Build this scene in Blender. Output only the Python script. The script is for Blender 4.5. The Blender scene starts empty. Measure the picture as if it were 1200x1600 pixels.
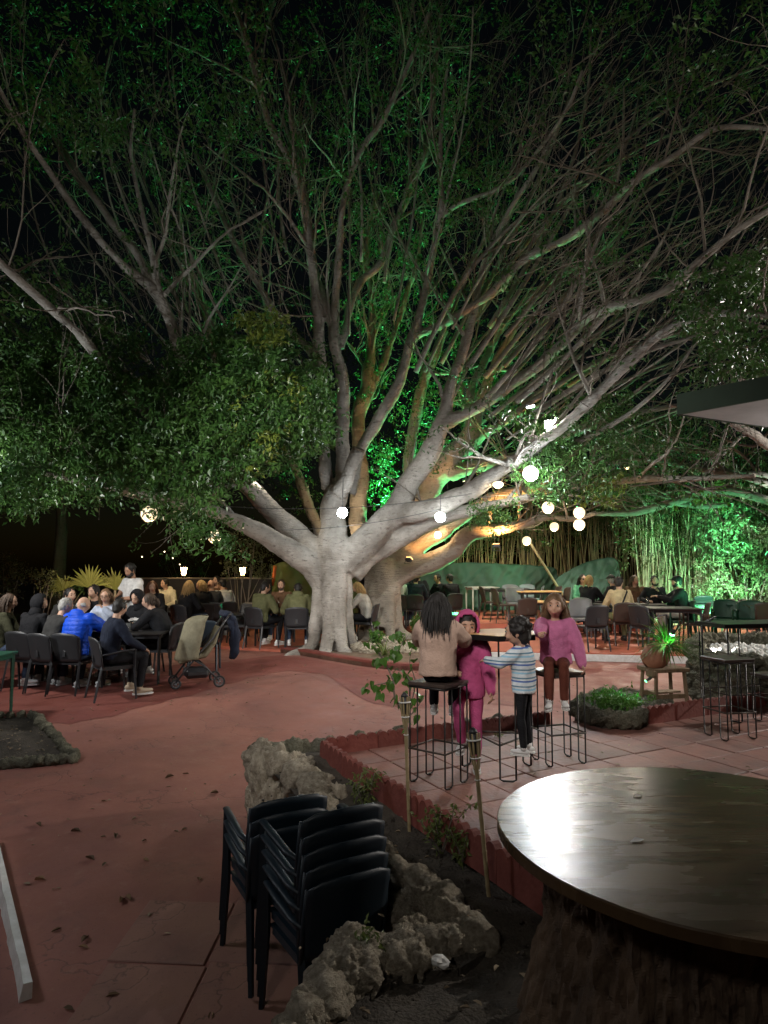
import bpy, bmesh, math, random
import numpy as np
from mathutils import Vector, Matrix, Quaternion, noise as mnoise
R = math.radians
random.seed(7)
rng = np.random.default_rng(7)
scene = bpy.context.scene
COL = scene.collection

# ------------------------------------------------------------------ camera
CAM_H = 1.70
FPX = 1060.0
PITCH = math.atan(85.0 / FPX)
cam_d = bpy.data.cameras.new("camera")
cam_d.sensor_fit = 'VERTICAL'
cam_d.sensor_height = 36.0
cam_d.sensor_width = 27.0
cam_d.lens = 36.0 * FPX / 1600.0
cam_d.clip_start = 0.05
cam_d.clip_end = 400.0
cam = bpy.data.objects.new("camera", cam_d)
COL.objects.link(cam)
cam.location = (0, 0, CAM_H)
cam.rotation_euler = (math.pi / 2 + PITCH, 0, 0)
scene.camera = cam

# ------------------------------------------------------------------ night sky
world = bpy.data.worlds.new("World")
scene.world = world
world.use_nodes = True
wn = world.node_tree
bg = wn.nodes["Background"]
sky = wn.nodes.new("ShaderNodeTexSky")
sky.sky_type = 'NISHITA'
sky.sun_disc = False
sky.sun_elevation = R(4)
sky.sun_rotation = R(200)
wn.links.new(sky.outputs[0], bg.inputs[0])
bg.inputs[1].default_value = 0.0011

scene.view_settings.view_transform = 'Standard'
scene.view_settings.look = 'None'
scene.view_settings.exposure = 0.4
scene.view_settings.gamma = 1.0
scene.view_settings.use_curve_mapping = False
try:
    scene.cycles.use_denoising = True
    scene.cycles.max_bounces = 6
    scene.cycles.diffuse_bounces = 3
    scene.cycles.glossy_bounces = 2
    scene.cycles.transmission_bounces = 4
    scene.cycles.transparent_max_bounces = 6
    scene.cycles.sample_clamp_indirect = 4.0
    scene.cycles.caustics_reflective = False
    scene.cycles.caustics_refractive = False
except Exception:
    pass

# ------------------------------------------------------------------ places
def ray(px, py):
    u = (px - 600.0) / FPX
    v = (800.0 - py) / FPX
    return Vector((u, math.cos(PITCH) - v * math.sin(PITCH), math.sin(PITCH) + v * math.cos(PITCH)))

def W(px, py, Y):
    """a place Y metres ahead"""
    d = ray(px, py)
    return Vector((0, 0, CAM_H)) + d * (Y / d.y)

def zfloor(Y):
    return 0.0 if Y > 10.5 else -0.09 * (10.5 - Y)

def G(px, py, z=0.0):
    """a place on a level floor of height z"""
    d = ray(px, py)
    t = (z - CAM_H) / d.z
    return Vector((0, 0, CAM_H)) + d * t

def GF(px, py):
    """a place on the sloping patio"""
    p = G(px, py, 0.0)
    if p.y > 10.5:
        return p
    d = ray(px, py)
    # CAM_H + t dz = -0.09*(10.5 - t dy)
    t = (-0.945 - CAM_H) / (d.z - 0.09 * d.y)
    return Vector((0, 0, CAM_H)) + d * t

# ------------------------------------------------------------------ lamps
def point_lamp(name, loc, watts, col, size=0.08):
    l = bpy.data.lights.new(name, 'POINT')
    l.energy = watts; l.color = col; l.shadow_soft_size = size
    o = bpy.data.objects.new(name, l); COL.objects.link(o); o.location = loc
    return o

def spot_lamp(name, loc, target, watts, col, angle=60, blend=0.4, size=0.06):
    l = bpy.data.lights.new(name, 'SPOT')
    l.energy = watts; l.color = col; l.shadow_soft_size = size
    l.spot_size = R(angle); l.spot_blend = blend
    o = bpy.data.objects.new(name, l); COL.objects.link(o); o.location = loc
    o.rotation_euler = (Vector(target) - Vector(loc)).to_track_quat('-Z', 'Y').to_euler()
    return o

WHITE = (1.0, 0.95, 0.90); COOL = (0.86, 0.95, 1.0); WARM = (1.0, 0.72, 0.40)
GREEN = (0.10, 1.0, 0.32); ORANGE = (1.0, 0.45, 0.13)

# ================================================================== materials
MATS = {}
def mat(name, col, rough=0.7, var=0.15, scale=6.0, bump=0.0, bscale=40.0, metal=0.0, spec=0.5,
        col2=None, detail=5.0, stretch=None, transl=0.0, rnd=0.0, coat=0.0):
    if name in MATS: return MATS[name]
    m = bpy.data.materials.new(name); m.use_nodes = True
    nt = m.node_tree; N = nt.nodes; L = nt.links
    b = N["Principled BSDF"]
    b.inputs["Roughness"].default_value = rough
    b.inputs["Metallic"].default_value = metal
    b.inputs["Specular IOR Level"].default_value = spec
    if coat: b.inputs["Coat Weight"].default_value = coat
    tc = N.new("ShaderNodeTexCoord"); mp = N.new("ShaderNodeMapping")
    L.new(tc.outputs["Object"], mp.inputs[0])
    if stretch: mp.inputs["Scale"].default_value = stretch
    nz = N.new("ShaderNodeTexNoise"); nz.inputs["Scale"].default_value = scale
    nz.inputs["Detail"].default_value = detail; nz.inputs["Roughness"].default_value = 0.62
    L.new(mp.outputs[0], nz.inputs["Vector"])
    mx = N.new("ShaderNodeMix"); mx.data_type = 'RGBA'
    rp = N.new("ShaderNodeValToRGB"); rp.color_ramp.elements[0].position = 0.32; rp.color_ramp.elements[1].position = 0.68
    L.new(nz.outputs[0], rp.inputs[0]); L.new(rp.outputs[0], mx.inputs[0])
    c = list(col)
    if col2 is None:
        a = [x * (1 - var) for x in c]; d = [min(1, x * (1 + var)) for x in c]
    else:
        a, d = c, list(col2)
    mx.inputs[6].default_value = (*a, 1); mx.inputs[7].default_value = (*d, 1)
    out = mx.outputs[2]
    if rnd:
        oi = N.new("ShaderNodeObjectInfo"); mr = N.new("ShaderNodeMapRange")
        mr.inputs[3].default_value = 1 - rnd; mr.inputs[4].default_value = 1 + rnd
        L.new(oi.outputs["Random"], mr.inputs[0])
        hs = N.new("ShaderNodeHueSaturation"); L.new(mr.outputs[0], hs.inputs["Value"])
        L.new(out, hs.inputs["Color"]); out = hs.outputs[0]
    L.new(out, b.inputs["Base Color"])
    if bump:
        n2 = N.new("ShaderNodeTexNoise"); n2.inputs["Scale"].default_value = bscale; n2.inputs["Detail"].default_value = 6
        L.new(mp.outputs[0], n2.inputs["Vector"])
        bp = N.new("ShaderNodeBump"); bp.inputs["Strength"].default_value = min(1, bump); bp.inputs["Distance"].default_value = 0.02
        L.new(n2.outputs[0], bp.inputs["Height"]); L.new(bp.outputs[0], b.inputs["Normal"])
    if transl:
        tr = N.new("ShaderNodeBsdfTranslucent"); L.new(out, tr.inputs["Color"])
        ms = N.new("ShaderNodeMixShader"); ms.inputs[0].default_value = transl
        L.new(b.outputs[0], ms.inputs[1]); L.new(tr.outputs[0], ms.inputs[2])
        L.new(ms.outputs[0], N["Material Output"].inputs[0])
    MATS[name] = m
    return m

def emat(name, col, strength):
    if name in MATS: return MATS[name]
    m = bpy.data.materials.new(name); m.use_nodes = True
    b = m.node_tree.nodes["Principled BSDF"]
    b.inputs["Base Color"].default_value = (*col, 1)
    b.inputs["Emission Color"].default_value = (*col, 1)
    b.inputs["Emission Strength"].default_value = strength
    MATS[name] = m
    return m

# ================================================================== objects
def tag(o, label=None, cat=None, group=None, kind=None):
    if label: o["label"] = label
    if cat: o["category"] = cat
    if group: o["group"] = group
    if kind: o["kind"] = kind
    return o

def empty(name, loc=(0, 0, 0), rz=0.0, label=None, cat=None, group=None, kind=None):
    o = bpy.data.objects.new(name, None); COL.objects.link(o)
    o.empty_display_size = 0.1
    o.location = loc; o.rotation_euler = (0, 0, rz)
    return tag(o, label, cat, group, kind)

def mesh_np(name, V, F, m=None, smooth=False):
    """V (n,3); F list of arrays (k,3) / (k,4) or list of tuples"""
    me = bpy.data.meshes.new(name)
    V = np.asarray(V, np.float32)
    if isinstance(F, np.ndarray): F = [F]
    if len(F) and isinstance(F[0], np.ndarray):
        loops = np.concatenate([f.ravel() for f in F]).astype(np.int32)
        tot = np.concatenate([np.full(len(f), f.shape[1], np.int32) for f in F])
    else:
        loops = np.array([i for f in F for i in f], np.int32); tot = np.array([len(f) for f in F], np.int32)
    st = np.concatenate([[0], np.cumsum(tot)[:-1]]).astype(np.int32)
    me.vertices.add(len(V)); me.vertices.foreach_set("co", V.ravel())
    me.loops.add(len(loops)); me.loops.foreach_set("vertex_index", loops)
    me.polygons.add(len(tot)); me.polygons.foreach_set("loop_start", st); me.polygons.foreach_set("loop_total", tot)
    me.polygons.foreach_set("use_smooth", np.full(len(tot), bool(smooth)))
    me.update(calc_edges=True); me.validate()
    if m: me.materials.append(m)
    return me

def link(name, me, parent=None, loc=(0, 0, 0), rot=(0, 0, 0)):
    o = bpy.data.objects.new(name, me); COL.objects.link(o)
    o.location = loc; o.rotation_euler = rot
    if parent: o.parent = parent
    return o

class MB:
    """collects shapes into one mesh"""
    def __init__(s): s.V = []; s.F = []; s.n = 0
    def add(s, V, F):
        V = [tuple(v) for v in V]
        s.V += V; s.F += [tuple(i + s.n for i in f) for f in F]; s.n += len(V)
    def box(s, c, size, rz=0.0, bev=0.0, M=None):
        x, y, z = [d / 2 for d in size]
        if bev:
            b = min(bev, x * .9, y * .9, z * .9)
            P = []
            for sx in (-1, 1):
                for sy in (-1, 1):
                    for sz in (-1, 1):
                        P += [(sx * x, sy * (y - b), sz * (z - b)), (sx * (x - b), sy * y, sz * (z - b)), (sx * (x - b), sy * (y - b), sz * z)]
            V, F = hull(P)
        else:
            V = [(sx * x, sy * y, sz * z) for sx in (-1, 1) for sy in (-1, 1) for sz in (-1, 1)]
            F = [(0, 1, 3, 2), (4, 6, 7, 5), (0, 4, 5, 1), (2, 3, 7, 6), (0, 2, 6, 4), (1, 5, 7, 3)]
        T = Matrix.Translation(Vector(c)) @ Matrix.Rotation(rz, 4, 'Z')
        if M: T = M @ T
        s.add([T @ Vector(v) for v in V], F)
        return s
    def tube(s, pts, rad, n=8, cap=True):
        V, F = tube(pts, rad, n, cap)
        s.add(V, F); return s
    def ball(s, c, r, nu=12, nv=8, M=None):
        if not hasattr(r, '__len__'): r = (r, r, r)
        V, F = sphere(nu, nv)
        c = Vector(c)
        P = [Vector((v[0] * r[0], v[1] * r[1], v[2] * r[2])) for v in V]
        if M: P = [M @ p for p in P]
        s.add([p + c for p in P], F); return s
    def lathe(s, prof, n=20, c=(0, 0, 0), closed=True):
        V = []; F = []
        for r, z in prof:
            for k in range(n):
                a = 2 * math.pi * k / n
                V.append((c[0] + r * math.cos(a), c[1] + r * math.sin(a), c[2] + z))
        for i in range(len(prof) - 1):
            for k in range(n):
                F.append((i * n + k, i * n + (k + 1) % n, (i + 1) * n + (k + 1) % n, (i + 1) * n + k))
        if closed:
            F.append(tuple(range(n))[::-1]); F.append(tuple(range((len(prof) - 1) * n, len(prof) * n)))
        s.add(V, F); return s
    def prism(s, poly, z0, z1, M=None):
        n = len(poly)
        V = [(x, y, z0) for x, y in poly] + [(x, y, z1) for x, y in poly]
        F = [tuple(range(n))[::-1], tuple(range(n, 2 * n))] + [(i, (i + 1) % n, n + (i + 1) % n, n + i) for i in range(n)]
        if M: V = [M @ Vector(v) for v in V]
        s.add(V, F); return s
    def build(s, name, m, parent=None, smooth=False, loc=(0, 0, 0), rot=(0, 0, 0)):
        me = mesh_np(name, s.V, s.F, m, smooth)
        if smooth == 'auto': pass
        return link(name, me, parent, loc, rot)
    def mesh(s, name, m, smooth=False): return mesh_np(name, s.V, s.F, m, smooth)

def hull(P):
    bm = bmesh.new()
    for p in P: bm.verts.new(p)
    bmesh.ops.convex_hull(bm, input=bm.verts)
    bm.verts.ensure_lookup_table(); bm.verts.index_update()
    V = [v.co.copy() for v in bm.verts]; F = [tuple(v.index for v in f.verts) for f in bm.faces]
    bm.free(); return V, F

_SPH = {}
def sphere(nu, nv):
    if (nu, nv) in _SPH: return _SPH[(nu, nv)]
    V = [(0, 0, 1)]; F = []
    for i in range(1, nv):
        t = math.pi * i / nv
        for k in range(nu):
            a = 2 * math.pi * k / nu
            V.append((math.sin(t) * math.cos(a), math.sin(t) * math.sin(a), math.cos(t)))
    V.append((0, 0, -1))
    for k in range(nu): F.append((0, 1 + k, 1 + (k + 1) % nu))
    for i in range(nv - 2):
        for k in range(nu):
            a = 1 + i * nu + k; b = 1 + i * nu + (k + 1) % nu
            F.append((a, a + nu, b + nu, b))
    e = len(V) - 1
    for k in range(nu): F.append((e, e - nu + (k + 1) % nu, e - nu + k))
    _SPH[(nu, nv)] = (V, F); return V, F

def spline(P, per=4):
    """Catmull-Rom through rows of P (any columns)"""
    P = np.asarray(P, float)
    if len(P) < 3: 
        t = np.linspace(0, 1, per + 1)[:, None]; return P[0] * (1 - t) + P[-1] * t
    A = np.vstack([2 * P[0] - P[1], P, 2 * P[-1] - P[-2]])
    out = []
    for i in range(1, len(A) - 2):
        p0, p1, p2, p3 = A[i - 1:i + 3]
        for k in range(per):
            t = k / per
            out.append(.5 * ((2 * p1) + (-p0 + p2) * t + (2 * p0 - 5 * p1 + 4 * p2 - p3) * t * t + (-p0 + 3 * p1 - 3 * p2 + p3) * t ** 3))
    out.append(P[-1]); return np.array(out)

def tube(pts, rad, n=8, cap=True):
    """rad: number, list, or list of (ra, rb)"""
    P = [Vector(p) for p in pts]; k = len(P)
    if not hasattr(rad, '__len__'): rad = [rad] * k
    V = []; F = []
    t0 = (P[1] - P[0]).normalized()
    ref = Vector((0, 0, 1)) if abs(t0.z) < .9 else Vector((1, 0, 0))
    x = (ref - t0 * ref.dot(t0)).normalized()
    for i in range(k):
        t = (P[min(i + 1, k - 1)] - P[max(i - 1, 0)])
        t = t.normalized() if t.length > 1e-9 else t0
        x = (x - t * x.dot(t)); x = x.normalized() if x.length > 1e-6 else t.orthogonal().normalized()
        y = t.cross(x)
        r = rad[i]; ra, rb = (r if hasattr(r, '__len__') else (r, r))
        for j in range(n):
            a = 2 * math.pi * j / n
            V.append(P[i] + x * (ra * math.cos(a)) + y * (rb * math.sin(a)))
    for i in range(k - 1):
        for j in range(n):
            F.append((i * n + j, i * n + (j + 1) % n, (i + 1) * n + (j + 1) % n, (i + 1) * n + j))
    if cap:
        F.append(tuple(range(n))[::-1]); F.append(tuple(range((k - 1) * n, k * n)))
    return V, F

def rod(pts, r, n=6):
    return tube(pts, r, n)

# separate scene used only to apply modifiers
_TMP = bpy.data.scenes.new("scratch")
def remeshed(V, F, voxel, smooth=4, name="body", m=None, dec=None):
    me = mesh_np("scratch_mesh", V, F)
    o = bpy.data.objects.new("scratch_object", me); _TMP.collection.objects.link(o)
    md = o.modifiers.new("r", 'REMESH'); md.mode = 'VOXEL'; md.voxel_size = voxel; md.use_smooth_shade = True
    if smooth:
        ms = o.modifiers.new("s", 'SMOOTH'); ms.factor = 0.5; ms.iterations = smooth
    if dec:
        mdc = o.modifiers.new("d", 'DECIMATE'); mdc.ratio = dec
    with bpy.context.temp_override(scene=_TMP, view_layer=_TMP.view_layers[0]):
        dg = bpy.context.evaluated_depsgraph_get()
    dg.update()
    out = bpy.data.meshes.new_from_object(o.evaluated_get(dg))
    out.name = name
    bpy.data.objects.remove(o); bpy.data.meshes.remove(me)
    out.materials.clear()
    if m: out.materials.append(m)
    out.polygons.foreach_set("use_smooth", np.ones(len(out.polygons), bool))
    return out

def displace(me, amp, scale, amp2=0.0, scale2=1.0):
    n = len(me.vertices); co = np.zeros(n * 3, np.float32); no = np.zeros(n * 3, np.float32)
    me.vertices.foreach_get("co", co); me.vertices.foreach_get("normal", no)
    co = co.reshape(-1, 3); no = no.reshape(-1, 3)
    d = np.array([amp * mnoise.noise(Vector(c) * scale) for c in co], np.float32)
    if amp2: d += np.array([amp2 * mnoise.noise(Vector(c) * scale2) for c in co], np.float32)
    co += no * d[:, None]
    me.vertices.foreach_set("co", co.ravel()); me.update()

def copy_tree(o, parent=None):
    c = o.copy(); COL.objects.link(c)
    if parent: c.parent = parent
    for ch in list(o.children): copy_tree(ch, c)
    return c

# ------------------------------------------------------------------ leaves
def leaf_arrays(pos, dirs, ups, length, width, fold=0.25):
    """pos,dirs,ups (n,3): kite leaves folded on the midrib, 2 triangles each"""
    n = len(pos)
    d = dirs / np.linalg.norm(dirs, axis=1, keepdims=True)
    s = np.cross(d, ups); s /= (np.linalg.norm(s, axis=1, keepdims=True) + 1e-9)
    u = np.cross(s, d)
    Lh = length[:, None]; Wd = width[:, None]
    b = pos; t = pos + d * Lh - u * Lh * 0.12
    mid = pos + d * Lh * 0.45
    l = mid + s * Wd * .5 + u * Wd * fold; r = mid - s * Wd * .5 + u * Wd * fold
    V = np.stack([b, l, t, r], 1).reshape(-1, 3)
    i = np.arange(n) * 4
    F = np.concatenate([np.stack([i, i + 1, i + 2], 1), np.stack([i, i + 2, i + 3], 1)])
    return V, F

def sprigs(centres, nleaf, spread, length, droop=0.35, out=None):
    """a sprig of leaves around every centre"""
    c = np.repeat(centres, nleaf, axis=0); n = len(c)
    ax = rng.normal(size=(len(centres), 3)); ax[:, 2] = ax[:, 2] * .5 - droop
    ax /= np.linalg.norm(ax, axis=1, keepdims=True)
    a = np.repeat(ax, nleaf, axis=0)
    t = rng.uniform(-1, 1, (n, 1)) * spread
    pos = c + a * t + rng.normal(size=(n, 3)) * spread * .22
    dirs = a * .6 + rng.normal(size=(n, 3)) * .75; dirs[:, 2] -= droop * .6
    ups = rng.normal(size=(n, 3)) * .5; ups[:, 2] += 1
    ln = length * rng.uniform(.65, 1.25, n)
    return leaf_arrays(pos, dirs, ups, ln, ln * rng.uniform(.38, .52, n))

# ================================================================== palette
def floor_material(name, c1, c2, stain, worn):
    m = bpy.data.materials.new(name); m.use_nodes = True
    nt = m.node_tree; N = nt.nodes; L = nt.links; b = N["Principled BSDF"]
    tc = N.new("ShaderNodeTexCoord")
    def nz(scale, det=8, rough=.6, dist=0.0):
        z = N.new("ShaderNodeTexNoise"); z.inputs["Scale"].default_value = scale; z.inputs["Detail"].default_value = det; z.inputs["Roughness"].default_value = rough; z.inputs["Distortion"].default_value = dist
        L.new(tc.outputs["Object"], z.inputs["Vector"]); return z.outputs[0]
    def ramp(v, a, c, lo=0.0, hi=1.0):
        r = N.new("ShaderNodeMapRange"); r.inputs[1].default_value = a; r.inputs[2].default_value = c; r.inputs[3].default_value = lo; r.inputs[4].default_value = hi; L.new(v, r.inputs[0]); return r.outputs[0]
    def mix(f, a, c):
        x = N.new("ShaderNodeMix"); x.data_type = 'RGBA'; L.new(f, x.inputs[0])
        for k, v in ((6, a), (7, c)):
            if isinstance(v, tuple): x.inputs[k].default_value = (*v, 1)
            else: L.new(v, x.inputs[k])
        return x.outputs[2]
    col = mix(ramp(nz(.9, 9, .65), .35, .65), c1, c2)
    col = mix(ramp(nz(2.3, 9, .7, .6), .54, .74, 0, .75), col, stain)
    col = mix(ramp(nz(7.0, 9, .7), .58, .75, 0, .55), col, worn)
    col = mix(ramp(nz(55, 4, .7), .60, .72, 0, .6), col, tuple(x * .45 for x in stain))
    vo = N.new("ShaderNodeTexVoronoi"); vo.feature = 'DISTANCE_TO_EDGE'; vo.inputs["Scale"].default_value = .55
    wv = N.new("ShaderNodeVectorMath"); wv.operation = 'ADD'; n3 = N.new("ShaderNodeTexNoise"); n3.inputs["Scale"].default_value = 2.5; n3.inputs["Detail"].default_value = 6
    L.new(tc.outputs["Object"], n3.inputs["Vector"]); L.new(tc.outputs["Object"], wv.inputs[0]); L.new(n3.outputs[1], wv.inputs[1]); L.new(wv.outputs[0], vo.inputs["Vector"])
    col = mix(ramp(vo.outputs[0], .0, .006, .55, 0), col, (.05, .03, .025))
    L.new(col, b.inputs["Base Color"])
    L.new(ramp(nz(3.1, 6), .3, .7, .42, .72), b.inputs["Roughness"])
    bp = N.new("ShaderNodeBump"); bp.inputs["Strength"].default_value = .35; bp.inputs["Distance"].default_value = .012
    hb = N.new("ShaderNodeMath"); hb.operation = 'ADD'; L.new(nz(11, 9, .65), hb.inputs[0]); L.new(ramp(vo.outputs[0], 0, .008, 0, .4), hb.inputs[1]); L.new(hb.outputs[0], bp.inputs["Height"]); L.new(bp.outputs[0], b.inputs["Normal"])
    MATS[name] = m; return m
M_floor = floor_material("red_painted_floor", (.30, .122, .090), (.22, .092, .074), (.15, .08, .065), (.36, .22, .17))
M_terr = mat("red_terrace_paint", (0.40, 0.11, 0.065), 0.6, var=0.2, scale=1.6, bump=0.2, bscale=12, detail=8)
M_tile = mat("terracotta_tile", (0.24, 0.10, 0.072), 0.6, scale=3.0, bump=0.35, bscale=25, detail=8, col2=(0.15, 0.075, 0.06), rnd=0.22)
M_slab = floor_material("red_floor_slab", (.30, .15, .11), (.23, .115, .09), (.15, .085, .07), (.35, .22, .17))
M_joint = mat("dark_joint", (0.11, 0.055, 0.045), 0.9)
M_soil = mat("soil", (0.035, 0.028, 0.021), 0.95, scale=7, bump=1.0, bscale=60, col2=(0.085, 0.07, 0.052), detail=9)
M_rock = mat("porous_limestone", (0.25, 0.20, 0.14), 0.92, scale=7, bump=1.0, bscale=55, col2=(0.62, 0.54, 0.41), detail=9, rnd=0.2)
M_mossrock = mat("mossy_rock", (0.09, 0.085, 0.05), 0.92, scale=9, bump=1.0, bscale=55, col2=(0.26, 0.24, 0.17), detail=9, rnd=0.2)
M_edge = mat("red_edging", (0.13, 0.028, 0.020), 0.7, scale=6, bump=0.3, bscale=30, col2=(0.19, 0.05, 0.036), rnd=0.12)
M_white = mat("white_paint", (0.72, 0.72, 0.70), 0.6, scale=9, bump=0.3, bscale=30, col2=(0.55, 0.54, 0.50))

for m_ in (M_rock, M_mossrock):
    for nd in m_.node_tree.nodes:
        if nd.bl_idname == 'ShaderNodeBump': nd.inputs['Distance'].default_value = .045
        if nd.bl_idname == 'ShaderNodeTexNoise' and nd.inputs['Scale'].default_value > 20: nd.inputs['Scale'].default_value = 16; nd.inputs['Roughness'].default_value = .72
# ------------------------------------------------------------------ patio
gx = np.concatenate([np.linspace(-60, -8, 10)[:-1], np.linspace(-8, 8, 33), np.linspace(8, 60, 10)[1:]])
gy = np.concatenate([np.linspace(-8, 0, 5)[:-1], np.linspace(0, 10.5, 22)[:-1], np.linspace(10.5, 90, 30)])
V = [(x, y, zfloor(y)) for y in gy for x in gx]
n = len(gx)
F = [(j * n + i, j * n + i + 1, (j + 1) * n + i + 1, (j + 1) * n + i) for j in range(len(gy) - 1) for i in range(n - 1)]
ground = tag(link("ground", mesh_np("ground", V, F, M_floor, True)), kind="structure")

# slabs with open joints at the near right of the patio
slope = math.atan(0.09)
sl = MB(); sl.box((0, 0, 0), (0.575, 0.605, 0.03), bev=0.006)
sl_me = sl.mesh("slab", M_slab)
for i in range(3):
    for j in range(4):
        x = -1.35 + i * 0.585; y = 2.55 + j * 0.615
        if x > -0.5 + 0.0 and y < 3.1: continue
        o = link("slab", sl_me, ground, (x + .04 * (y - 3), y, zfloor(y) - 0.005 + random.uniform(-.003, .003)), (slope + random.uniform(-.004, .004), random.uniform(-.004, .004), R(-4)))

# left dining floor, a thin raised screed
def floor_slab(name, poly, z0, z1, m, kind="structure"):
    return tag(MB().prism(poly, z0, z1).build(name, m), kind=kind)
g1 = G(150, 1014, .04); g2 = G(340, 1011, .04); g3 = G(440, 1016, .04); g4 = G(520, 1018, .04)
floor_slab("dining_floor", [(-9, 13.6), (g1.x, 13.9), (g2.x, g2.y), (g3.x, g3.y), (g4.x, 13.9), (0.0, 22), (-9, 22)], -0.05, 0.05, M_terr)
# right terrace with white riser, second terrace behind it
a = G(700, 1028); b = G(1012, 1036)
dirr = (b - a).normalized()
e = a + dirr * 12.0
terr = floor_slab("terrace", [(a.x, a.y), (e.x, e.y), (e.x + 2, 26), (0.3, 26), (0.75, 14.6)], -0.05, 0.15, M_terr)
q = Quaternion((0, 0, 1), math.atan2(dirr.y, dirr.x))
riser = MB(); riser.box((0, 0, 0), ((e - a).length * .5, 0.02, 0.125), rz=math.atan2(dirr.y, dirr.x), bev=.004)
mid = a + dirr * (e - a).length * .25
tag(riser.build("white_riser", M_white, None, loc=(mid.x + .012 * dirr.y, mid.y - .014, 0.068)), kind="structure")
floor_slab("upper_terrace", [(1.72, 16.5), (6.6, 16.3), (7.0, 26), (1.72, 26)], 0.1, 0.33, M_terr)
tag(MB().box((1.705, 17.4, .24), (0.025, 1.8, 0.18)).build("white_step_end", M_white), kind="structure")

# ------------------------------------------------------------------ tiled platform
PZ = 0.06
A = G(508, 1180, PZ); Bq = G(872, 1412, PZ); Cq = G(872, 1146, PZ)
ev = (Bq - A); ev.z = 0; elen = ev.length; ev.normalize()            # along the left edging, towards us
uu = Vector((-ev.y, ev.x, 0))                                        # to the right
if uu.x < 0: uu = -uu
ang = math.atan2(uu.y, uu.x)
plat = [A, A + ev * 4.6, A + ev * 4.6 + uu * 7, A + uu * 7]
pb = MB().prism([(p.x, p.y) for p in plat], -0.65, PZ - 0.02)
platform = tag(pb.build("tiled_platform", M_joint), kind="structure")
tm = MB(); tm.box((0, 0, 0), (0.392, 0.392, 0.03), bev=0.005)
tile_me = tm.mesh("tile", M_tile)
for i in range(16):
    for j in range(11):
        p = A + uu * (.21 + i * .402) + ev * (.21 + j * .402)
        if abs(p.x / max(p.y, .1)) > .62: continue
        link("tile", tile_me, platform, (p.x, p.y, PZ - 0.013 + random.uniform(-.003, .003)),
             (random.uniform(-.007, .007), random.uniform(-.007, .007), ang + random.uniform(-.006, .006)))

# ------------------------------------------------------------------ scalloped edging
def edging_mesh(L=0.5, h=0.2, th=0.05, k=5):
    P = [(0, 0), (L, 0)]
    w = L / k
    for i in range(k)[::-1]:
        for t in range(7):
            an = math.pi * t / 6
            P.append((i * w + w / 2 + math.cos(an) * w * .5, h - w * .5 + math.sin(an) * w * .55))
    m = MB(); n = len(P)
    m.add([(x, -th / 2, z) for x, z in P] + [(x, th / 2, z) for x, z in P],
          [tuple(range(n)), tuple(range(n, 2 * n))[::-1]] + [(i, n + i, n + (i + 1) % n, (i + 1) % n) for i in range(n)])
    return m.mesh("edging_tile", M_edge)
edg_me = edging_mesh()
def edging_run(p, d, count, label, z=0.0, step=0.505):
    root = empty("scalloped_edging", (p.x, p.y, z), label=label, cat="garden edging", group="scalloped edging round the tiled platform")
    d = Vector((d.x, d.y, 0)).normalized(); an = math.atan2(d.y, d.x)
    for i in range(count):
        link("edging_tile", edg_me, root, (d.x * i * step, d.y * i * step, random.uniform(-.012, .006)), (random.uniform(-.05, .05), 0, an + random.uniform(-.02, .02)))
    return root
edging_run(A - uu * .03, ev, 8, "dark red scalloped edging between the soil bed with torches and the tiled floor")
edging_run(A + uu * .02 - ev * .03, uu, 5, "dark red scalloped edging behind the children's stools")
er = G(1003, 1133, PZ)
edging_run(er, uu, 5, "dark red scalloped edging under the wooden plant stand", z=PZ - .02)

# ------------------------------------------------------------------ soil bed with rock rim
def rock_mesh(seed, sub=3):
    bm = bmesh.new(); bmesh.ops.create_icosphere(bm, subdivisions=sub, radius=0.5)
    off = Vector((seed * 7.3, seed * 3.1, seed * 1.7))
    for v in bm.verts:
        d = v.co.normalized()
        f = 1 + .32 * mnoise.noise(d * 1.3 + off) + .17 * mnoise.noise(d * 3.4 + off) + .10 * mnoise.noise(d * 8 + off)
        c = mnoise.noise(d * 5.5 + off * 2)
        if c > .25: f -= (c - .25) * .55
        if sub > 3:
            f += .03 * mnoise.fractal(d * 9 + off, .8, 2.1, 5) - .16 * max(0, mnoise.noise(d * 8 + off) - .10) - .16 * max(0, mnoise.noise(d * 15 + off * 1.3) - .15) - .10 * max(0, mnoise.noise(d * 27 + off) - .15)
        v.co = d * .5 * f
    me = bpy.data.meshes.new("rock"); bm.to_mesh(me); bm.free()
    me.polygons.foreach_set("use_smooth", np.ones(len(me.polygons), bool))
    return me
ROCKS = [rock_mesh(i) for i in range(7)]
ROCKS_HI = [rock_mesh(i + 20, 5) for i in range(5)]
for r_ in ROCKS + ROCKS_HI: r_.materials.append(M_rock)
ROCKS_M = []
for r_ in ROCKS:
    c_ = r_.copy(); c_.materials.clear(); c_.materials.append(M_mossrock); ROCKS_M.append(c_)
ROCKS_MH = []
for r_ in ROCKS_HI:
    c_ = r_.copy(); c_.materials.clear(); c_.materials.append(M_mossrock); ROCKS_MH.append(c_)
def rock(parent, p, size, meshes=ROCKS, name="rock"):
    o = link(name, random.choice(meshes), parent, p, (random.uniform(-.4, .4), random.uniform(-.4, .4), random.uniform(0, 6.3)))
    if not hasattr(size, '__len__'): size = (size * random.uniform(.85, 1.2), size * random.uniform(.85, 1.2), size * random.uniform(.8, 1.1))
    o.scale = size
    return o

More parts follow.
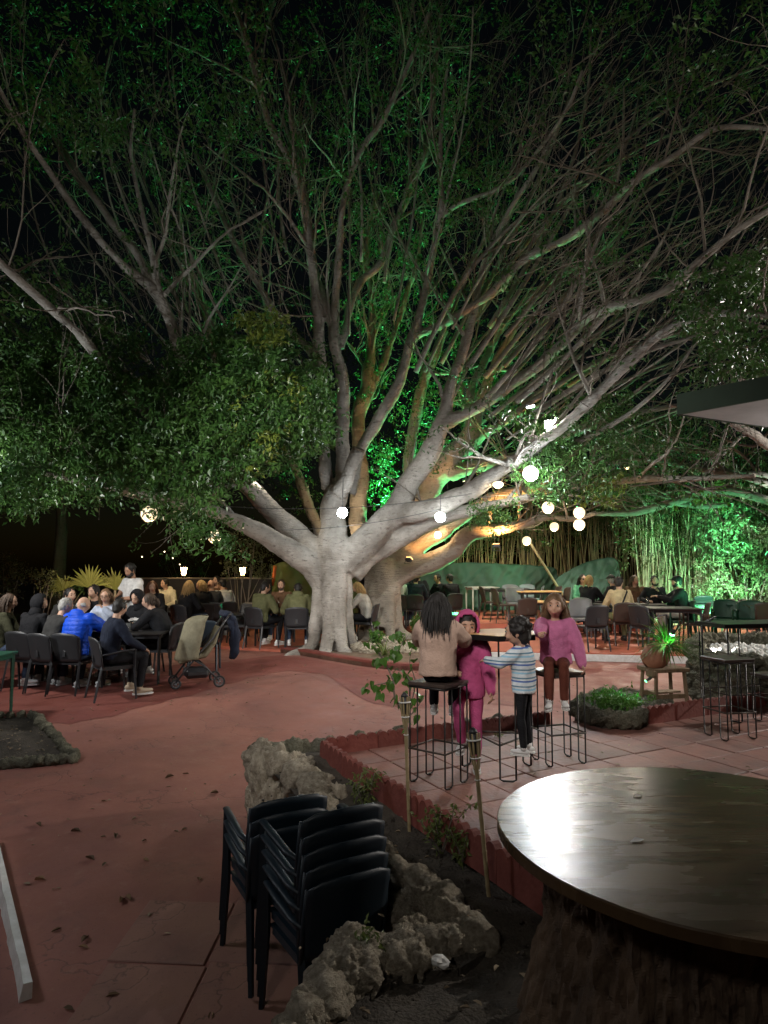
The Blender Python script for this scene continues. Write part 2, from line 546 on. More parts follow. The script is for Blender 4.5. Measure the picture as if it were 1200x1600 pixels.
rim_px = [(402, 1172, .14), (440, 1182, .13), (478, 1212, .12), (515, 1262, .11), (560, 1306, .08), (600, 1335, .07), (640, 1368, .06), (690, 1400, .05), (733, 1440, .04),
          (690, 1468, .03), (640, 1472, .03), (592, 1484, .04), (540, 1506, .05), (497, 1552, .04), (458, 1604, .03), (425, 1690, .02)]
rim = [G(x, y, z) for x, y, z in rim_px]
soil_poly = [(p.x, p.y) for p in rim]
far = G(508, 1176, .05)
soil_poly = [(far.x, far.y + .1)] + [(-.98, 5.95)] + soil_poly + [(-.9, 1.2), (3.6, 1.2), (3.6, 2.6)]
bx_ = A + ev * 4.4
soil_poly += [(bx_.x, bx_.y)]
# fine soil sheet: triangulated polygon, subdivided and roughened
bm = bmesh.new()
vs = [bm.verts.new((x, y, 0)) for x, y in soil_poly]
bm.faces.new(vs)
bmesh.ops.triangulate(bm, faces=bm.faces[:])
for _ in range(5):
    ed = [e_ for e_ in bm.edges if e_.calc_length() > .09]
    if not ed: break
    bmesh.ops.subdivide_edges(bm, edges=ed, cuts=1); bmesh.ops.triangulate(bm, faces=bm.faces[:])
for v in bm.verts:
    y = v.co.y
    z = -.03 + .09 * max(0, min(1, (y - 4.0) / 2)) 
    v.co.z = z + .035 * mnoise.noise(v.co * 2.1) + .022 * mnoise.noise(v.co * 7) + .012 * mnoise.noise(v.co * 19)
me = bpy.data.meshes.new("soil"); bm.to_mesh(me); bm.free(); me.materials.append(M_soil)
me.polygons.foreach_set("use_smooth", np.ones(len(me.polygons), bool))
tag(link("soil", me), kind="structure")
# core of the retaining rim so no gap shows between rocks
core = MB()
for i in range(len(rim) - 1):
    p, q_ = rim[i], rim[i + 1]
    d = (q_ - p); ln = d.length; c = (p + q_) / 2
    zb = zfloor(c.y) - .05; zt = min(p.z, q_.z) - .05
    nrm = Vector((d.y, -d.x, 0)).normalized()
    c2 = c + nrm * (-.06)
    core.box((c2.x, c2.y, (zb + zt) / 2), (ln + .08, .16, zt - zb), rz=math.atan2(d.y, d.x))
rimroot = empty("rock_planter", (-.5, 4.5, 0), label="long rock-edged soil bed beside the stacked chairs, with two torches in it", cat="planter")
cm = core.mesh("mortar_core", M_soil); o = link("mortar_core", cm, rimroot, (.5, -4.5, 0))
def rim_rocks(i0, i1, per, size, deep):
    for i in range(i0, i1):
        p, q_ = rim[i], rim[i + 1]
        for k in range(per):
            t = (k + random.uniform(.2, .8)) / per
            c = p.lerp(q_, t)
            zb = zfloor(c.y)
            z = c.z - .04
            lay = 0
            while z > zb and lay < deep:
                s = size * random.uniform(.8, 1.25)
                rock(rimroot, (c.x + random.uniform(-.05, .05) + .5, c.y + random.uniform(-.05, .05) - 4.5, z), (s * 1.15, s * 1.15, s), ROCKS_HI if (k + lay) % 2 else ROCKS)
                z -= size * .72; lay += 1
# broad rough boulders at the far left end
for (px, py, z, sx, sz) in [(420, 1235, -.10, .34, .62), (455, 1240, -.12, .34, .6), (492, 1262, -.12, .32, .55), (404, 1205, 0, .25, .4), (520, 1290, -.15, .3, .5), (436, 1268, -.25, .3, .45), (470, 1205, .06, .2, .2), (405, 1180, .08, .2, .22), (405, 1250, -.2, .25, .45)]:
    p = G(px, py, z)
    o = rock(rimroot, (p.x + .5, p.y + .12 - 4.5, z), (sx, sx, sz), ROCKS_HI)
    o.rotation_euler = (random.uniform(-.15, .15), random.uniform(-.15, .15), random.uniform(0, 6))
rim_rocks(0, 3, 3, .2, 1)
rim_rocks(3, 8, 5, .155, 6)
rim_rocks(8, 12, 5, .15, 5)
rim_rocks(11, 15, 6, .155, 4)
for (px, py, s) in [(545, 1490, .21), (522, 1530, .22), (585, 1480, .14), (490, 1588, .19), (645, 1465, .17), (700, 1440, .19), (660, 1500, .11), (548, 1535, .10), (610, 1498, .09), (716, 1452, .12)]:
    p = G(px, py, .0); rock(rimroot, (p.x + .5, p.y - 4.5, .0), s, ROCKS_HI)
# rear rim of the bed (towards the patio)
for t in np.linspace(0, 1, 7):
    p = G(405, 1168, .1).lerp(G(512, 1162, .1), t); rock(rimroot, (p.x + .5, p.y + .03 - 4.5, .05), .2, ROCKS_M)
for t in np.linspace(0, 1, 22):                          # low mossy stones behind the children
    p = (A + uu * .1 - ev * .16).lerp(A + uu * 2.3 - ev * .16, t); rock(rimroot, (p.x + .5, p.y - 4.5, .06 + random.uniform(-.03, .05)), .17, ROCKS_M)

# ------------------------------------------------------------------ small planter on the left
c1 = GF(118, 1190); c2 = GF(55, 1122); c3 = GF(-40, 1205); c4 = GF(-160, 1125)
lp = empty("rock_planter", (c1.x, c1.y, c1.z), label="low square soil bed edged with small mossy rocks on the left of the patio", cat="planter")
def along(p, q_, k, size, ms):
    for i in range(k):
        t = (i + .5) / k; c = p.lerp(q_, t)
        rock(lp, (c.x - c1.x + random.uniform(-.02, .02), c.y - c1.y + random.uniform(-.02, .02), c.z - c1.z + size * .3), size, ms)
along(c2, c1, 17, .12, ROCKS_M); along(c1, c3, 13, .125, ROCKS_M); along(c2, c4, 13, .11, ROCKS_M)
n_ = 16; V = []; F = []
for i in range(n_ + 1):
    for j in range(n_ + 1):
        p = c2.lerp(c4, i / n_).lerp(c1.lerp(c3, i / n_), j / n_)
        V.append((p.x - c1.x, p.y - c1.y, p.z - c1.z + .012 + .012 * mnoise.noise(p * 4) + .010 * mnoise.noise(p * 13)))
F = [(i * (n_ + 1) + j, (i + 1) * (n_ + 1) + j, (i + 1) * (n_ + 1) + j + 1, i * (n_ + 1) + j + 1) for i in range(n_) for j in range(n_)]
tag(link("soil", mesh_np("soil", V, F, M_soil, True), lp), kind="stuff")

# ------------------------------------------------------------------ white kerb low on the left
k0 = GF(50, 1560); k1 = GF(-6, 1318)
kd = (k1 - k0); kn = Vector((kd.y, -kd.x, 0)).normalized()
if kn.x > 0: kn = -kn
V = []; F = []; NK = 30
for i in range(NK + 1):
    c = k0.lerp(k1, i / NK)
    w = .042 + .008 * mnoise.noise(c * 9); zr = .02 * mnoise.noise(c * 14)
    for off, z in ((0, -.02), (0, .085), (w, .088), (w + .018 + .014 * mnoise.noise(c * 21), -.02 + zr)):
        p = c + kn * off; V.append((p.x, p.y, c.z + z))
for i in range(NK):
    for k in range(3): F.append((i * 4 + k, i * 4 + k + 1, i * 4 + 5 + k, i * 4 + 4 + k))
F += [(0, 1, 2, 3), (NK * 4, NK * 4 + 3, NK * 4 + 2, NK * 4 + 1)]
tag(link("white_kerb", mesh_np("white_kerb", V, F, M_white)), kind="structure")

# ------------------------------------------------------------------ bed round the big tree
kp = spline([tuple(G(x, y)) for x, y in [(438, 1020), (470, 1024), (520, 1033), (575, 1042), (640, 1048), (720, 1043)]], 6)
V = []; F = []
for i, p in enumerate(kp):
    p = Vector(p); t = Vector(kp[min(i + 1, len(kp) - 1)]) - Vector(kp[max(i - 1, 0)]); nn = Vector((-t.y, t.x, 0)).normalized()
    for off, z in ((0, -.02), (0, .11), (.12, .12), (.12, -.02)):
        q_ = p + nn * off; V.append((q_.x, q_.y, z))
for i in range(len(kp) - 1):
    for k in range(3): F.append((i * 4 + k, i * 4 + k + 1, i * 4 + 5 + k, i * 4 + 4 + k))
F += [(0, 1, 2, 3), tuple((len(kp) - 1) * 4 + k for k in (3, 2, 1, 0))]
tag(link("tree_bed_kerb", mesh_np("tree_bed_kerb", V, F, M_edge)), kind="structure")
M_bed = mat("leafy_bed_soil", (0.09, 0.05, 0.035), 0.95, scale=5, bump=.9, bscale=40, col2=(0.2, 0.14, 0.09), detail=9)
pl = [(v[0], v[1]) for v in kp] + [(1.2, 15.5), (.2, 16.6), (-1.0, 15.2), (-1.9, 14.0)]
MB().prism(pl, -.02, .07).build("tree_bed", M_bed)["kind"] = "structure"

# ------------------------------------------------------------------ darker, redder sheet over the floor beyond the walkway
M_redder = floor_material("dark_red_floor_sheet", (.165, .046, .036), (.205, .062, .048), (.12, .036, .030), (.25, .10, .075))
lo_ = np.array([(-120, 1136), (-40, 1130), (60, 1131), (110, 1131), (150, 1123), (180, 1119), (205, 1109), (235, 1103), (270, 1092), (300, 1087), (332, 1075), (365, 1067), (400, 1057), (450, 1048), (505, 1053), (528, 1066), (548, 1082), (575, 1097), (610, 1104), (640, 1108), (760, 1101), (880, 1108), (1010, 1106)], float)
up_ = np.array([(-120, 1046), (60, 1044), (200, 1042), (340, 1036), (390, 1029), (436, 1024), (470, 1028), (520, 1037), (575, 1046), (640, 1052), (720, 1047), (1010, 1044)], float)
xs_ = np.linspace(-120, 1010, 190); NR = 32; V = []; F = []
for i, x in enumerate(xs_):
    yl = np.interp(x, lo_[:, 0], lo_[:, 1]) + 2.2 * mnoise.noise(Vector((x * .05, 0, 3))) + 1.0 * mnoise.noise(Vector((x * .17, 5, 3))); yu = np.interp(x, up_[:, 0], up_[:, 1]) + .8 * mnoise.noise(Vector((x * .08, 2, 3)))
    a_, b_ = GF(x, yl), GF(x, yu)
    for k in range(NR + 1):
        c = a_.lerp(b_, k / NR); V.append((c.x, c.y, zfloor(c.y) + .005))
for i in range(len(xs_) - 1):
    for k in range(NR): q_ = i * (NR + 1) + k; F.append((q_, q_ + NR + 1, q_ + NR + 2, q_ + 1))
tag(link("dark_floor_sheet", mesh_np("dark_floor_sheet", V, F, M_redder)), kind="structure")

cv, cf_ = sphere(6, 4); V = []; F = []
for _ in range(650):
    p = Vector((random.uniform(-.9, 1.7), random.uniform(2.3, 5.8), 0))
    if p.x < -.35 and p.y < 4.5: continue
    if (p - A).dot(uu) > -.08: continue
    b0 = len(V); s_ = random.choice((.005, .006, .008, .010, .014)) * random.uniform(.7, 1.3)
    if p.x < .35 and 2.95 < p.y < 4.3 and (p.x + (p.y - 2.95) * .45) < .40: continue
    for v in cv: V.append((p.x + v[0] * s_ * random.uniform(.7, 1.3), p.y + v[1] * s_ * random.uniform(.7, 1.3), -.02 + .09 * max(0, min(1, (p.y - 4.0) / 2)) + .02 + v[2] * s_ * .7))
    F += [tuple(i + b0 for i in f_) for f_ in cf_]
tag(link("soil_clods", mesh_np("soil_clods", V, F, M_soil)), kind="stuff")

# ================================================================== bark
def bark_material(name, c1, c2, c3, ring=1.0):
    m = bpy.data.materials.new(name); m.use_nodes = True
    nt = m.node_tree; N = nt.nodes; L = nt.links; b = N["Principled BSDF"]
    b.inputs["Roughness"].default_value = .85; b.inputs["Specular IOR Level"].default_value = .25
    tc = N.new("ShaderNodeTexCoord")
    def noise(scale, stretch=(1, 1, 1), det=8, rough=.6):
        mp = N.new("ShaderNodeMapping"); mp.inputs["Scale"].default_value = stretch; L.new(tc.outputs["Object"], mp.inputs[0])
        z = N.new("ShaderNodeTexNoise"); z.inputs["Scale"].default_value = scale; z.inputs["Detail"].default_value = det; z.inputs["Roughness"].default_value = rough
        L.new(mp.outputs[0], z.inputs["Vector"]); return z.outputs[0]
    def ramp(v, a, c):
        r = N.new("ShaderNodeValToRGB"); r.color_ramp.elements[0].position = a; r.color_ramp.elements[1].position = c; L.new(v, r.inputs[0]); return r.outputs[0]
    def mix(f, a, c):
        x = N.new("ShaderNodeMix"); x.data_type = 'RGBA'; L.new(f, x.inputs[0])
        for i, v in ((6, a), (7, c)):
            if isinstance(v, tuple): x.inputs[i].default_value = (*v, 1)
            else: L.new(v, x.inputs[i])
        return x.outputs[2]
    n1 = noise(2.2); n2 = noise(9, (1, 1, 2.6)); n3 = noise(26)
    col = mix(ramp(n1, .35, .65), c1, c2)
    col = mix(ramp(n2, .56, .72), col, c3)
    col = mix(ramp(n3, .62, .75), col, tuple(x * .55 for x in c1))
    L.new(col, b.inputs["Base Color"])
    h1 = noise(14, (.35, .35, 3.0), 6); h2 = noise(45, (1, 1, 1), 6)
    ad = N.new("ShaderNodeMath"); ad.operation = 'MULTIPLY_ADD'; L.new(h2, ad.inputs[0]); ad.inputs[1].default_value = .5; L.new(h1, ad.inputs[2])
    bp = N.new("ShaderNodeBump"); bp.inputs["Strength"].default_value = .85; bp.inputs["Distance"].default_value = .035
    L.new(ad.outputs[0], bp.inputs["Height"]); L.new(bp.outputs[0], b.inputs["Normal"])
    return m
M_bark = bark_material("pale_grey_bark", (.19, .17, .145), (.36, .33, .29), (.11, .095, .08))
M_bark2 = bark_material("brown_bark", (.22, .192, .155), (.32, .285, .235), (.13, .11, .09))
M_twig = mat("twig_bark", (.15, .125, .10), .9, var=.3, scale=3)
M_stump = mat("cut_wood", (.10, .075, .05), .9, var=.4, scale=8, bump=.5)

def leaf_mat(name, c, c2, transl=.25, rough=.37):
    return mat(name, c, rough, scale=2.3, col2=c2, transl=transl, spec=.42, detail=4)
M_leafdark = leaf_mat("ficus_leaf", (.022, .066, .015), (.060, .130, .026))
M_leafyel = leaf_mat("young_ficus_leaf", (.10, .15, .02), (.16, .20, .035))
M_leafbg = leaf_mat("far_leaf", (.020, .048, .014), (.045, .085, .022))
M_bamboo = leaf_mat("bamboo_leaf", (.05, .09, .025), (.09, .14, .04))

# limbs in picture places: (px, py, radius px, metres ahead)
TR = 13.6
LIMBS = {
 'trunk': [(520, 1032, 24, TR), (520, 1000, 22, TR), (519, 950, 22, TR), (518, 905, 29, TR), (518, 870, 34, TR), (520, 835, 29, TR), (521, 800, 25, TR), (524, 775, 25, TR - .1), (527, 757, 20, TR - .1)],
 'A': [(508, 905, 24, TR), (485, 882, 24, TR - .1), (462, 868, 22, TR - .3), (430, 846, 19, TR - .6), (395, 826, 17, TR - .9), (355, 808, 14, TR - 1.3), (300, 792, 12, TR - 1.8), (215, 770, 9, TR - 2.5), (120, 752, 6.5, TR - 3.1), (20, 728, 4.5, TR - 3.6)],
 'B': [(508, 885, 26, TR), (480, 850, 23, TR + .1), (445, 818, 20, TR), (408, 780, 18, TR - .2), (372, 738, 16, TR - .5), (342, 688, 14, TR - .9), (312, 630, 13, TR - 1.3), (285, 560, 12, TR - 1.8), (262, 490, 12, TR - 2.2), (246, 458, 12, TR - 2.4)],
 'B1': [(248, 462, 11, TR - 2.4), (225, 440, 10, TR - 2.5), (190, 410, 9, TR - 2.8), (150, 368, 8, TR - 3.1), (112, 318, 7, TR - 3.4), (75, 265, 6, TR - 3.7), (40, 215, 5, TR - 4), (0, 140, 4, TR - 4.3), (-40, 60, 3, TR - 4.6)],
 'B2': [(246, 460, 8, TR - 2.4), (238, 400, 6, TR - 2.5), (224, 340, 5, TR - 2.7), (212, 280, 4, TR - 2.8), (205, 235, 3.4, TR - 3), (210, 170, 2.5, TR - 3.2)],
 'B3': [(252, 478, 9, TR - 2.3), (215, 400, 8, TR - 1.9), (165, 335, 7, TR - 1.7), (110, 250, 6, TR - 1.5), (72, 196, 5, TR - 1.3), (30, 130, 4, TR - 1.1)],
 'C': [(380, 752, 14, TR - .3), (330, 718, 12, TR - .9), (270, 680, 11, TR - 1.8), (222, 640, 10, TR - 2.6), (180, 592, 10, TR - 3.2), (130, 530, 9, TR - 3.8), (62, 466, 8.5, TR - 4.4), (0, 410, 8, TR - 5), (-70, 345, 7, TR - 5.5)],
 'D1': [(512, 765, 15, TR), (507, 725, 12, TR), (506, 660, 11, TR), (504, 585, 10, TR - .1), (498, 515, 10, TR - .2), (490, 440, 9, TR - .4), (480, 355, 8, TR - .7), (462, 272, 7.5, TR - 1.1), (422, 195, 7.5, TR - 1.6), (396, 105, 6.5, TR - 2), (372, 30, 6, TR - 2.4), (345, -60, 5, TR - 2.8)],
 'D2': [(532, 762, 16, TR - .1), (534, 725, 13, TR - .1), (537, 650, 13, TR - .1), (533, 580, 12, TR - .15), (524, 535, 10, TR - .2), (512, 485, 8, TR - .2), (497, 440, 7, TR - .2), (484, 385, 6, TR - .1), (474, 330, 5, TR), (470, 270, 4, TR), (440, 180, 3, TR)],
 'D3': [(531, 570, 9, TR - .15), (524, 520, 9, TR - .2), (525, 460, 8, TR - .4), (529, 400, 7.5, TR - .6), (537, 310, 7, TR - .9), (563, 238, 6.5, TR - 1.2), (600, 185, 6, TR - 1.5), (640, 100, 5, TR - 1.9), (670, 20, 4, TR - 2.2)],
 'D4': [(534, 545, 8, TR - .1), (546, 480, 8, TR + .1), (565, 440, 8, TR + .2), (588, 420, 8, TR + .2), (606, 385, 8, TR + .2), (625, 335, 8, TR + .1), (650, 275, 7, TR - .1), (668, 230, 6, TR - .4), (678, 120, 5, TR - .8), (690, 10, 4, TR - 1)],
 'D0': [(503, 600, 9, TR), (487, 552, 9, TR + .1), (452, 517, 8, TR + .2), (408, 455, 7, TR + .3), (370, 385, 6, TR + .2), (335, 310, 5, TR), (305, 240, 4, TR)],
 'cut': [(528, 768, 15, TR - .30), (541, 746, 13.5, TR - .52), (552, 722, 13, TR - .66), (559, 702, 12.5, TR - .74)],
 'E': [(545, 772, 13, TR + .3), (563, 705, 11, TR + .35), (585, 665, 12, TR + .1), (612, 620, 11, TR), (628, 578, 10, TR - .1), (642, 533, 10, TR - .2), (656, 488, 8.5, TR - .4), (667, 446, 8, TR - .5), (679, 385, 7.5, TR - .7), (690, 335, 7, TR - .9), (688, 270, 5, TR - 1.1), (690, 190, 4, TR - 1.3), (700, 90, 3, TR - 1.6)],
 'E2': [(645, 530, 8.5, TR - .2), (660, 519, 9, TR - .3), (696, 504, 9, TR - .6), (733, 484, 8.5, TR - .9), (771, 454, 8.5, TR - 1.2), (825, 402, 8.5, TR - 1.7), (900, 365, 8, TR - 2.3), (950, 322, 7.5, TR - 2.8), (985, 285, 7, TR - 3.2), (1050, 246, 6.5, TR - 3.8), (1105, 206, 6, TR - 4.3), (1150, 198, 5, TR - 4.7), (1230, 205, 4, TR - 5.2)],
 'E3': [(692, 338, 5, TR - .9), (720, 318, 5, TR - 1), (780, 294, 4.5, TR - 1.4), (822, 258, 4, TR - 1.8), (880, 180, 3.5, TR - 2.4), (910, 110, 3, TR - 2.8)],
 'F': [(535, 885, 30, TR), (560, 858, 29, TR), (590, 828, 26, TR - .1), (622, 795, 23, TR - .2), (648, 750, 20, TR - .3), (670, 705, 19, TR - .4), (686, 665, 16, TR - .5), (700, 620, 12, TR - .5), (710, 583, 11, TR - .5), (725, 540, 10, TR - .6), (740, 487, 9, TR - .7), (758, 412, 7, TR - .9), (790, 340, 5.5, TR - 1.3), (840, 260, 4.5, TR - 1.8), (870, 200, 3.5, TR - 2.2)],
 'F2': [(684, 672, 14, TR - .5), (706, 657, 13, TR - .6), (742, 640, 11.5, TR - .9), (783, 612, 11, TR - 1.3), (821, 584, 10.5, TR - 1.7), (850, 562, 10.5, TR - 2), (885, 530, 10.5, TR - 2.4), (925, 492, 10.5, TR - 2.9), (960, 478, 10, TR - 3.3), (1015, 465, 9, TR - 3.8), (1065, 436, 8.5, TR - 4.3), (1102, 400, 7.5, TR - 4.7), (1150, 362, 6.5, TR - 5.1), (1230, 310, 5, TR - 5.7)],
 'G': [(600, 820, 22, TR - .15), (632, 805, 22, TR - .3), (665, 797, 20, TR - .6), (705, 783, 18, TR - 1), (748, 758, 16, TR - 1.4), (788, 732, 14, TR - 1.8), (822, 706, 13, TR - 2.2), (850, 684, 12, TR - 2.5), (882, 665, 12, TR - 2.8), (917, 630, 11, TR - 3.2), (966, 583, 10, TR - 3.7), (1030, 525, 9, TR - 4.3), (1110, 490, 8, TR - 5), (1220, 494, 6, TR - 5.8)],
 'H': [(545, 900, 24, TR + .1), (575, 866, 22, TR + .15), (612, 845, 20, TR + .1), (655, 825, 17, TR - .1), (700, 806, 14, TR - .4), (740, 796, 11, TR - .8), (790, 785, 8, TR - 1.2), (850, 770, 6, TR - 1.6)],
}
T2 = 15.6
LIMBS2 = {
 'trunk': [(592, 985, 38, T2), (595, 965, 33, T2), (600, 930, 30, T2), (602, 900, 32, T2), (598, 872, 26, T2)],
 'J': [(606, 905, 22, T2), (640, 892, 20, T2 - .1), (672, 880, 19, T2 - .3), (708, 858, 17, T2 - .6), (740, 832, 15, T2 - .9), (785, 826, 11, T2 - 1.3), (820, 818, 8, T2 - 1.6), (852, 808, 6.5, T2 - 2), (893, 812, 5, T2 - 2.4), (930, 802, 4, T2 - 2.8)],
 'K': [(604, 885, 20, T2 + .1), (645, 858, 17, T2), (690, 832, 14, T2 - .2), (730, 800, 12, T2 - .5), (772, 778, 11, T2 - .9), (827, 765, 10, T2 - 1.4), (873, 767, 8, T2 - 1.9), (925, 755, 7, T2 - 2.4), (975, 752, 7, T2 - 2.9), (1032, 748, 7, T2 - 3.4), (1100, 747, 5, T2 - 4), (1180, 743, 3.5, T2 - 4.6)],
 'L': [(600, 880, 22, T2 + .3), (635, 815, 24, T2 + .5), (665, 765, 26, T2 + .6), (697, 728, 24, T2 + .6), (722, 695, 18, T2 + .5), (742, 650, 13, T2 + .4), (765, 590, 9, T2 + .3), (800, 520, 7, T2), (850, 440, 5, T2 - .5)],
 'L2': [(728, 705, 11, T2 + .5), (750, 682, 10, T2 + .3), (772, 670, 8, T2), (800, 652, 6, T2 - .3), (850, 630, 4, T2 - .7)],
 'L3': [(705, 740, 15, T2 + .5), (735, 730, 13, T2 + .2), (772, 725, 11, T2 - .2), (810, 712, 9, T2 - .6), (870, 690, 7, T2 - 1.2), (940, 660, 5, T2 - 1.9), (1010, 640, 4, T2 - 2.4)],
 'M': [(590, 880, 20, T2 + .2), (562, 835, 18, T2 + .5), (560, 795, 16, T2 + .6), (566, 755, 15, T2 + .6), (562, 705, 13, T2 + .6), (560, 650, 13, T2 + .7), (574, 600, 12, T2 + .8), (581, 537, 9, T2 + .8), (582, 470, 7, T2 + .8), (570, 400, 5.5, T2 + .8), (590, 300, 4, T2 + .8)],
 'M2': [(562, 660, 8, T2 + .7), (575, 620, 7.5, T2 + .8), (596, 575, 7, T2 + 1), (617, 517, 6, T2 + 1.1), (637, 454, 5, T2 + 1.2), (652, 415, 4, T2 + 1.2), (660, 330, 3, T2 + 1.2)],
 'O': [(575, 880, 14, T2 + .2), (520, 860, 12, T2 + .4), (494, 815, 10, T2 + .6), (468, 752, 9, T2 + .8), (440, 690, 8, T2 + 1), (400, 620, 7.5, T2 + 1.2), (345, 580, 8, T2 + 1.5), (322, 490, 7, T2 + 1.6), (303, 435, 6, T2 + 1.7), (285, 380, 4, T2 + 1.7), (280, 310, 3, T2 + 1.7)],
 'N': [(625, 845, 14, T2 + .9), (636, 760, 12, T2 + 1.3), (644, 690, 11, T2 + 1.5), (653, 640, 10.5, T2 + 1.6), (660, 600, 10, T2 + 1.6), (679, 556, 9, T2 + 1.6), (692, 520, 7, T2 + 1.6), (704, 470, 5.5, T2 + 1.5), (738, 410, 4.5, T2 + 1.3), (790, 320, 3, T2 + 1.1)],
 'P': [(730, 690, 8, T2 + .8), (735, 620, 8, T2 + 1), (760, 560, 7, T2 + 1.1), (800, 490, 6, T2 + 1.1), (860, 440, 5, T2 + .9), (930, 400, 4, T2 + .5), (990, 340, 3, T2)],
}
def limb3d(rows, per=5):
    S = spline(rows, per)
    P = [W(r[0], r[1], r[3]) for r in S]
    rad = [max(r[2], 1.5) * r[3] / FPX for r in S]
    # gentle wobble so limbs are not perfect arcs
    out = []
    for i, p in enumerate(P):
        k = rad[i] * .35
        out.append(p + Vector((mnoise.noise(p * 1.7) * k, mnoise.noise(p * 1.7 + Vector((9, 0, 0))) * k, mnoise.noise(p * 1.7 + Vector((0, 9, 0))) * k)))
    return out, rad

def trunk_flutes(px, py, Y, r, height, count, seed):
    """fused columns that flare into root feet"""
    rr = random.Random(seed); out = []
    c = G(px, py, 0); cx, cy = (px - 600) / FPX * Y, Y
    for k in range(count):
        a = 2 * math.pi * k / count + rr.uniform(-.2, .2)
        d = Vector((math.cos(a), math.sin(a), 0))
        f = rr.uniform(.85, 1.25)
        pts = []; rad = []
        for z, ro, q_ in ((-.12, 1.6 * f, .36), (.06, 1.30 * f, .34), (.25, 1.06, .33), (.6, .92, .34), (1.1, .84, .36), (height * .75, .74, .40), (height, .62, .45)):
            pts.append(Vector((cx, cy, z)) + d * r * ro + Vector((mnoise.noise(Vector((a, z * 2, seed))) * .06, 0, 0))); rad.append(r * q_)
        out.append((pts, rad))
        # a toe running out on the soil
        tp = [Vector((cx, cy, .12)) + d * r * 1.1, Vector((cx, cy, .02)) + d * r * (1.9 * f) + Vector((rr.uniform(-.1, .1), rr.uniform(-.1, .1), 0)), Vector((cx, cy, -.12)) + d * r * (2.6 * f)]
        out.append((tp, [r * .3, r * .2, r * .1]))
    return out

def build_tree(root, limbs, flutes, voxel, m, thick_px, slim=1.0, slim_t=1.0):
    m1 = MB(); thin = []
    limbs = {k: [(a, b_, r * (slim_t if k == 'trunk' else slim), y) for a, b_, r, y in rows] for k, rows in limbs.items()}
    skel = {}
    for k, rows in limbs.items():
        P, rad = limb3d(rows)
        skel[k] = (P, rad)
        if max(rad) > thick_px:
            # keep the thick length in the fused mesh, the thin end as its own branch
            cut = next((i for i in range(len(rad)) if rad[i] < thick_px * .75 and i > 3), len(rad))
            m1.tube(P[:cut], rad[:cut], 12)
            if cut < len(rad) - 2: thin.append((P[cut - 2:], rad[cut - 2:]))
        else: thin.append((P, rad))
    for P, rad in flutes:
        S = spline([(*p, r) for p, r in zip(P, rad)], 3)
        m1.tube([s[:3] for s in S], [s[3] for s in S], 10)
    # swellings and branch collars
    for k in ('trunk', 'B', 'F', 'G', 'H', 'A', 'L', 'J'):
        if k in skel:
            P, rad = skel[k]
            for _ in range(4):
                i = random.randrange(len(P) // 4, len(P) - 2)
                if rad[i] > thick_px: m1.ball(P[i] + Vector((random.uniform(-1, 1), -.8, random.uniform(-1, 1))) * rad[i] * .55, rad[i] * random.uniform(.35, .5), 10, 7)
    me = remeshed(m1.V, m1.F, voxel, 4, "trunk", m)
    displace(me, .03, 2.6, .010, 11)
    link("trunk", me, root)
    for P, rad in thin:
        b_ = MB(); b_.tube(P, rad, 7); b_.build("limb", m, root, smooth=True)
    return skel

tree = empty("ficus_tree", (0, 0, 0), label="huge pale grey ficus with a fluted trunk and limbs spreading over the whole terrace", cat="tree")
SK1 = build_tree(tree, LIMBS, trunk_flutes(519, 1020, TR, .36, 1.75, 7, 3), .032, M_bark, .085, .84, .80)
tree2 = empty("ficus_tree", (0, 0, 0), label="brown-barked ficus behind the big grey trunk, its low limbs lit orange from lamps", cat="tree")
SK2 = build_tree(tree2, LIMBS2, trunk_flutes(597, 975, T2, .38, 1.5, 6, 8), .04, M_bark2, .10, .88, .88)
# sawn end of the cut limb
P, rad = SK1['cut']
d = (P[-1] - P[-2]).normalized()
cs = MB(); cs.tube([P[-1] - d * .02, P[-1] + d * .035], rad[-1] * .93, 14); cs.build("sawn_end", M_stump, tree)

# ------------------------------------------------------------------ branches and twigs grown from the limbs
TW_V = []; TW_F = []; TW_N = 0
def np_tubes(P, Rr, sides=4):
    """P (n,k,3), Rr (n,k): many tubes at once"""
    n, k, _ = P.shape
    T = np.gradient(P, axis=1); T /= np.linalg.norm(T, axis=2, keepdims=True) + 1e-9
    ref = np.where(np.abs(T[:, :1, 2:3]) < .8, np.array([0, 0, 1.0]), np.array([1.0, 0, 0]))
    X = np.cross(T, np.broadcast_to(ref, T.shape)); X /= np.linalg.norm(X, axis=2, keepdims=True) + 1e-9
    Yv = np.cross(T, X)
    a = 2 * np.pi * np.arange(sides) / sides
    V = P[:, :, None, :] + Rr[:, :, None, None] * (X[:, :, None, :] * np.cos(a)[None, None, :, None] + Yv[:, :, None, :] * np.sin(a)[None, None, :, None])
    base = (np.arange(n)[:, None, None] * k + np.arange(k - 1)[None, :, None]) * sides
    j = np.arange(sides)[None, None, :]; j2 = (j + 1) % sides
    F = np.stack([base + j, base + j2, base + sides + j2, base + sides + j], -1).reshape(-1, 4)
    return V.reshape(-1, 3), F

def grow(start, dirs, length, r0, k=7, wob=.16, lift=.0):
    """curving shoots; returns P (n,k,3), R (n,k)"""
    n = len(start)
    P = np.zeros((n, k, 3)); P[:, 0] = start
    d = dirs / np.linalg.norm(dirs, axis=1, keepdims=True)
    step = (length / (k - 1))[:, None]
    for i in range(1, k):
        d = d + rng.normal(size=(n, 3)) * wob; d[:, 2] += lift
        d /= np.linalg.norm(d, axis=1, keepdims=True)
        P[:, i] = P[:, i - 1] + d * step
    t = np.linspace(0, 1, k)[None, :]
    return P, r0[:, None] * (1 - .78 * t)

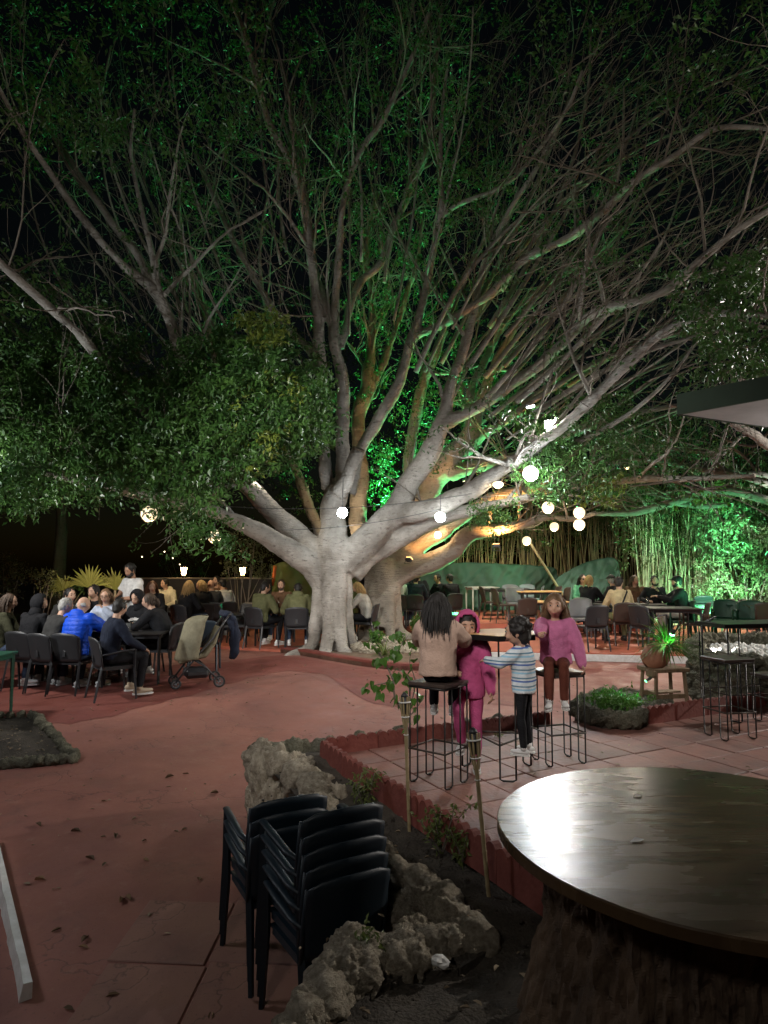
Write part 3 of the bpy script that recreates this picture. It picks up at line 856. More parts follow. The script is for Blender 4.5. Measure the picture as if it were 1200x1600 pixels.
def shoots_from(skel, per_m, tmin, lrange, rfac, keys=None, lift=.05, rmax=9, bias=(0, 0, .5)):
    S = []; D = []; Rr = []
    for k, (P, rad) in skel.items():
        if k in ('trunk', 'cut'): continue
        if keys and k not in keys: continue
        P = np.array(P); seg = np.linalg.norm(np.diff(P, axis=0), axis=1); L = seg.sum()
        n = max(1, int(per_m * L * (1 - tmin)))
        for _ in range(n):
            t = rng.uniform(tmin, 1) ** .85
            i = min(int(t * (len(P) - 1)), len(P) - 2)
            if rad[i] > rmax: continue
            tan = P[i + 1] - P[i]; tan /= np.linalg.norm(tan)
            d = tan * rng.uniform(.45, 1.0) + rng.normal(size=3) * .55 + np.array(bias) * rng.uniform(.2, 1)
            S.append(P[i]); D.append(d); Rr.append(max(.008, rad[i] * rng.uniform(*rfac)))
    S = np.array(S); D = np.array(D); Rr = np.array(Rr)
    return S, D, rng.uniform(*lrange, len(S)), Rr

def grown_crown(skel, root, m, n1, len1, len2, len3, tmin=.35, nb=60):
    """first-order branches as parts, finer shoots joined as twigs; returns tip places for leaves"""
    s, d, L, r = shoots_from(skel, n1, tmin, len1, (.25, .5))
    r = np.minimum(r, .045)
    P1, R1 = grow(s, d, L, r, 9, .13, .05)
    order = np.argsort(-R1[:, 0])
    for i in order[:nb]:
        V, F = np_tubes(P1[i:i + 1], R1[i:i + 1], 6); link("branch", mesh_np("branch", V, F, m, True), root)
    rest = order[nb:]
    V, F = np_tubes(P1[rest], R1[rest], 4); parts = [(V, F)]
    def sub(Pp, Rp, n, lr, k, wob, lift):
        idx = np.repeat(np.arange(len(Pp)), n)
        t = rng.integers(2, Pp.shape[1] - 1, len(idx))
        st = Pp[idx, t]; tan = Pp[idx, t + 1] - Pp[idx, t - 1]; tan /= np.linalg.norm(tan, axis=1, keepdims=True)
        dd = tan + rng.normal(size=(len(idx), 3)) * .55
        return grow(st, dd, rng.uniform(*lr, len(idx)), np.maximum(.0045, Rp[idx, t] * .55), k, wob, lift)
    P2, R2 = sub(P1, R1, 4, len2, 7, .17, .04); parts.append(np_tubes(P2, R2, 4))
    P3, R3 = sub(P2, R2, 2, len3, 5, .2, .02); parts.append(np_tubes(P3, R3, 3))
    VV = np.concatenate([p[0] for p in parts]); off = 0; FF = []
    for Vp, Fp in parts: FF.append(Fp + off); off += len(Vp)
    o = link("twigs", mesh_np("twigs", VV, FF, M_twig, True), root); o["kind"] = "stuff"
    tips = np.concatenate([P2[:, -1], P3[:, -1], P3[:, 3], P2[:, 4]])
    return tips
TIPS1 = grown_crown(SK1, tree, M_bark, 2.6, (1.0, 3.2), (.5, 1.8), (.25, .9))
TIPS2 = grown_crown(SK2, tree2, M_bark2, 2.2, (.9, 2.8), (.5, 1.6), (.25, .8), nb=40)

# long straight branches fanning up and to the right out of the fork
def fan(root, n, a0, a1, seed, rpx=(1.8, 4.2)):
    rr = random.Random(seed)
    for i in range(n):
        a = R(a0 + (a1 - a0) * (i + rr.uniform(0, .9)) / n); r0 = rr.uniform(290, 470); r1 = r0 + rr.uniform(300, 560); Y0 = TR + rr.uniform(-1.2, .8) - (1.0 if a < R(60) else 0); dY = rr.uniform(-2.2, .2)
        bend = rr.uniform(-.26, .22); rows = []; q = rr.uniform(*rpx)
        for k in range(7):
            t = k / 6; rad = r0 + (r1 - r0) * t; an = a + bend * t * t
            rows.append((540 + math.cos(an) * rad, 850 - math.sin(an) * rad, max(1.1, q * (1 - .65 * t)), Y0 + dY * t))
        P, rad = limb3d(rows, 4)
        b_ = MB(); b_.tube(P, rad, 6); b_.build("branch", M_bark, root, smooth=True)
        SKF.setdefault(root.name, {})['f%d_%d' % (seed, i)] = (P, rad)
SKF = {}
fan(tree, 32, 20, 68, 5, (1.8, 5.6)); fan(tree, 9, 70, 112, 6, (1.6, 3.6)); fan(tree, 11, 114, 152, 7, (1.6, 3.8))
s_, d_, L_, r_ = shoots_from(SKF[tree.name], 1.5, .25, (.4, 1.5), (.35, .6), lift=.05)
P_, R_ = grow(s_, d_, L_, np.minimum(r_, .018), 7, .13, .03)
V, F = np_tubes(P_, R_, 4); o = link("twigs", mesh_np("twigs", V, F, M_twig, True), tree); o["kind"] = "stuff"
foliage_tips = P_[:, -1]
# fine bare shoots that stand inside the crown and hang from the limbs at the right
def thicket(root, px0, px1, py0, py1, Y0, Y1, n, ang, lr, r0, name="twigs"):
    px = rng.uniform(px0, px1, n); py = rng.uniform(py0, py1, n); Yy = rng.uniform(Y0, Y1, n)
    S = np.array([W(a, b, c) for a, b, c in zip(px, py, Yy)])
    a = R(ang) + rng.normal(size=n) * .35
    D = np.stack([np.cos(a), rng.normal(size=n) * .45 - .2, np.sin(a)], 1)
    P, Rr = grow(S, D, rng.uniform(*lr, n), rng.uniform(.5, 1.3, n) * r0, 8, .12, .02)
    idx = np.repeat(np.arange(n), 3); t = rng.integers(2, 7, len(idx)); 
    P2, R2 = grow(P[idx, t], P[idx, t] - P[idx, t - 1] + rng.normal(size=(len(idx), 3)) * .12, rng.uniform(.3, .9, len(idx)), Rr[idx, t] * .6, 5, .2, .0)
    V1, F1 = np_tubes(P, Rr, 4); V2, F2 = np_tubes(P2, R2, 3)
    o = link(name, mesh_np(name, np.concatenate([V1, V2]), [F1, F2 + len(V1)], M_twig, True), root); o["kind"] = "stuff"
    return np.concatenate([P[:, -1], P2[:, -1]])
TT = [thicket(tree, 760, 1250, 120, 620, 9, 14, 420, 38, (.8, 2.6), .011),
      thicket(tree, 60, 500, 150, 600, 10.5, 15, 260, 118, (.7, 2.2), .010),
      thicket(tree, 480, 800, 60, 560, 12, 17, 260, 80, (.8, 2.2), .011)]

# ------------------------------------------------------------------ foliage
def foliage(root, centres, nleaf, spread, length, m, droop=.35, name="foliage"):
    V, F = sprigs(np.asarray(centres), nleaf, spread, length, droop)
    o = link(name, mesh_np(name, V, F, m), root); o["kind"] = "stuff"
    return o
def inside(poly, n, Yr, gap=0.0, gs=1.6, seed=0.0, edge=30):
    """places whose picture falls in a region, thinned by a 3-d noise so gaps show"""
    xs = [p[0] for p in poly]; ys = [p[1] for p in poly]; out = []
    while len(out) < n:
        x = random.uniform(min(xs), max(xs)); y = random.uniform(min(ys), max(ys))
        c = False; j = len(poly) - 1
        jx = x + random.gauss(0, edge * .4); jy = y + random.gauss(0, edge * .4)
        for i in range(len(poly)):
            if (poly[i][1] > jy) != (poly[j][1] > jy) and jx < (poly[j][0] - poly[i][0]) * (jy - poly[i][1]) / (poly[j][1] - poly[i][1]) + poly[i][0]: c = not c
            j = i
        if not c: continue
        p = W(x, y, random.uniform(*Yr))
        if mnoise.noise(p * gs + Vector((seed, 0, 0))) < gap + random.gauss(0, .08): continue
        out.append(p)
    return np.array([tuple(p) for p in out])

# big leafy mass at the left, nearer than the trunk
left_mass = [(-60, 560), (60, 545), (150, 560), (230, 600), (300, 565), (350, 520), (400, 500), (440, 520), (500, 560), (518, 640), (515, 690), (462, 708), (415, 722), (380, 745), (345, 755), (310, 785), (250, 770), (180, 775), (120, 760), (60, 800), (0, 790), (-60, 780)]
foliage(tree, inside(left_mass, 3000, (9.3, 12.2), -.10, 1.3, 1, 34), 15, .18, .10, M_leafdark)
foliage(tree, inside([(300, 620), (515, 620), (440, 715), (385, 745), (320, 790), (210, 790)], 190, (9.6, 11.5), .0, 1.6, 5), 13, .15, .085, M_leafdark)
foliage(tree, inside([(380, 600), (450, 560), (500, 640), (410, 730), (330, 740)], 45, (9.2, 10.0), .1, 2, 6), 12, .14, .085, M_leafyel)
foliage(tree, inside([(215, 780), (330, 790), (390, 870), (330, 870), (240, 830)], 110, (9.8, 11), .0, 1.6, 7), 12, .15, .085, M_leafdark)
foliage(tree, inside([(-30, 690), (70, 700), (60, 800), (-30, 820)], 90, (7.6, 8.4), .0, 1.6, 8), 12, .14, .085, M_leafdark)
foliage(tree, inside([(-60, 400), (120, 430), (330, 560), (250, 600), (-60, 590)], 520, (10, 13.5), .05, 1.2, 9), 12, .18, .085, M_leafdark)
foliage(tree, inside([(375, 480), (445, 480), (440, 540), (390, 545)], 40, (9.5, 10), -.5, 2, 11), 14, .13, .09, M_leafyel)
# leaves round the flood lamp and hanging at the right
foliage(tree, inside([(800, 640), (880, 640), (895, 700), (880, 770), (845, 790), (815, 740)], 170, (11.15, 12.0), -.1, 2, 12), 13, .14, .085, M_leafdark)
foliage(tree, inside([(880, 620), (1000, 610), (1010, 700), (960, 770), (890, 790)], 200, (10.5, 13), .05, 1.6, 13), 12, .16, .08, M_leafdark)
foliage(tree, inside([(730, 780), (800, 780), (800, 840), (745, 830)], 70, (12, 13), .0, 2, 14), 12, .14, .07, M_leafdark)
foliage(tree, inside([(890, 745), (980, 740), (970, 790), (900, 785)], 40, (11.2, 12.2), .0, 2, 15), 12, .12, .075, M_leafyel)
foliage(tree, inside([(1050, 430), (1230, 380), (1230, 600), (1080, 590)], 260, (7.5, 9), .0, 1.8, 16), 12, .15, .085, M_leafdark)
# crown overhead: sprigs at the shoot tips plus loose clumps
def pick(a, n): return a[rng.choice(len(a), min(n, len(a)), replace=False)]
foliage(tree, pick(TIPS1, 620), 20, .24, .085, M_leafdark)
foliage(tree, pick(TIPS1, 450), 6, .12, .07, M_leafdark)
foliage(tree, pick(foliage_tips, 130), 12, .18, .08, M_leafdark)
foliage(tree, pick(np.concatenate(TT), 330), 6, .14, .07, M_leafdark)
foliage(tree2, pick(TIPS2, 650), 19, .22, .08, M_leafdark)
foliage(tree, inside([(430, -40), (820, -40), (760, 300), (640, 430), (560, 330), (440, 250)], 420, (11, 16), .1, 1.1, 20), 13, .17, .085, M_leafdark)
foliage(tree, inside([(-60, -60), (420, -60), (420, 200), (200, 260), (-60, 180)], 520, (8, 13), .06, 1.0, 21), 12, .19, .085, M_leafdark)
foliage(tree, inside([(700, -60), (1260, -60), (1260, 260), (900, 120)], 190, (8, 13), .06, 1.0, 22), 12, .19, .085, M_leafdark)
foliage(tree2, inside([(540, 480), (760, 450), (770, 640), (700, 720), (600, 720), (540, 640)], 260, (15.5, 18), .05, 1.3, 23), 12, .15, .075, M_leafdark)
foliage(tree2, inside([(430, 690), (480, 690), (500, 800), (450, 800)], 60, (16, 17.5), -.1, 1.3, 24), 12, .15, .075, M_leafdark)
foliage(tree2, inside([(570, 690), (620, 690), (615, 800), (575, 800)], 90, (16.6, 18), -.2, 1.3, 25), 13, .15, .075, M_leafdark)
foliage(tree2, inside([(650, 620), (800, 560), (900, 540), (900, 640), (800, 700), (690, 780), (640, 780)], 320, (16.5, 19), .0, 1.2, 26), 12, .16, .075, M_leafdark)

# ================================================================== walls, sheets, bamboo, far trees
M_wall = mat("dark_render", (.035, .03, .028), .85, scale=3, bump=.3, bscale=30)
M_cop = mat("coping", (.20, .17, .14), .8)
def cloth_sheet(name, pts_top, pts_bot, m, label, cat, nx=120, nz=26, amp=.12):
    T = spline([tuple(p) for p in pts_top], 8); B = spline([tuple(p) for p in pts_bot], 8)
    V = []; F = []
    for j in range(nz + 1):
        for i in range(nx + 1):
            s = i / nx; a = np.array([np.interp(s * (len(T) - 1), range(len(T)), T[:, k]) for k in range(3)]); b = np.array([np.interp(s * (len(B) - 1), range(len(B)), B[:, k]) for k in range(3)])
            t = j / nz; p = Vector(a * t + b * (1 - t))
            w = amp * (mnoise.noise(Vector((p.x * 1.1, p.z * .7, 1.0))) + .8 * mnoise.noise(Vector((p.x * 3.1 + p.z * 1.6, p.z * .9, 4.0))) + .45 * mnoise.noise(Vector((p.x * 7 - p.z * 5, p.z * 3, 8.0))) + .3 * abs(mnoise.noise(Vector((p.x * 4 + p.z * 6, p.z * 5 - p.x * 2, 2.0)))))
            V.append((p.x, p.y + w, p.z + w * .25))
    for j in range(nz):
        for i in range(nx): a = j * (nx + 1) + i; F.append((a, a + 1, a + nx + 2, a + nx + 1))
    o = link(name, mesh_np(name, V, F, m, True))
    sm = o.modifiers.new("thickness", 'SOLIDIFY'); sm.thickness = .008
    return tag(o, label, cat)
M_tarp = mat("green_sheet", (.035, .075, .048), .6, scale=1.2, bump=.25, bscale=9, col2=(.055, .11, .07))
M_tarp2 = mat("olive_sheet", (.10, .11, .035), .6, scale=1.2, bump=.25, bscale=9)
YT = 21.5
cloth_sheet("shade_sheet", [W(612, 892, YT), W(650, 882, YT), W(720, 879, YT), W(800, 882, YT), W(862, 886, YT), W(872, 900, YT)], [Vector((W(612, 955, YT).x, YT, .1)), Vector((W(740, 955, YT).x, YT - .1, .3)), Vector((W(875, 955, YT).x, YT - .05, .3))],
            M_tarp, "long creased green sheet fencing off the bamboo behind the white-legged table", "sheet")
cloth_sheet("shade_sheet", [W(868, 905, 20.5), W(900, 885, 20.5), W(940, 873, 20.5), W(962, 874, 20.5), W(970, 900, 20.5)], [Vector((W(868, 950, 20.5).x, 20.4, .2)), Vector((W(972, 950, 20.5).x, 20.4, .2))],
            M_tarp, "peaked green sheet behind the woman in sunglasses", "sheet", 60, 18)
cloth_sheet("shade_sheet", [W(424, 884, 20), W(450, 876, 20), W(500, 880, 20), W(560, 890, 20)], [Vector((W(424, 960, 20).x, 20, 0)), Vector((W(560, 960, 20).x, 20, 0))],
            M_tarp2, "olive green sheet behind the big trunk on its left side", "sheet", 60, 18)
def pole(p0, p1, r, m, label, name="pole", cat="pole"):
    return tag(MB().tube([p0, Vector(p0).lerp(Vector(p1), .5) + Vector((.01, .01, 0)), p1], r, 8).build(name, m, None, True), label, cat)
M_cane = mat("dry_cane", (.30, .23, .12), .6, scale=8, stretch=(1, 1, .3), var=.3)
pole(W(884, 938, 18.6), W(822, 838, 18.6), .035, M_cane, "leaning cane pole in front of the green sheet")
pole(W(425, 915, 19.4), W(430, 884, 19.4), .05, mat("orange_cloth", (.55, .12, .03), .7), "orange furled cloth beside the olive sheet", "furled_cloth", "cloth")
# wall with lanterns on the left
w0, w1 = W(195, 905, 19), W(424, 904, 19)
lw = empty("low_wall", (w0.x, 19, 0), label="low dark garden wall with two small lit lanterns on top", cat="wall")
L_ = w1.x - w0.x
MB().box((L_ / 2, 0, w0.z / 2), (L_, .22, w0.z)).build("wall_body", M_wall, lw)
MB().box((L_ / 2, 0, w0.z + .022), (L_ + .06, .30, .04), bev=.008).build("coping", M_cop, lw)
def wall_lantern(px, lb):
    p = W(px, 905, 19); r = empty("wall_lantern", (p.x, 19, w0.z + .04), label=lb, cat="lantern", group="lit lanterns on the low dark wall")
    MB().lathe([(.07, 0), (.07, .02), (.03, .04), (.05, .08)], 8).build("base", P_DARK, r)
    MB().lathe([(.05, .08), (.085, .28), (.0, .30)], 8).build("pane", emat("lantern_glow", (1, .62, .25), 45), r)
    fr = MB()
    for a in np.linspace(0, 2 * math.pi, 5)[:-1]: fr.tube([(.053 * math.cos(a), .053 * math.sin(a), .08), (.09 * math.cos(a), .09 * math.sin(a), .28)], .007, 4)
    fr.lathe([(.10, .285), (.04, .34), (.012, .37)], 8); fr.build("frame", P_DARK, r)
P_DARK = plastic("anthracite", (.022, .022, .024)) if 'plastic' in globals() else mat("plastic_anthracite", (.022, .022, .024), .45, var=.08)
wall_lantern(287, "small glowing lantern on the dark wall, behind the blond women"); wall_lantern(379, "small glowing lantern on the dark wall, between the two rear groups")

# distant lights of the hillside
for px, py in ((257, 862), (281, 882), (222, 870), (270, 872)):
    p = W(px, py, 70); tag(MB().ball((0, 0, 0), .07, 6, 4).build("distant_light", emat("far_light", (1, .8, .5), 4), None, loc=p), "tiny far-off light on the dark hillside", "light", "tiny lights on the dark hillside")

def bush(px0, px1, py0, py1, Y0, Y1, n, label, m, leaf=.07, name="bush", group=None, nl=12, base=0.0, cat="bush"):
    cx = W((px0 + px1) / 2, 900, (Y0 + Y1) / 2).x
    r = empty(name, (cx, (Y0 + Y1) / 2, base), label=label, cat=cat, group=group)
    C = inside([(px0, py0 + 10), ((px0 + px1) / 2, py0), (px1, py0 + 12), (px1, py1), (px0, py1)], n, (Y0, Y1), -.05, 2.2, px0, 14)
    C -= np.array([cx, (Y0 + Y1) / 2, base])
    V, F = sprigs(C, nl, .14, leaf, .2); o = link("foliage", mesh_np("foliage", V, F, m), r); o["kind"] = "stuff"
    st = MB()
    for _ in range(9):
        e = C[random.randrange(len(C))]; b0 = Vector((random.uniform(-.15, .15), random.uniform(-.1, .1), 0)); e = Vector(e)
        st.tube([b0, b0.lerp(e, .5) + Vector((random.uniform(-.1, .1), 0, .05)), e], [.02, .014, .005], 5)
    st.build("stem", M_twig, r, True)
    return r
M_olive = leaf_mat("olive_leaf", (.06, .07, .025), (.11, .115, .05))
bush(346, 424, 832, 905, 15.6, 17, 110, "yellow-lit leafy bush left of the olive sheet", M_olive)
bush(-30, 36, 858, 930, 13.6, 15, 120, "grey-green bush at the far left behind the diners", M_olive, .05)
bush(40, 84, 885, 930, 14.2, 15, 40, "dim sprouting bush beside the fan palms", M_olive, .07)
bush(84, 130, 900, 935, 15.4, 16.4, 40, "dark low bush under the fan palms", M_leafbg, .07)
bush(250, 330, 858, 905, 22, 25, 110, "dark bush beyond the wall lanterns", M_leafbg, .07)
# fan palms
def fan_palm(px, py, Y, n, R_, label, tilt):
    p = W(px, py, Y); r = empty("fan_palm", (p.x, Y, 0), label=label, cat="palm", group="fan palms behind the left diners")
    st = MB(); st.tube([(0, 0, 0), (.02, 0, p.z * .5), (0, 0, p.z)], [.05, .045, .03], 7); st.build("stem", M_twig, r, True)
    for i in range(n):
        a = R(-75) + R(150) * i / (n - 1) + R(tilt)
        d = Vector((math.sin(a), random.uniform(-.25, .05), math.cos(a))).normalized(); s = Vector((math.cos(a), .3, -math.sin(a))).normalized()
        L = R_ * random.uniform(.85, 1.1); c0 = Vector((0, 0, p.z)); m_ = MB()
        m_.add([c0, c0 + d * L * .55 + s * .032, c0 + d * L - Vector((0, 0, .05)), c0 + d * L * .55 - s * .032, c0 + d * L * .5 - Vector((0, .02, 0))], [(0, 1, 4), (1, 2, 4), (2, 3, 4), (3, 0, 4)])
        m_.build("blade", M_palm, r)
M_palm = leaf_mat("palm_leaf", (.16, .17, .05), (.24, .24, .08), .35)
fan_palm(140, 918, 15.2, 17, .55, "fan palm with a bright lit fan of stiff leaves behind the diners", 0); fan_palm(100, 922, 15.4, 13, .42, "smaller fan palm leaning left of the bright one", -18); fan_palm(180, 922, 15.6, 15, .55, "dimmer fan palm just behind the waiter", 12)

# bamboo
def bamboo(label, px0, px1, Y0, Y1, n, h, fl, lean=.1, leafpx=None, m=M_cane, r=.022, base=.1):
    cx = W((px0 + px1) / 2, 900, (Y0 + Y1) / 2).x; cy = (Y0 + Y1) / 2
    root = empty("bamboo_clump", (cx, cy, base), label=label, cat="bamboo")
    P = np.zeros((n, 9, 3)); px = rng.uniform(px0, px1, n); Yy = rng.uniform(Y0, Y1, n)
    P[:, 0, 0] = (px - 600) / FPX * Yy - cx; P[:, 0, 1] = Yy - cy
    ln = rng.normal(size=n) * lean; bend = rng.normal(size=n) * .05
    H = h * rng.uniform(.7, 1.1, n)
    for k in range(1, 9):
        t = k / 8; P[:, k, 0] = P[:, 0, 0] + ln * t * H * .5 + bend * t * t * H; P[:, k, 1] = P[:, 0, 1] + rng.normal(size=n) * .01 - .06 * t * t * H; P[:, k, 2] = t * H
    Rr = np.repeat(rng.uniform(.5, 1.2, n)[:, None] * r, 9, 1) * np.linspace(1, .35, 9)[None]
    big = n // 2
    for i in range(min(big, 40)):
        V, F = np_tubes(P[i:i + 1], Rr[i:i + 1], 6); link("culm", mesh_np("culm", V, F, m, True), root)
    V, F = np_tubes(P[min(big, 40):], Rr[min(big, 40):], 5); o = link("culms", mesh_np("culms", V, F, m, True), root); o["kind"] = "stuff"
    if fl:
        i = rng.integers(0, n, fl); k = rng.integers(leafpx or 3, 9, fl); C = P[i, k] + rng.normal(size=(fl, 3)) * np.array([.28, .25, .25])
        V, F = sprigs(C, 12, .16, .11, .55); o = link("foliage", mesh_np("foliage", V, F, M_bamboo), root); o["kind"] = "stuff"
    return root
bamboo("dry bamboo thicket behind the long green sheet", 700, 850, 22.2, 24, 110, 3.6, 260, .12, 6)
bamboo("tall bamboo stems between the green sheets", 850, 985, 21.5, 23.5, 90, 4.6, 240, .16, 6)
bamboo("pale green bamboo with thin upright stems behind the man in the cap", 1000, 1110, 18.2, 20, 230, 3.3, 420, .14, 5, mat("green_cane", (.36, .42, .24), .5, var=.3, scale=5), .015)
bamboo("leafy bamboo at the far right behind the green tables", 1095, 1230, 17.2, 19.5, 110, 4.0, 1000, .2, 2, mat("green_cane", (.36, .42, .24), .5), .015)
bamboo("dark bamboo mass far behind at the right", 930, 1260, 22, 26, 90, 6.5, 900, .2, 3)
bush(1085, 1240, 780, 930, 16.2, 17.6, 420, "bright leafy shrub at the right edge lit by a white lamp", leaf_mat("pale_shrub_leaf", (.12, .17, .08), (.20, .25, .13)), .09, base=.1)
bush(1170, 1240, 925, 975, 13.8, 14.6, 60, "low pale shrub beside the white pebbles", M_olive, .07, base=.1)
# tree with green-lit limbs reaching in from the right
TR3 = 14.2
LIMBS3 = {
 'trunk': [(1330, 980, 22, TR3), (1325, 900, 20, TR3), (1318, 840, 19, TR3), (1300, 800, 17, TR3)],
 'a': [(1305, 815, 10, TR3), (1250, 800, 8, TR3), (1200, 782, 7, TR3), (1160, 770, 7, TR3 + .1), (1112, 767, 7, TR3 + .2), (1075, 777, 7, TR3 + .3), (1050, 785, 6.5, TR3 + .3), (1007, 796, 6.5, TR3 + .4), (982, 802, 5, TR3 + .4), (928, 803, 3, TR3 + .4)],
 'b': [(1300, 800, 8, TR3), (1220, 765, 6, TR3 + .3), (1160, 745, 5, TR3 + .4), (1112, 737, 5, TR3 + .5), (1075, 730, 4.5, TR3 + .6), (1040, 724, 4, TR3 + .7), (995, 718, 3, TR3 + .8), (950, 712, 2, TR3 + .8)],
 'c': [(1300, 800, 8, TR3), (1230, 750, 6, TR3 + .5), (1150, 738, 4, TR3 + .6), (1122, 730, 4.5, TR3 + .6), (1110, 711, 4.5, TR3 + .7), (1075, 704, 4, TR3 + .8), (1025, 697, 3, TR3 + .9), (980, 690, 2, TR3 + .9)],
 'd': [(1137, 788, 3, TR3 + .3), (1100, 792, 4, TR3 + .3), (1062, 787, 4, TR3 + .3), (1050, 785, 5, TR3 + .3)],
 'e': [(1318, 840, 10, TR3 - .5), (1260, 760, 8, TR3 - 2), (1205, 700, 8, TR3 - 3.5), (1165, 672, 7, TR3 - 4.5), (1130, 655, 5, TR3 - 5)],
 'f': [(1112, 711, 3, TR3 + .7), (1140, 700, 3, TR3 + .6), (1165, 716, 2.5, TR3 + .5), (1180, 735, 2, TR3 + .5)],
}
tree3 = empty("shade_tree", (0, 0, 0), label="tree beyond the right edge whose green-lit limbs reach in above the bamboo", cat="tree")
SK3 = build_tree(tree3, LIMBS3, [], .04, M_bark, .2)
TIPS3 = grown_crown(SK3, tree3, M_bark, 3.2, (.6, 1.8), (.4, 1.1), (.2, .6), nb=16)
foliage(tree3, pick(TIPS3, 500), 8, .14, .075, M_leafbg)
foliage(tree3, inside([(930, 640), (1240, 640), (1240, 870), (990, 860), (930, 790)], 900, (17, 20.5), -.15, 1.3, 40), 12, .16, .075, M_leafbg)
foliage(tree3, inside([(1040, 745), (1140, 750), (1150, 800), (1050, 790)], 25, (13.4, 14), .0, 1.3, 41), 10, .12, .075, M_leafyel)
# far dark trees closing the view
for i, (x0, x1, y0, lb) in enumerate([(-80, 260, 560, "dark tree mass beyond the left diners"), (640, 1010, 420, "dark tree behind the two ficus trunks at the right"), (380, 640, 480, "dark tree behind the big grey trunk")]):
    r = empty("background_tree", (W((x0 + x1) / 2, 900, 27).x, 27, 0), label=lb, cat="tree")
    tb = MB(); tb.tube([(0, 0, -.1), (.1, 0, 3), (-.1, 0, 6)], [.3, .22, .1], 9); tb.build("trunk", M_bark2, r, True)
    C = inside([(x0, 820 if i else 800), (x0 + 30, y0), ((x0 + x1) / 2, y0 - 60), (x1, y0 + 20), (x1, 840 if i else 780)], 380, (25, 30), -.05, .6, i * 3, 30) - np.array([r.location.x, 27, 0])
    V, F = sprigs(C, 13, .35, .16, .3); o = link("crown", mesh_np("crown", V, F, M_leafbg), r); o["kind"] = "stuff"

# ------------------------------------------------------------------ roof corner at the top right
M_fascia = mat("dark_green_fascia", (.030, .052, .032), .75, scale=4, bump=.1); M_soffit = mat("white_soffit", (.45, .45, .44), .7, scale=3, bump=.1)
pa = W(1064, 648, 5.2)
pb_ = W(1215, 625, 4.66); pc = W(1215, 674, 5.75)
da = (pb_ - pa); da.z = 0; da = da.normalized() * 3.0; dc = (pc - pa); dc.z = 0; dc = dc.normalized() * 3.2
rf = empty("kiosk_roof", (pa.x, pa.y, 0), label="corner of a flat roof with a dark green fascia and white underside", cat="roof")
zs = pa.z
q4 = [Vector((0, 0, 0)), da, da + dc, dc]
MB().prism([(p.x, p.y) for p in q4], zs + .004, zs + .03).build("soffit", M_soffit, rf)
fb = MB(); th = .16
for p, q_ in ((q4[0], q4[1]), (q4[0], q4[3])):
    d = q_ - p; c = (p + q_) / 2; nn = Vector((d.y, -d.x, 0)).normalized()
    if nn.dot(c - (q4[0] + q4[2]) / 2) < 0: nn = -nn
    fb.box((c.x + nn.x * .012, c.y + nn.y * .012, zs + th / 2), (d.length + .024, .024, th), rz=math.atan2(d.y, d.x))
fb.build("fascia", M_fascia, rf)
MB().prism([(p.x, p.y) for p in q4], zs + th - .02, zs + th).build("roof_deck", M_fascia, rf)
ps = MB(); c = (q4[0] + q4[2]) / 2
ps.tube([(c.x, c.y, 0), (c.x, c.y, zs + .005)], .06, 10); ps.build("post", M_wall, rf)

# ================================================================== furniture
def plastic(n, c, rough=.45): return mat("plastic_" + n, c, rough, var=.08, scale=5, bump=.06, bscale=120, spec=.5)
P_DARK = plastic("anthracite", (.022, .022, .024)); P_TEAL = plastic("dark_blue", (.006, .015, .024), .5); P_BROWN = plastic("brown", (.055, .036, .028))
P_GREY = plastic("grey", (.16, .16, .17)); P_GREEN = plastic("green", (.012, .075, .045)); P_GALV = mat("painted_steel", (.40, .40, .38), .45, metal=.3)
M_metal = mat("black_rod", (.022, .020, .019), .45, metal=.6, var=.2); M_rust = mat("worn_rod", (.06, .045, .035), .55, metal=.5, var=.3)
M_wood = mat("varnished_wood", (.58, .35, .15), .6, scale=2.5, stretch=(1, 9, 1), spec=.2, col2=(.70, .45, .21), bump=.08, bscale=20)
M_woodold = mat("old_timber", (.12, .075, .04), .75, scale=3, stretch=(6, 6, .8), col2=(.24, .16, .09), bump=.5, bscale=22)
M_tabletop = mat("dark_tabletop", (.03, .028, .028), .35, scale=5)
M_glass = mat("drinking_glass", (.75, .78, .76), .08, spec=.8, transl=.0); M_glass.node_tree.nodes["Principled BSDF"].inputs["Transmission Weight"].default_value = .85
M_china = mat("white_china", (.75, .74, .72), .25); M_bottle = mat("brown_glass", (.06, .03, .01), .1)
M_linen = mat("paper", (.7, .69, .66), .8)

def back_panel(w, h, th, bow, r=.07, nx=12):
    """a solid chair back: bowed sheet with rounded top corners"""
    V = []; F = []; nz = 9
    for side in (0, 1):
        for j in range(nz + 1):
            t = j / nz; z = t * h
            hw = w / 2 * (1 - .04 * (1 - t))
            if z > h - r: hw = w / 2 - r + math.sqrt(max(r * r - (z - h + r) ** 2, 0)) * 1.0
            for i in range(nx + 1):
                s = -1 + 2 * i / nx
                x = hw * s
                y = -bow * (1 - s * s) - .14 * z - .03 * t * t - (th if side else 0)
                zz = z + .02 * (s * s - 1) * t * 0 - (.016 * s * s if t > .99 else 0)
                V.append((x, y, zz))
    m = (nx + 1) * (nz + 1)
    for j in range(nz):
        for i in range(nx):
            a = j * (nx + 1) + i
            F.append((a, a + 1, a + nx + 2, a + nx + 1)); F.append((m + a + 1, m + a, m + a + nx + 1, m + a + nx + 2))
    def st(a, b): F.append((a, b, m + b, m + a))
    for i in range(nx):
        st(i + 1, i); a = nz * (nx + 1) + i; st(a, a + 1)
    for j in range(nz):
        a = j * (nx + 1); st(a, a + nx + 1); a = j * (nx + 1) + nx; st(a + nx + 1, a)
    return V, F

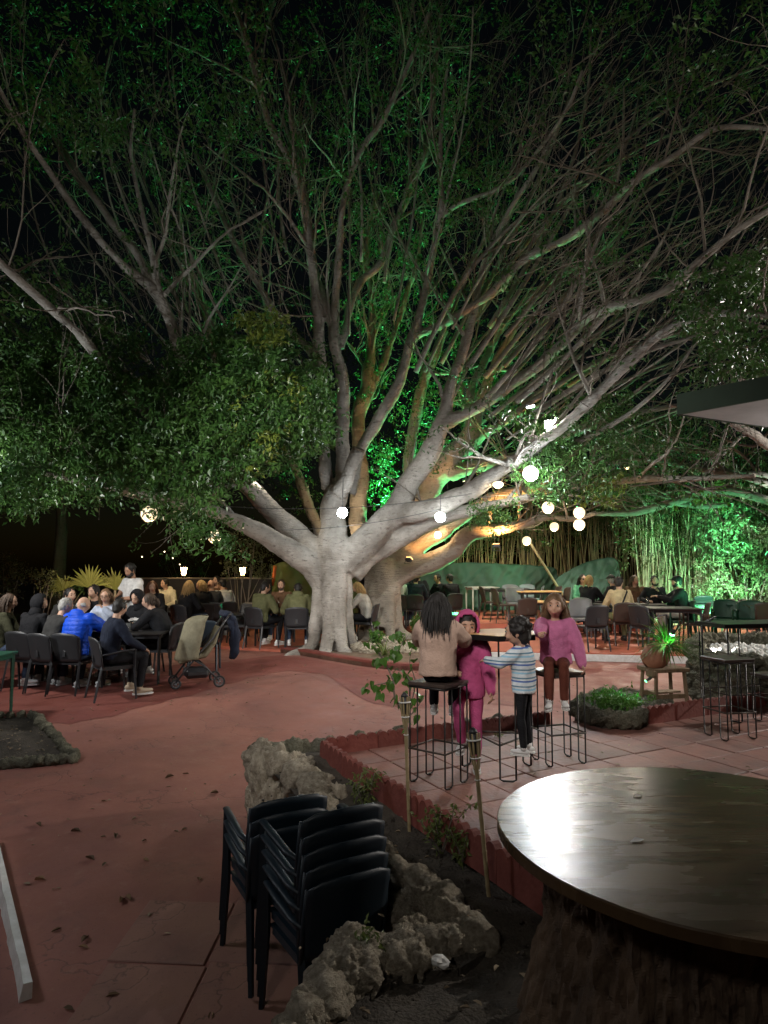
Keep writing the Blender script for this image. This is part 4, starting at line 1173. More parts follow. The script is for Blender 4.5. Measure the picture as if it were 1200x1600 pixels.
CHAIRS = {}
def chair_parts(kind, m, seat_m=None):
    """list of (name, mesh, children)"""
    key = (kind, m.name)
    if key in CHAIRS: return CHAIRS[key]
    arms = kind == 'arm'
    out = []
    s = MB(); V, F = hull([(x, y, z) for x in (-.215, .215) for y in (-.2, .215) for z in (.437, .452)] + [(0, .235, .44), (0, -.2, .425)] + [(x, y, .43) for x in (-.15, .15) for y in (-.15, .17)])
    s.add(V, F); s.box((0, .20, .425), (.40, .02, .04)); s.box((.20, 0, .425), (.02, .4, .04)); s.box((-.20, 0, .425), (.02, .4, .04)); s.box((0, -.19, .425), (.4, .02, .04))
    out.append(("seat", s.mesh("seat", m), []))
    b = MB(); V, F = back_panel(.46, .40, .012, .035); b.add([(x, y - .185, z + .45) for x, y, z in V], F)
    rims = []
    for sx in (-1, 1): rims.append(("back_rim", MB().tube([(sx * .222, -.19, .44), (sx * .226, -.216, .62), (sx * .222, -.245, .80)], [.014, .013, .010], 6).mesh("back_rim", m, True)))
    lab = MB(); lab.box((0, -.262, .56), (.05, .006, .085), bev=.004); lab.box((0, -.254, .52), (.075, .006, .02)); 
    out.append(("backrest", b.mesh("backrest", m, True), rims + [("moulded_grip", lab.mesh("moulded_grip", m))]))
    zt = .665 if arms else .445
    for sx in (-1, 1):
        f = MB(); f.tube([(sx * .245, .255, 0), (sx * .232, .225, .40), (sx * .232, .225, zt - .01)], [(.017, .014), (.021, .018), (.020, .018)], 4)
        out.append(("leg", f.mesh("leg", m), []))
        r = MB(); r.tube([(sx * .225, -.285, 0), (sx * .212, -.205, .42), (sx * .212, -.195, .46)], [(.016, .014), (.022, .018), (.020, .017)], 4)
        out.append(("leg", r.mesh("leg", m), []))
        if arms:
            a = MB(); a.tube([(sx * .232, .245, zt - .012), (sx * .238, .215, zt), (sx * .246, .05, zt - .012), (sx * .238, -.12, zt - .045), (sx * .226, -.215, zt - .05)], [(.010, .016), (.012, .022), (.013, .026), (.013, .022), (.012, .014)], 8)
            out.append(("armrest", a.mesh("armrest", m, True), []))
    CHAIRS[key] = out
    return out
def chair(p, yaw, kind='side', m=None, label="", group=None, name="plastic_chair", tilt=0.0):
    root = empty(name, p, yaw, label, "chair", group)
    if tilt: root.rotation_euler = (tilt, 0, yaw)
    for nm, me, ch in chair_parts(kind, m or P_DARK):
        o = link(nm, me, root)
        for n2, m2 in ch: link(n2, m2, o)
    return root

def table(p, yaw, w, d, h, top, leg, label, group=None, name="dining_table", square=True):
    root = empty(name, p, yaw, label, "table", group)
    MB().box((0, 0, h - .015), (w, d, .03), bev=.008).build("tabletop", top, root)
    ap = MB()
    for sx in (-1, 1): ap.box((sx * (w / 2 - .05), 0, h - .055), (.02, d - .12, .05))
    for sy in (-1, 1): ap.box((0, sy * (d / 2 - .05), h - .055), (w - .12, .02, .05))
    ap.build("apron", leg, root)
    for sx in (-1, 1):
        for sy in (-1, 1):
            l = MB(); l.tube([(sx * (w / 2 - .045), sy * (d / 2 - .045), 0), (sx * (w / 2 - .045), sy * (d / 2 - .045), h - .03)], [(.02, .02), (.026, .026)], 4); l.build("leg", leg, root)
    return root

def hairpin(x0, y0, x1, y1, h, r=.0075):
    """two rods joined by a bend on the floor"""
    return [(x0, y0, h), (x0, y0, .02), ((x0 * .8 + x1 * .2), (y0 * .8 + y1 * .2), .008), ((x0 * .2 + x1 * .8), (y0 * .2 + y1 * .8), .008), (x1, y1, .02), (x1, y1, h)]

def bar_stool(p, yaw, label, group="tall wire-legged stools with square seats", h=.76, w=.34):
    root = empty("bar_stool", p, yaw, label, "stool", group)
    MB().box((0, 0, h - .014), (w, w, .028), bev=.006).build("seat", mat("dark_stool_wood", (.05, .035, .028), .4, scale=3, stretch=(1, 8, 1), var=.4), root)
    fr = MB(); e = w / 2 - .012
    for a, b_ in (((-e, -e), (e, -e)), ((e, -e), (e, e)), ((e, e), (-e, e)), ((-e, e), (-e, -e))):
        fr.tube([(a[0], a[1], h - .036), (b_[0], b_[1], h - .036)], .009, 6)
    fr.build("seat_frame", M_metal, root, True)
    for sx in (-1, 1):
        for sy in (-1, 1):
            l = MB(); l.tube(hairpin(sx * e, sy * e, sx * e, sy * (e - .10), h - .03), .0068, 6); lo = l.build("leg", M_metal, root, True)
            MB().lathe([(.013, 0), (.013, .012), (.008, .016)], 8, (sx * e, sy * (e - .05), -.002)).build("foot_cap", M_rust, lo)
    fo = MB(); zf = .26; e2 = e + .004
    for a, b_ in (((-e2, -e2), (e2, -e2)), ((e2, -e2), (e2, e2)), ((e2, e2), (-e2, e2)), ((-e2, e2), (-e2, -e2))):
        fo.tube([(a[0], a[1], zf), (b_[0], b_[1], zf)], .0075, 6)
    fo.build("footrest", M_rust, root, True)
    return root

def bar_table(p, yaw, label, hexa=True, w=.66, d=.62, h=1.105, top=None, group="tall wire-legged bar tables"):
    root = empty("bar_table", p, yaw, label, "bar table", group)
    if hexa: poly = [(w / 2 * math.cos(a), w / 2 * math.sin(a)) for a in np.linspace(0, 2 * math.pi, 7)[:-1]]
    else: poly = [(-w / 2, -d / 2), (w / 2, -d / 2), (w / 2, d / 2), (-w / 2, d / 2)]
    sc = lambda k: [(x * k, y * k) for x, y in poly]
    MB().prism(sc(.985), h - .004, h).build("tabletop", top or M_wood, root)
    MB().prism(poly, h - .045, h - .0045).build("rim", M_metal, root)
    pts = sc(.86) if hexa else sc(.92)
    if hexa: pts = pts[::1]
    for i, (x, y) in enumerate(pts):
        if hexa and i % 2: continue
        t = Vector((-y, x, 0)).normalized() * .12
        l = MB(); l.tube(hairpin(x, y, x + t.x, y + t.y, h - .04), .008, 6); l.build("leg", M_metal, root, True)
    fo = MB()
    q = [pts[i] for i in range(0, len(pts), 2)] if hexa else pts
    for i in range(len(q)): a, b_ = q[i], q[(i + 1) % len(q)]; fo.tube([(a[0], a[1], .27), (b_[0], b_[1], .27)], .008, 6)
    fo.build("footrest", M_rust, root, True)
    return root

# ---- the stacked chairs in the rock niche
def GZ(px, py):                       # on the sloping patio
    p = GF(px, py); return p
STK = []
def stack(px, py, yaw, n, lift, back, label_fn, group):
    b = GF(px, py)
    for k in range(n):
        f = Quaternion((0, 0, 1), yaw) @ Vector((0, 1, 0))
        p = b + f * (back * k); p.z = b.z + lift * k + .0
        chair(p, yaw, 'arm', P_TEAL, label_fn(k, n), group, "stacking_chair", 0)
def lab_front(k, n):
    return ["lowest dark blue armchair in the nearer stack of five, standing on the patio", "second dark blue armchair from the bottom of the nearer stack", "middle dark blue armchair of the nearer stack of five",
            "second dark blue armchair from the top of the nearer stack", "topmost dark blue armchair on the nearer stack of five"][k]
def lab_back(k, n):
    return ["lowest dark blue armchair in the stack of three nearest the rough boulders", "middle dark blue armchair in the stack of three nearest the boulders", "topmost dark blue armchair in the stack of three nearest the boulders"][k]
stack(508, 1600, R(31), 5, .072, .018, lab_front, "dark blue armchairs stacked in two piles beside the rock planter")
stack(430, 1498, R(27), 3, .072, .018, lab_back, "dark blue armchairs stacked in two piles beside the rock planter")

# ---- round slab table on a tree stump
k_ = CAM_H - .80
c_ = Vector((1.232 * k_ + .025, 2.675 * k_, 0)); rr_ = .815 * k_
def wavy_disc(r, z0, z1, n=96):
    V = []; F = []
    for ring, (f, z) in enumerate(((.985, z0), (1.0, z0 + .006), (1.0, z1 - .005), (.994, z1))):
        for i in range(n):
            a = 2 * math.pi * i / n; q = r * f * (1 + .006 * mnoise.noise(Vector((math.cos(a) * 3, math.sin(a) * 3, .5))))
            V.append((q * math.cos(a), q * math.sin(a), z))
    for ring in range(3):
        for i in range(n): F.append((ring * n + i, ring * n + (i + 1) % n, (ring + 1) * n + (i + 1) % n, (ring + 1) * n + i))
    F.append(tuple(range(n))[::-1]); F.append(tuple(range(3 * n, 4 * n)))
    return V, F
rt = empty("stump_table", (c_.x, c_.y, -.02), label="round dark wooden table standing on a thick barky tree stump", cat="table")
m = bpy.data.materials.new("worn_table_varnish"); m.use_nodes = True
nt = m.node_tree; N = nt.nodes; L = nt.links; b = N["Principled BSDF"]
tc = N.new("ShaderNodeTexCoord"); mp = N.new("ShaderNodeMapping"); mp.inputs["Scale"].default_value = (1, 5.5, 1); mp.inputs["Rotation"].default_value = (0, 0, R(28)); L.new(tc.outputs["Object"], mp.inputs[0])
n1 = N.new("ShaderNodeTexNoise"); n1.inputs["Scale"].default_value = 2.6; n1.inputs["Detail"].default_value = 8; n1.inputs["Distortion"].default_value = .4; L.new(mp.outputs[0], n1.inputs["Vector"])
n2 = N.new("ShaderNodeTexNoise"); n2.inputs["Scale"].default_value = 2.1; n2.inputs["Detail"].default_value = 5; L.new(tc.outputs["Object"], n2.inputs["Vector"])
mx = N.new("ShaderNodeMix"); mx.data_type = 'RGBA'; L.new(n1.outputs[0], mx.inputs[0]); mx.inputs[6].default_value = (.024, .013, .006, 1); mx.inputs[7].default_value = (.13, .082, .042, 1); L.new(mx.outputs[2], b.inputs["Base Color"])
mr = N.new("ShaderNodeMapRange"); mr.inputs[1].default_value = .35; mr.inputs[2].default_value = .68; mr.inputs[3].default_value = .20; mr.inputs[4].default_value = .33
ad = N.new("ShaderNodeMath"); ad.operation = 'ADD'; ml = N.new("ShaderNodeMath"); ml.operation = 'MULTIPLY'; ml.inputs[1].default_value = .5
L.new(n1.outputs[0], ad.inputs[0]); L.new(n2.outputs[0], ad.inputs[1]); L.new(ad.outputs[0], ml.inputs[0]); L.new(ml.outputs[0], mr.inputs[0]); L.new(mr.outputs[0], b.inputs["Roughness"]); b.inputs["Specular IOR Level"].default_value = .22
bp = N.new("ShaderNodeBump"); bp.inputs["Strength"].default_value = .12; bp.inputs["Distance"].default_value = .006; n3 = N.new("ShaderNodeTexNoise"); n3.inputs["Scale"].default_value = 14; n3.inputs["Detail"].default_value = 8; L.new(mp.outputs[0], n3.inputs["Vector"]); L.new(n3.outputs[0], bp.inputs["Height"]); L.new(bp.outputs[0], b.inputs["Normal"])
V, F = wavy_disc(rr_, .778, .82)
link("tabletop", mesh_np("tabletop", V, F, m), rt)
# stump with plated bark
bm = bmesh.new(); NS, NH = 260, 130
M_stbark = mat("stump_bark", (.06, .038, .024), .9, scale=6, stretch=(1, 1, .45), bump=1.0, bscale=38, col2=(.17, .11, .07), detail=9)
rows = []
for j in range(NH + 1):
    z = -.25 + (.778 + .25) * j / NH; row = []
    for i in range(NS):
        a = 2 * math.pi * i / NS; d = Vector((math.cos(a), math.sin(a), 0))
        q = .55 + .26 * max(0, (.58 - z)) ** 1.3 + .05 * mnoise.noise(d * 1.6 + Vector((0, 0, z * .5)))
        wv = Vector((d.x * 13, d.y * 13, z * 4.5)); wv += Vector((mnoise.noise(wv * .6), mnoise.noise(wv * .6 + Vector((5, 0, 0))), 0)) * .9
        v1 = mnoise.voronoi(wv)[0]; e = min(1, (v1[1] - v1[0]) * 2.6)
        q += -.020 + .024 * e + .030 * mnoise.fractal(wv * .8, .8, 2.1, 4)
        row.append(bm.verts.new((d.x * q, d.y * q, z)))
    rows.append(row)
for j in range(NH):
    for i in range(NS): bm.faces.new((rows[j][i], rows[j][(i + 1) % NS], rows[j + 1][(i + 1) % NS], rows[j + 1][i]))
me = bpy.data.meshes.new("stump"); bm.to_mesh(me); bm.free(); me.materials.append(M_stbark)
link("stump", me, rt)
for (px, py, s) in ((996, 1244, .022), (995, 1313, .026)):
    p = G(px, py, .802)
    lf = MB(); lf.add([(-s, -s * .4, 0), (s * .2, -s * .7, .004), (s, s * .2, .001), (0, s * .6, .005)], [(0, 1, 2, 3)])
    o = lf.build("paper_scrap", M_linen, None, loc=(p.x, p.y, .8025)); sm = o.modifiers.new("t", 'SOLIDIFY'); sm.thickness = .001
    tag(o, "small pale paper scrap on the round table, " + ("the farther one" if py < 1280 else "the nearer one"), "scrap")
# ---- the children's bar table and stools
KT = G(790, 1212, PZ); KT = G(782, 1205, PZ)
bar_table((KT.x, KT.y, PZ + .002), R(20), "tall six-sided bar table with a pale wooden top among the children")
st1 = G(686, 1222, PZ); bar_stool((st1.x, st1.y, PZ + .002), R(-38), "tall square stool under the girl in the beige jumper")
st2 = G(873, 1190, PZ); bar_stool((st2.x, st2.y, PZ + .002), R(18), "tall square stool under the girl in pink at the right")
# ---- right bar table and stools
rb = G(1175, 1120, PZ); bar_table((rb.x + .12, rb.y + .1, PZ + .002), R(12), "long dark bar table at the right before the raised stone planter", False, 1.15, .5, 1.02, M_tabletop)
sp = G(1141, 1152, PZ); bar_stool((sp.x, sp.y, PZ + .002), R(14), "empty tall dark stool before the raised stone planter on the right")
sp = G(1215, 1128, PZ); bar_stool((sp.x, sp.y, PZ + .002), R(20), "dark stool cut by the right edge of the photograph", h=.5)
# ------------------------------------------------------------------ tables and empty chairs on the terraces
def at_x(px, Y, z): 
    return Vector(((px - 600) / FPX * Y, Y, z))
GC = "plastic chairs at the terrace tables"; GT = "tables on the terrace"
# left long table
for i, (px, Y, lb) in enumerate([(222, 10.35, "dark table end beside the pushchair"), (138, 10.5, "dark table in front of the man in the bright blue jacket"), (50, 10.6, "dark table between the dark-clothed people at far left")]):
    table(at_x(px, Y, zfloor(Y)), R(4), .86, .80, .74, M_tabletop, P_DARK, lb, GT)
# dark green post-like table end cut by the left edge of the frame
table(at_x(-22, 8.5, zfloor(8.5)), R(2), .62, .62, .80, P_GREEN, P_GREEN, "dark green table cut by the left edge of the photograph", GT)
# left rear group
DF = .052
for (px, Y, lb) in [(285, 15.6, "small table of the people sitting before the lamp-lit wall"), (318, 16.4, "second small table close to the lamp-lit wall")]:
    table(at_x(px, Y, DF), R(12), .8, .8, .74, M_tabletop, P_DARK, lb, GT)
table(at_x(432, 14.6, DF), R(0), .8, .8, .74, M_tabletop, P_DARK, "square table between the men in olive jackets", GT)
chair(at_x(368, 14.2, DF), R(-80), 'arm', P_DARK, "dark armchair with a green cloth on its back, black bag on the seat", GC)
chair(at_x(382, 15.0, DF), R(160), 'arm', P_DARK, "empty dark armchair behind the one with the green cloth", GC)
chair(at_x(322, 11.2, 0), R(10), 'side', P_TEAL, "dark blue chair standing right behind the pushchair", GC)
# table behind the second trunk
table(at_x(632, 18.3, .15), R(5), .8, .8, .74, P_GALV, P_GALV, "grey steel table of the group before the green sheet", GT)
# upper terrace
UT = .33; T1 = .15
rt_ = table(at_x(752, 20.5, UT), R(8), .85, .85, .76, mat("pale_tabletop", (.62, .60, .55), .4), mat("white_steel", (.7, .7, .68), .45), "bare white-legged table before the green sheet", GT)
table(at_x(790, 19.2, UT), R(5), 1.5, .8, .74, M_tabletop, P_DARK, "long dark table with two grey chairs set on it", GT)
table(at_x(838, 17.6, UT), R(5), 1.1, .7, .74, M_wood, P_DARK, "wooden-topped table lit warm, farther of two behind the girl in pink", GT)
table(at_x(850, 16.0, T1), R(5), 1.1, .7, .74, M_wood, P_DARK, "wooden-topped table lit warm, nearer of two behind the girl in pink", GT)
for (px, Y, z, yaw, m, kind, lb) in [
    (797, 19.6, UT, 175, P_GREY, 'side', "grey chair facing out beyond the long dark table, left of two"), (826, 19.9, UT, 185, P_GREY, 'side', "grey chair facing out beyond the long dark table, right of two"),
    (766, 18.0, UT, -85, P_BROWN, 'side', "brown chair turned sideways, nearest the white-legged table"), (786, 16.7, UT, -80, P_BROWN, 'side', "brown chair in the row behind the hooded toddler, turned sideways"),
    (805, 17.3, UT, 178, P_GREY, 'side', "grey chair half hidden behind the brown chairs"), (816, 15.6, T1, 12, P_BROWN, 'side', "brown chair showing its back above the boy in stripes"),
    (831, 18.6, UT, 80, P_GREY, 'side', "grey chair seen edge-on by the farther wooden table"), (857, 18.0, UT, 95, P_TAN if False else P_BROWN, 'side', "brown chair edge-on left of the pink girl's hair, left of a pair"),
    (870, 17.2, UT, 95, P_BROWN, 'side', "brown chair edge-on left of the pink girl's hair, right of a pair"), (906, 14.6, T1, 170, P_GREY, 'side', "pale grey chair just right of the pink girl's head"),
    (920, 12.75, T1, 14, P_DARK, 'side', "dark empty chair with splayed legs right of the girl in pink"), (914, 17.8, T1, 180, P_GREY, 'side', "grey chair beside the woman in sunglasses"),
    (1008, 12.7, T1, -62, P_DARK, 'arm', "dark armchair turned sideways at the table before the man in the cap"), (1080, 13.4, T1, 75, P_BROWN, 'arm', "brown armchair behind the potted plant"),
    (1060, 14.0, T1, 165, P_GREEN, 'arm', "green armchair beside the man in the cap"),
    (1118, 15.2, T1, 40, P_BROWN, 'side', "brown chair by the green tables, left of two alike"), (1136, 15.0, T1, 40, P_BROWN, 'side', "brown chair by the green tables, right of two alike"),
    (1128, 14.3, T1, 150, P_GREEN, 'arm', "green armchair before the bamboo, near the pebbles"), (1196, 13.6, T1, -30, P_BROWN, 'side', "brown chair at the right edge behind the pebbles"),
    (1164, 13.9, T1, 140, P_GREEN, 'arm', "green armchair near the right edge behind the pebbles"), (1088, 16.8, T1, 0, P_GREEN, 'side', "green chair far back against the bamboo")]:
    chair(at_x(px, Y, z), R(yaw), kind, m, lb, GC)
table(at_x(985, 14.7, T1), R(-5), 1.5, .75, .74, M_tabletop, P_DARK, "dark table with plates among the people at the right", GT)
table(at_x(932, 16.2, T1), R(-5), .9, .75, .74, M_tabletop, P_DARK, "dark table of the woman in sunglasses and the blond woman", GT)
table(at_x(1044, 12.9, T1), R(-4), .95, .75, .78, M_tabletop, P_DARK, "empty dark table before the man in the cap", GT)
table(at_x(1098, 16.0, T1), R(-3), 1.1, .75, .74, P_GREEN, P_GREEN, "green table before the bamboo, left of two", GT)
table(at_x(1165, 14.8, T1), R(-3), 1.2, .75, .74, P_GREEN, P_GREEN, "green table before the bamboo, right of two", GT)
# drinks and plates
def glass(p, lb, h=.14, r=.033):
    return tag(MB().lathe([(r * .8, 0), (r, h), (r * .93, h), (r * .72, .008)], 12).build("glass", M_glass, None, True, p), lb, "glass", "drinks on the terrace tables")
def plate(p, lb): return tag(MB().lathe([(.05, 0), (.11, .018), (.112, .022), (.05, .008)], 16).build("plate", M_china, None, True, p), lb, "plate", "plates on the terrace tables")
def bottle(p, lb): return tag(MB().lathe([(.03, 0), (.032, .13), (.014, .19), (.013, .24)], 12).build("bottle", M_bottle, None, True, p), lb, "bottle", "drinks on the terrace tables")
for (px, Y, lb) in [(975, 14.6, "white plate nearest the man in the tan shirt"), (1000, 14.55, "white plate nearest the moustached man"), (987, 14.8, "white plate in the middle of the dark table at the right")]: plate(at_x(px, Y, T1 + .742), lb)
for (px, Y, lb) in [(962, 14.65, "drinking glass at the left end of the dark table with plates"), (1009, 14.6, "drinking glass before the moustached man"), (995, 14.75, "drinking glass between the white plates"), (930, 16.0, "drinking glass before the blond curly woman"), (922, 16.1, "drinking glass near the woman in sunglasses")]: glass(at_x(px, Y, T1 + .742), lb)
for (px, Y, lb) in [(428, 14.5, "drinking glass near the left olive jacket"), (444, 14.55, "drinking glass before the bearded man in brown")]: glass(at_x(px, Y, DF + .742), lb)
bottle(at_x(436, 14.6, DF + .742), "brown beer bottle between the men in olive jackets")
plate(at_x(424, 14.45, DF + .742), "white plate beside the man in the olive jacket")
for (px, Y, lb) in [(205, 10.2, "drinking glass near the man in the black jumper"), (170, 10.4, "drinking glass before the woman in pale blue"), (152, 10.5, "drinking glass beside the bald man's arm"), (215, 10.45, "drinking glass at the table end near the pushchair")]: glass(at_x(px, Y, zfloor(Y) + .742), lb)
for (px, Y, lb) in [(278, 15.5, "drinking glass before the man in the cream top"), (292, 15.6, "drinking glass near the left blond woman"), (310, 16.2, "drinking glass near the right blond woman")]: glass(at_x(px, Y, DF + .742), lb)
for (px, Y, lb) in [(626, 18.2, "drinking glass before the white shirt on the steel table"), (640, 18.3, "drinking glass before the navy cap on the steel table")]: glass(at_x(px, Y, T1 + .742), lb)
# cloth and bag on the armchair
p = at_x(368, 14.2, DF)
cl = MB(); cl.box((0, 0, 0), (.03, .30, .30), bev=.012, rz=R(10)); tag(cl.build("green_cloth", mat("green_cloth", (.02, .33, .17), .8, bump=.3), None, loc=(p.x - .27, p.y, DF + .73)), "bright green cloth hung over the back of a dark armchair", "cloth")
bg_ = MB(); bg_.ball((0, 0, .10), (.2, .17, .12), 14, 10); bg_.ball((.08, 0, -.02), (.12, .12, .16), 10, 8)
me = remeshed(bg_.V, bg_.F, .02, 2, "handbag", mat("black_leather", (.012, .012, .013), .35)); displace(me, .02, 9)
tag(link("handbag", me, None, (p.x + .02, p.y, DF + .46)), "black bag slumped on the seat of the chair with the green cloth", "bag")
p = at_x(905, 15.0, 0)
tag(MB().box((0, 0, 0), (.5, .38, .3), bev=.1).build("green_cushion", mat("mint_cloth", (.12, .42, .22), .8, bump=.3), None, loc=(at_x(975, 13.75, 0).x, 13.7, T1 + .60)), "mint green garment hanging beside the man in the tan shirt", "garment")

# ================================================================== people
def skin_mat(n, c): return mat(n, c, .5, var=.08, scale=12, spec=.4)
SK_A = skin_mat("skin_fair", (.50, .30, .21)); SK_B = skin_mat("skin_tan", (.40, .22, .14)); SK_K = skin_mat("skin_child", (.48, .28, .19))
def cloth(n, c, var=.18, rough=.85): return mat("cloth_" + n, c, rough, var=var, scale=14, bump=.35, bscale=70, spec=.2)
def hairm(n, c): return mat("hair_" + n, c, .62, var=.35, scale=30, stretch=(1, 1, .15), spec=.5)
H_DARK = hairm("dark", (.012, .009, .007)); H_BROWN = hairm("brown", (.05, .028, .015)); H_RED = hairm("auburn", (.12, .045, .02))
H_BLOND = hairm("blond", (.42, .27, .11)); H_GREY = hairm("grey", (.30, .29, .27)); H_MID = hairm("light_brown", (.15, .085, .04))
M_eye = mat("eye", (.015, .012, .01), .2); M_eyew = mat("eye_white", (.42, .38, .35), .3); M_lip = mat("lip", (.28, .07, .06), .5)
C_BLACK = cloth("black", (.012, .012, .014)); C_NAVY = cloth("navy", (.014, .018, .032)); C_CHAR = cloth("charcoal", (.035, .034, .033))
C_OLIVE = cloth("olive", (.13, .13, .06)); C_DKOL = cloth("dark_olive", (.045, .045, .025)); C_BLUE = cloth("bright_blue", (.008, .07, .55), rough=.45)
C_WHITE = cloth("white", (.62, .60, .58)); C_CREAM = cloth("cream", (.55, .50, .36)); C_GREY = cloth("pale_grey", (.38, .38, .36))
C_BROWN = cloth("brown", (.12, .065, .035)); C_TAN = cloth("tan", (.50, .40, .23)); C_JEAN = cloth("jeans", (.035, .05, .085)); C_LILAC = cloth("pale_blue", (.42, .46, .56))
C_GREEN = cloth("mint", (.15, .45, .25)); C_STONE = cloth("stone", (.40, .37, .32))
S_WHITE = mat("shoe_white", (.65, .64, .62), .6); S_BLACK = mat("shoe_black", (.012, .012, .012), .5); S_BEIGE = mat("shoe_beige", (.42, .33, .24), .7)

def loft(m, C, lat, Rd, n=16):
    """closed stack of ellipses, all sharing the sideways axis lat"""
    C = [Vector(c) for c in C]; V = []; F = []
    for i, c in enumerate(C):
        t = (C[min(i + 1, len(C) - 1)] - C[max(i - 1, 0)]).normalized()
        x = (lat - t * lat.dot(t)).normalized(); y = t.cross(x)
        for j in range(n):
            a = 2 * math.pi * j / n
            ca, sa = math.cos(a), math.sin(a)
            ca = math.copysign(abs(ca) ** .85, ca); sa = math.copysign(abs(sa) ** .85, sa)
            V.append(c + x * Rd[i][0] * ca + y * Rd[i][1] * sa)
    for i in range(len(C) - 1):
        for j in range(n): F.append((i * n + j, i * n + (j + 1) % n, (i + 1) * n + (j + 1) % n, (i + 1) * n + j))
    F.append(tuple(range(n))[::-1]); F.append(tuple(range((len(C) - 1) * n, len(C) * n)))
    m.add(V, F)

def limb(m, a, b, c, r0, r1, r2, n=10):
    """two-segment limb with a rounded joint"""
    a, b, c = Vector(a), Vector(b), Vector(c)
    pts = [a, a.lerp(b, .35), a.lerp(b, .75), b, b.lerp(c, .3), b.lerp(c, .7), c]
    rad = [r0, r0 * 1.0, r1 * 1.06, r1, r1 * 1.02, (r1 + r2) * .5, r2]
    m.tube(pts, rad, n)
    m.ball(a, r0, 10, 7); m.ball(b, r1 * 1.02, 10, 7); m.ball(c, r2, 8, 6)

def ik(a, h, l1, l2, pole):
    a, h = Vector(a), Vector(h); d = h - a; L = d.length
    if L > (l1 + l2) * .995: h = a + d.normalized() * (l1 + l2) * .995; d = h - a; L = d.length
    x = (l1 * l1 - l2 * l2 + L * L) / (2 * L); y = math.sqrt(max(l1 * l1 - x * x, 0))
    dn = d.normalized(); p = Vector(pole); p = (p - dn * p.dot(dn)).normalized()
    return a + dn * x + p * y, h

def hand(m, wrist, d, palm_n, s=1.0, curl=.6, side=1):
    """palm, four unequal bent fingers and a thumb from the side of the palm"""
    d = d.normalized(); pn = (palm_n - d * palm_n.dot(d)).normalized(); x = d.cross(pn) * side
    p0 = wrist; p1 = wrist + d * .085 * s
    loft(m, [p0 - d * .01 * s, p0 + d * .03 * s, p1 - d * .015 * s, p1], x, [(.026 * s, .02 * s), (.036 * s, .018 * s), (.041 * s, .015 * s), (.036 * s, .012 * s)], 10)
    for k, (off, ln) in enumerate(((.028, .066), (.010, .076), (-.009, .070), (-.027, .055))):
        b = p1 - d * .012 * s + x * off * s
        q = [b]
        dd = d.copy(); 
        for f in (.42, .32, .26):
            rot = Quaternion(x * side, -curl * (1.1 if f < .4 else .7) * side) if False else Quaternion(d.cross(pn), curl * .75)
            dd = rot @ dd; q.append(q[-1] + dd * ln * f * s)
        m.tube(q, [.0088 * s, .0084 * s, .0076 * s, .006 * s], 6)
    tb = wrist + d * .028 * s + x * .032 * s
    td = (d * .75 + x * .75 + pn * .35).normalized()
    m.tube([tb, tb + td * .03 * s, tb + td * .03 * s + (td + pn * .4 + d * .3).normalized() * .028 * s], [.0125 * s, .0105 * s, .008 * s], 6)

def head_shape(m, c, f, u, hs=1.0, child=False):
    r_ = f.cross(u)
    V, F = sphere(22, 16); out = []
    wx, wy, wz = (.074, .096, .112) if not child else (.074, .092, .100)
    for x, y, z in V:
        # local: x side, y forward, z up
        k = 1.0
        if z < 0: k = 1 - (.30 if not child else .24) * (-z) ** 1.6
        X = x * wx * k; Z = z * wz
        Y = y * wy * (1.0 if y > 0 else 1.05)
        if y > .3 and z < -.15: Y *= 1 - .10 * min(1, -z)            # flat lower face
        if y > .55 and abs(x) < .5 and -.2 < z < .25: Y -= .006 * (1 - abs(x) * 2)  # eye hollow
        if y > 0 and z < -.7: Y += .010                               # chin
        out.append(c + r_ * X * hs + f * Y * hs + u * Z * hs)
    m.add(out, F)
    # nose, lips, ears, brow, cheeks
    def at(x, y, z): return c + (r_ * x + f * y + u * z) * hs
    if child: m.tube([at(0, .082, .012), at(0, .089, -.008), at(0, .096, -.024), at(0, .086, -.033)], [.007 * hs, .009 * hs, .0115 * hs, .008 * hs], 8)
    else: m.tube([at(0, .086, .018), at(0, .096, -.006), at(0, .104, -.027), at(0, .092, -.036)], [.008 * hs, .010 * hs, .013 * hs, .009 * hs], 8)
    m.ball(at(0, .084, -.055), (.022 * hs, .012 * hs, .010 * hs), 8, 6)
    for sx in (-1, 1):
        m.ball(at(sx * .074, -.004, -.008), (.012 * hs, .018 * hs, .030 * hs), 8, 6)
        m.ball(at(sx * .034, .070, -.030), (.024 * hs, .020 * hs, .022 * hs), 8, 6)
        m.ball(at(sx * .030, .080, .030), (.022 * hs, .012 * hs, .008 * hs), 8, 5)
    return at, r_

def strands(m, roots, dirs, length, drop, r=.006, k=5, jit=.25, n=4, outw=None):
    for p, d in zip(roots, dirs):
        q = [p]; dd = d.normalized(); L = length * random.uniform(.75, 1.1)
        for i in range(k):
            dd = (dd + Vector((random.gauss(0, jit), random.gauss(0, jit), random.gauss(0, jit))) * .35 + Vector((0, 0, -drop))).normalized()
            q.append(q[-1] + dd * L / k)
        rr = r * random.uniform(.7, 1.3)
        m.tube(q, [rr * (1 - .75 * i / k) for i in range(k + 1)], n, cap=False)

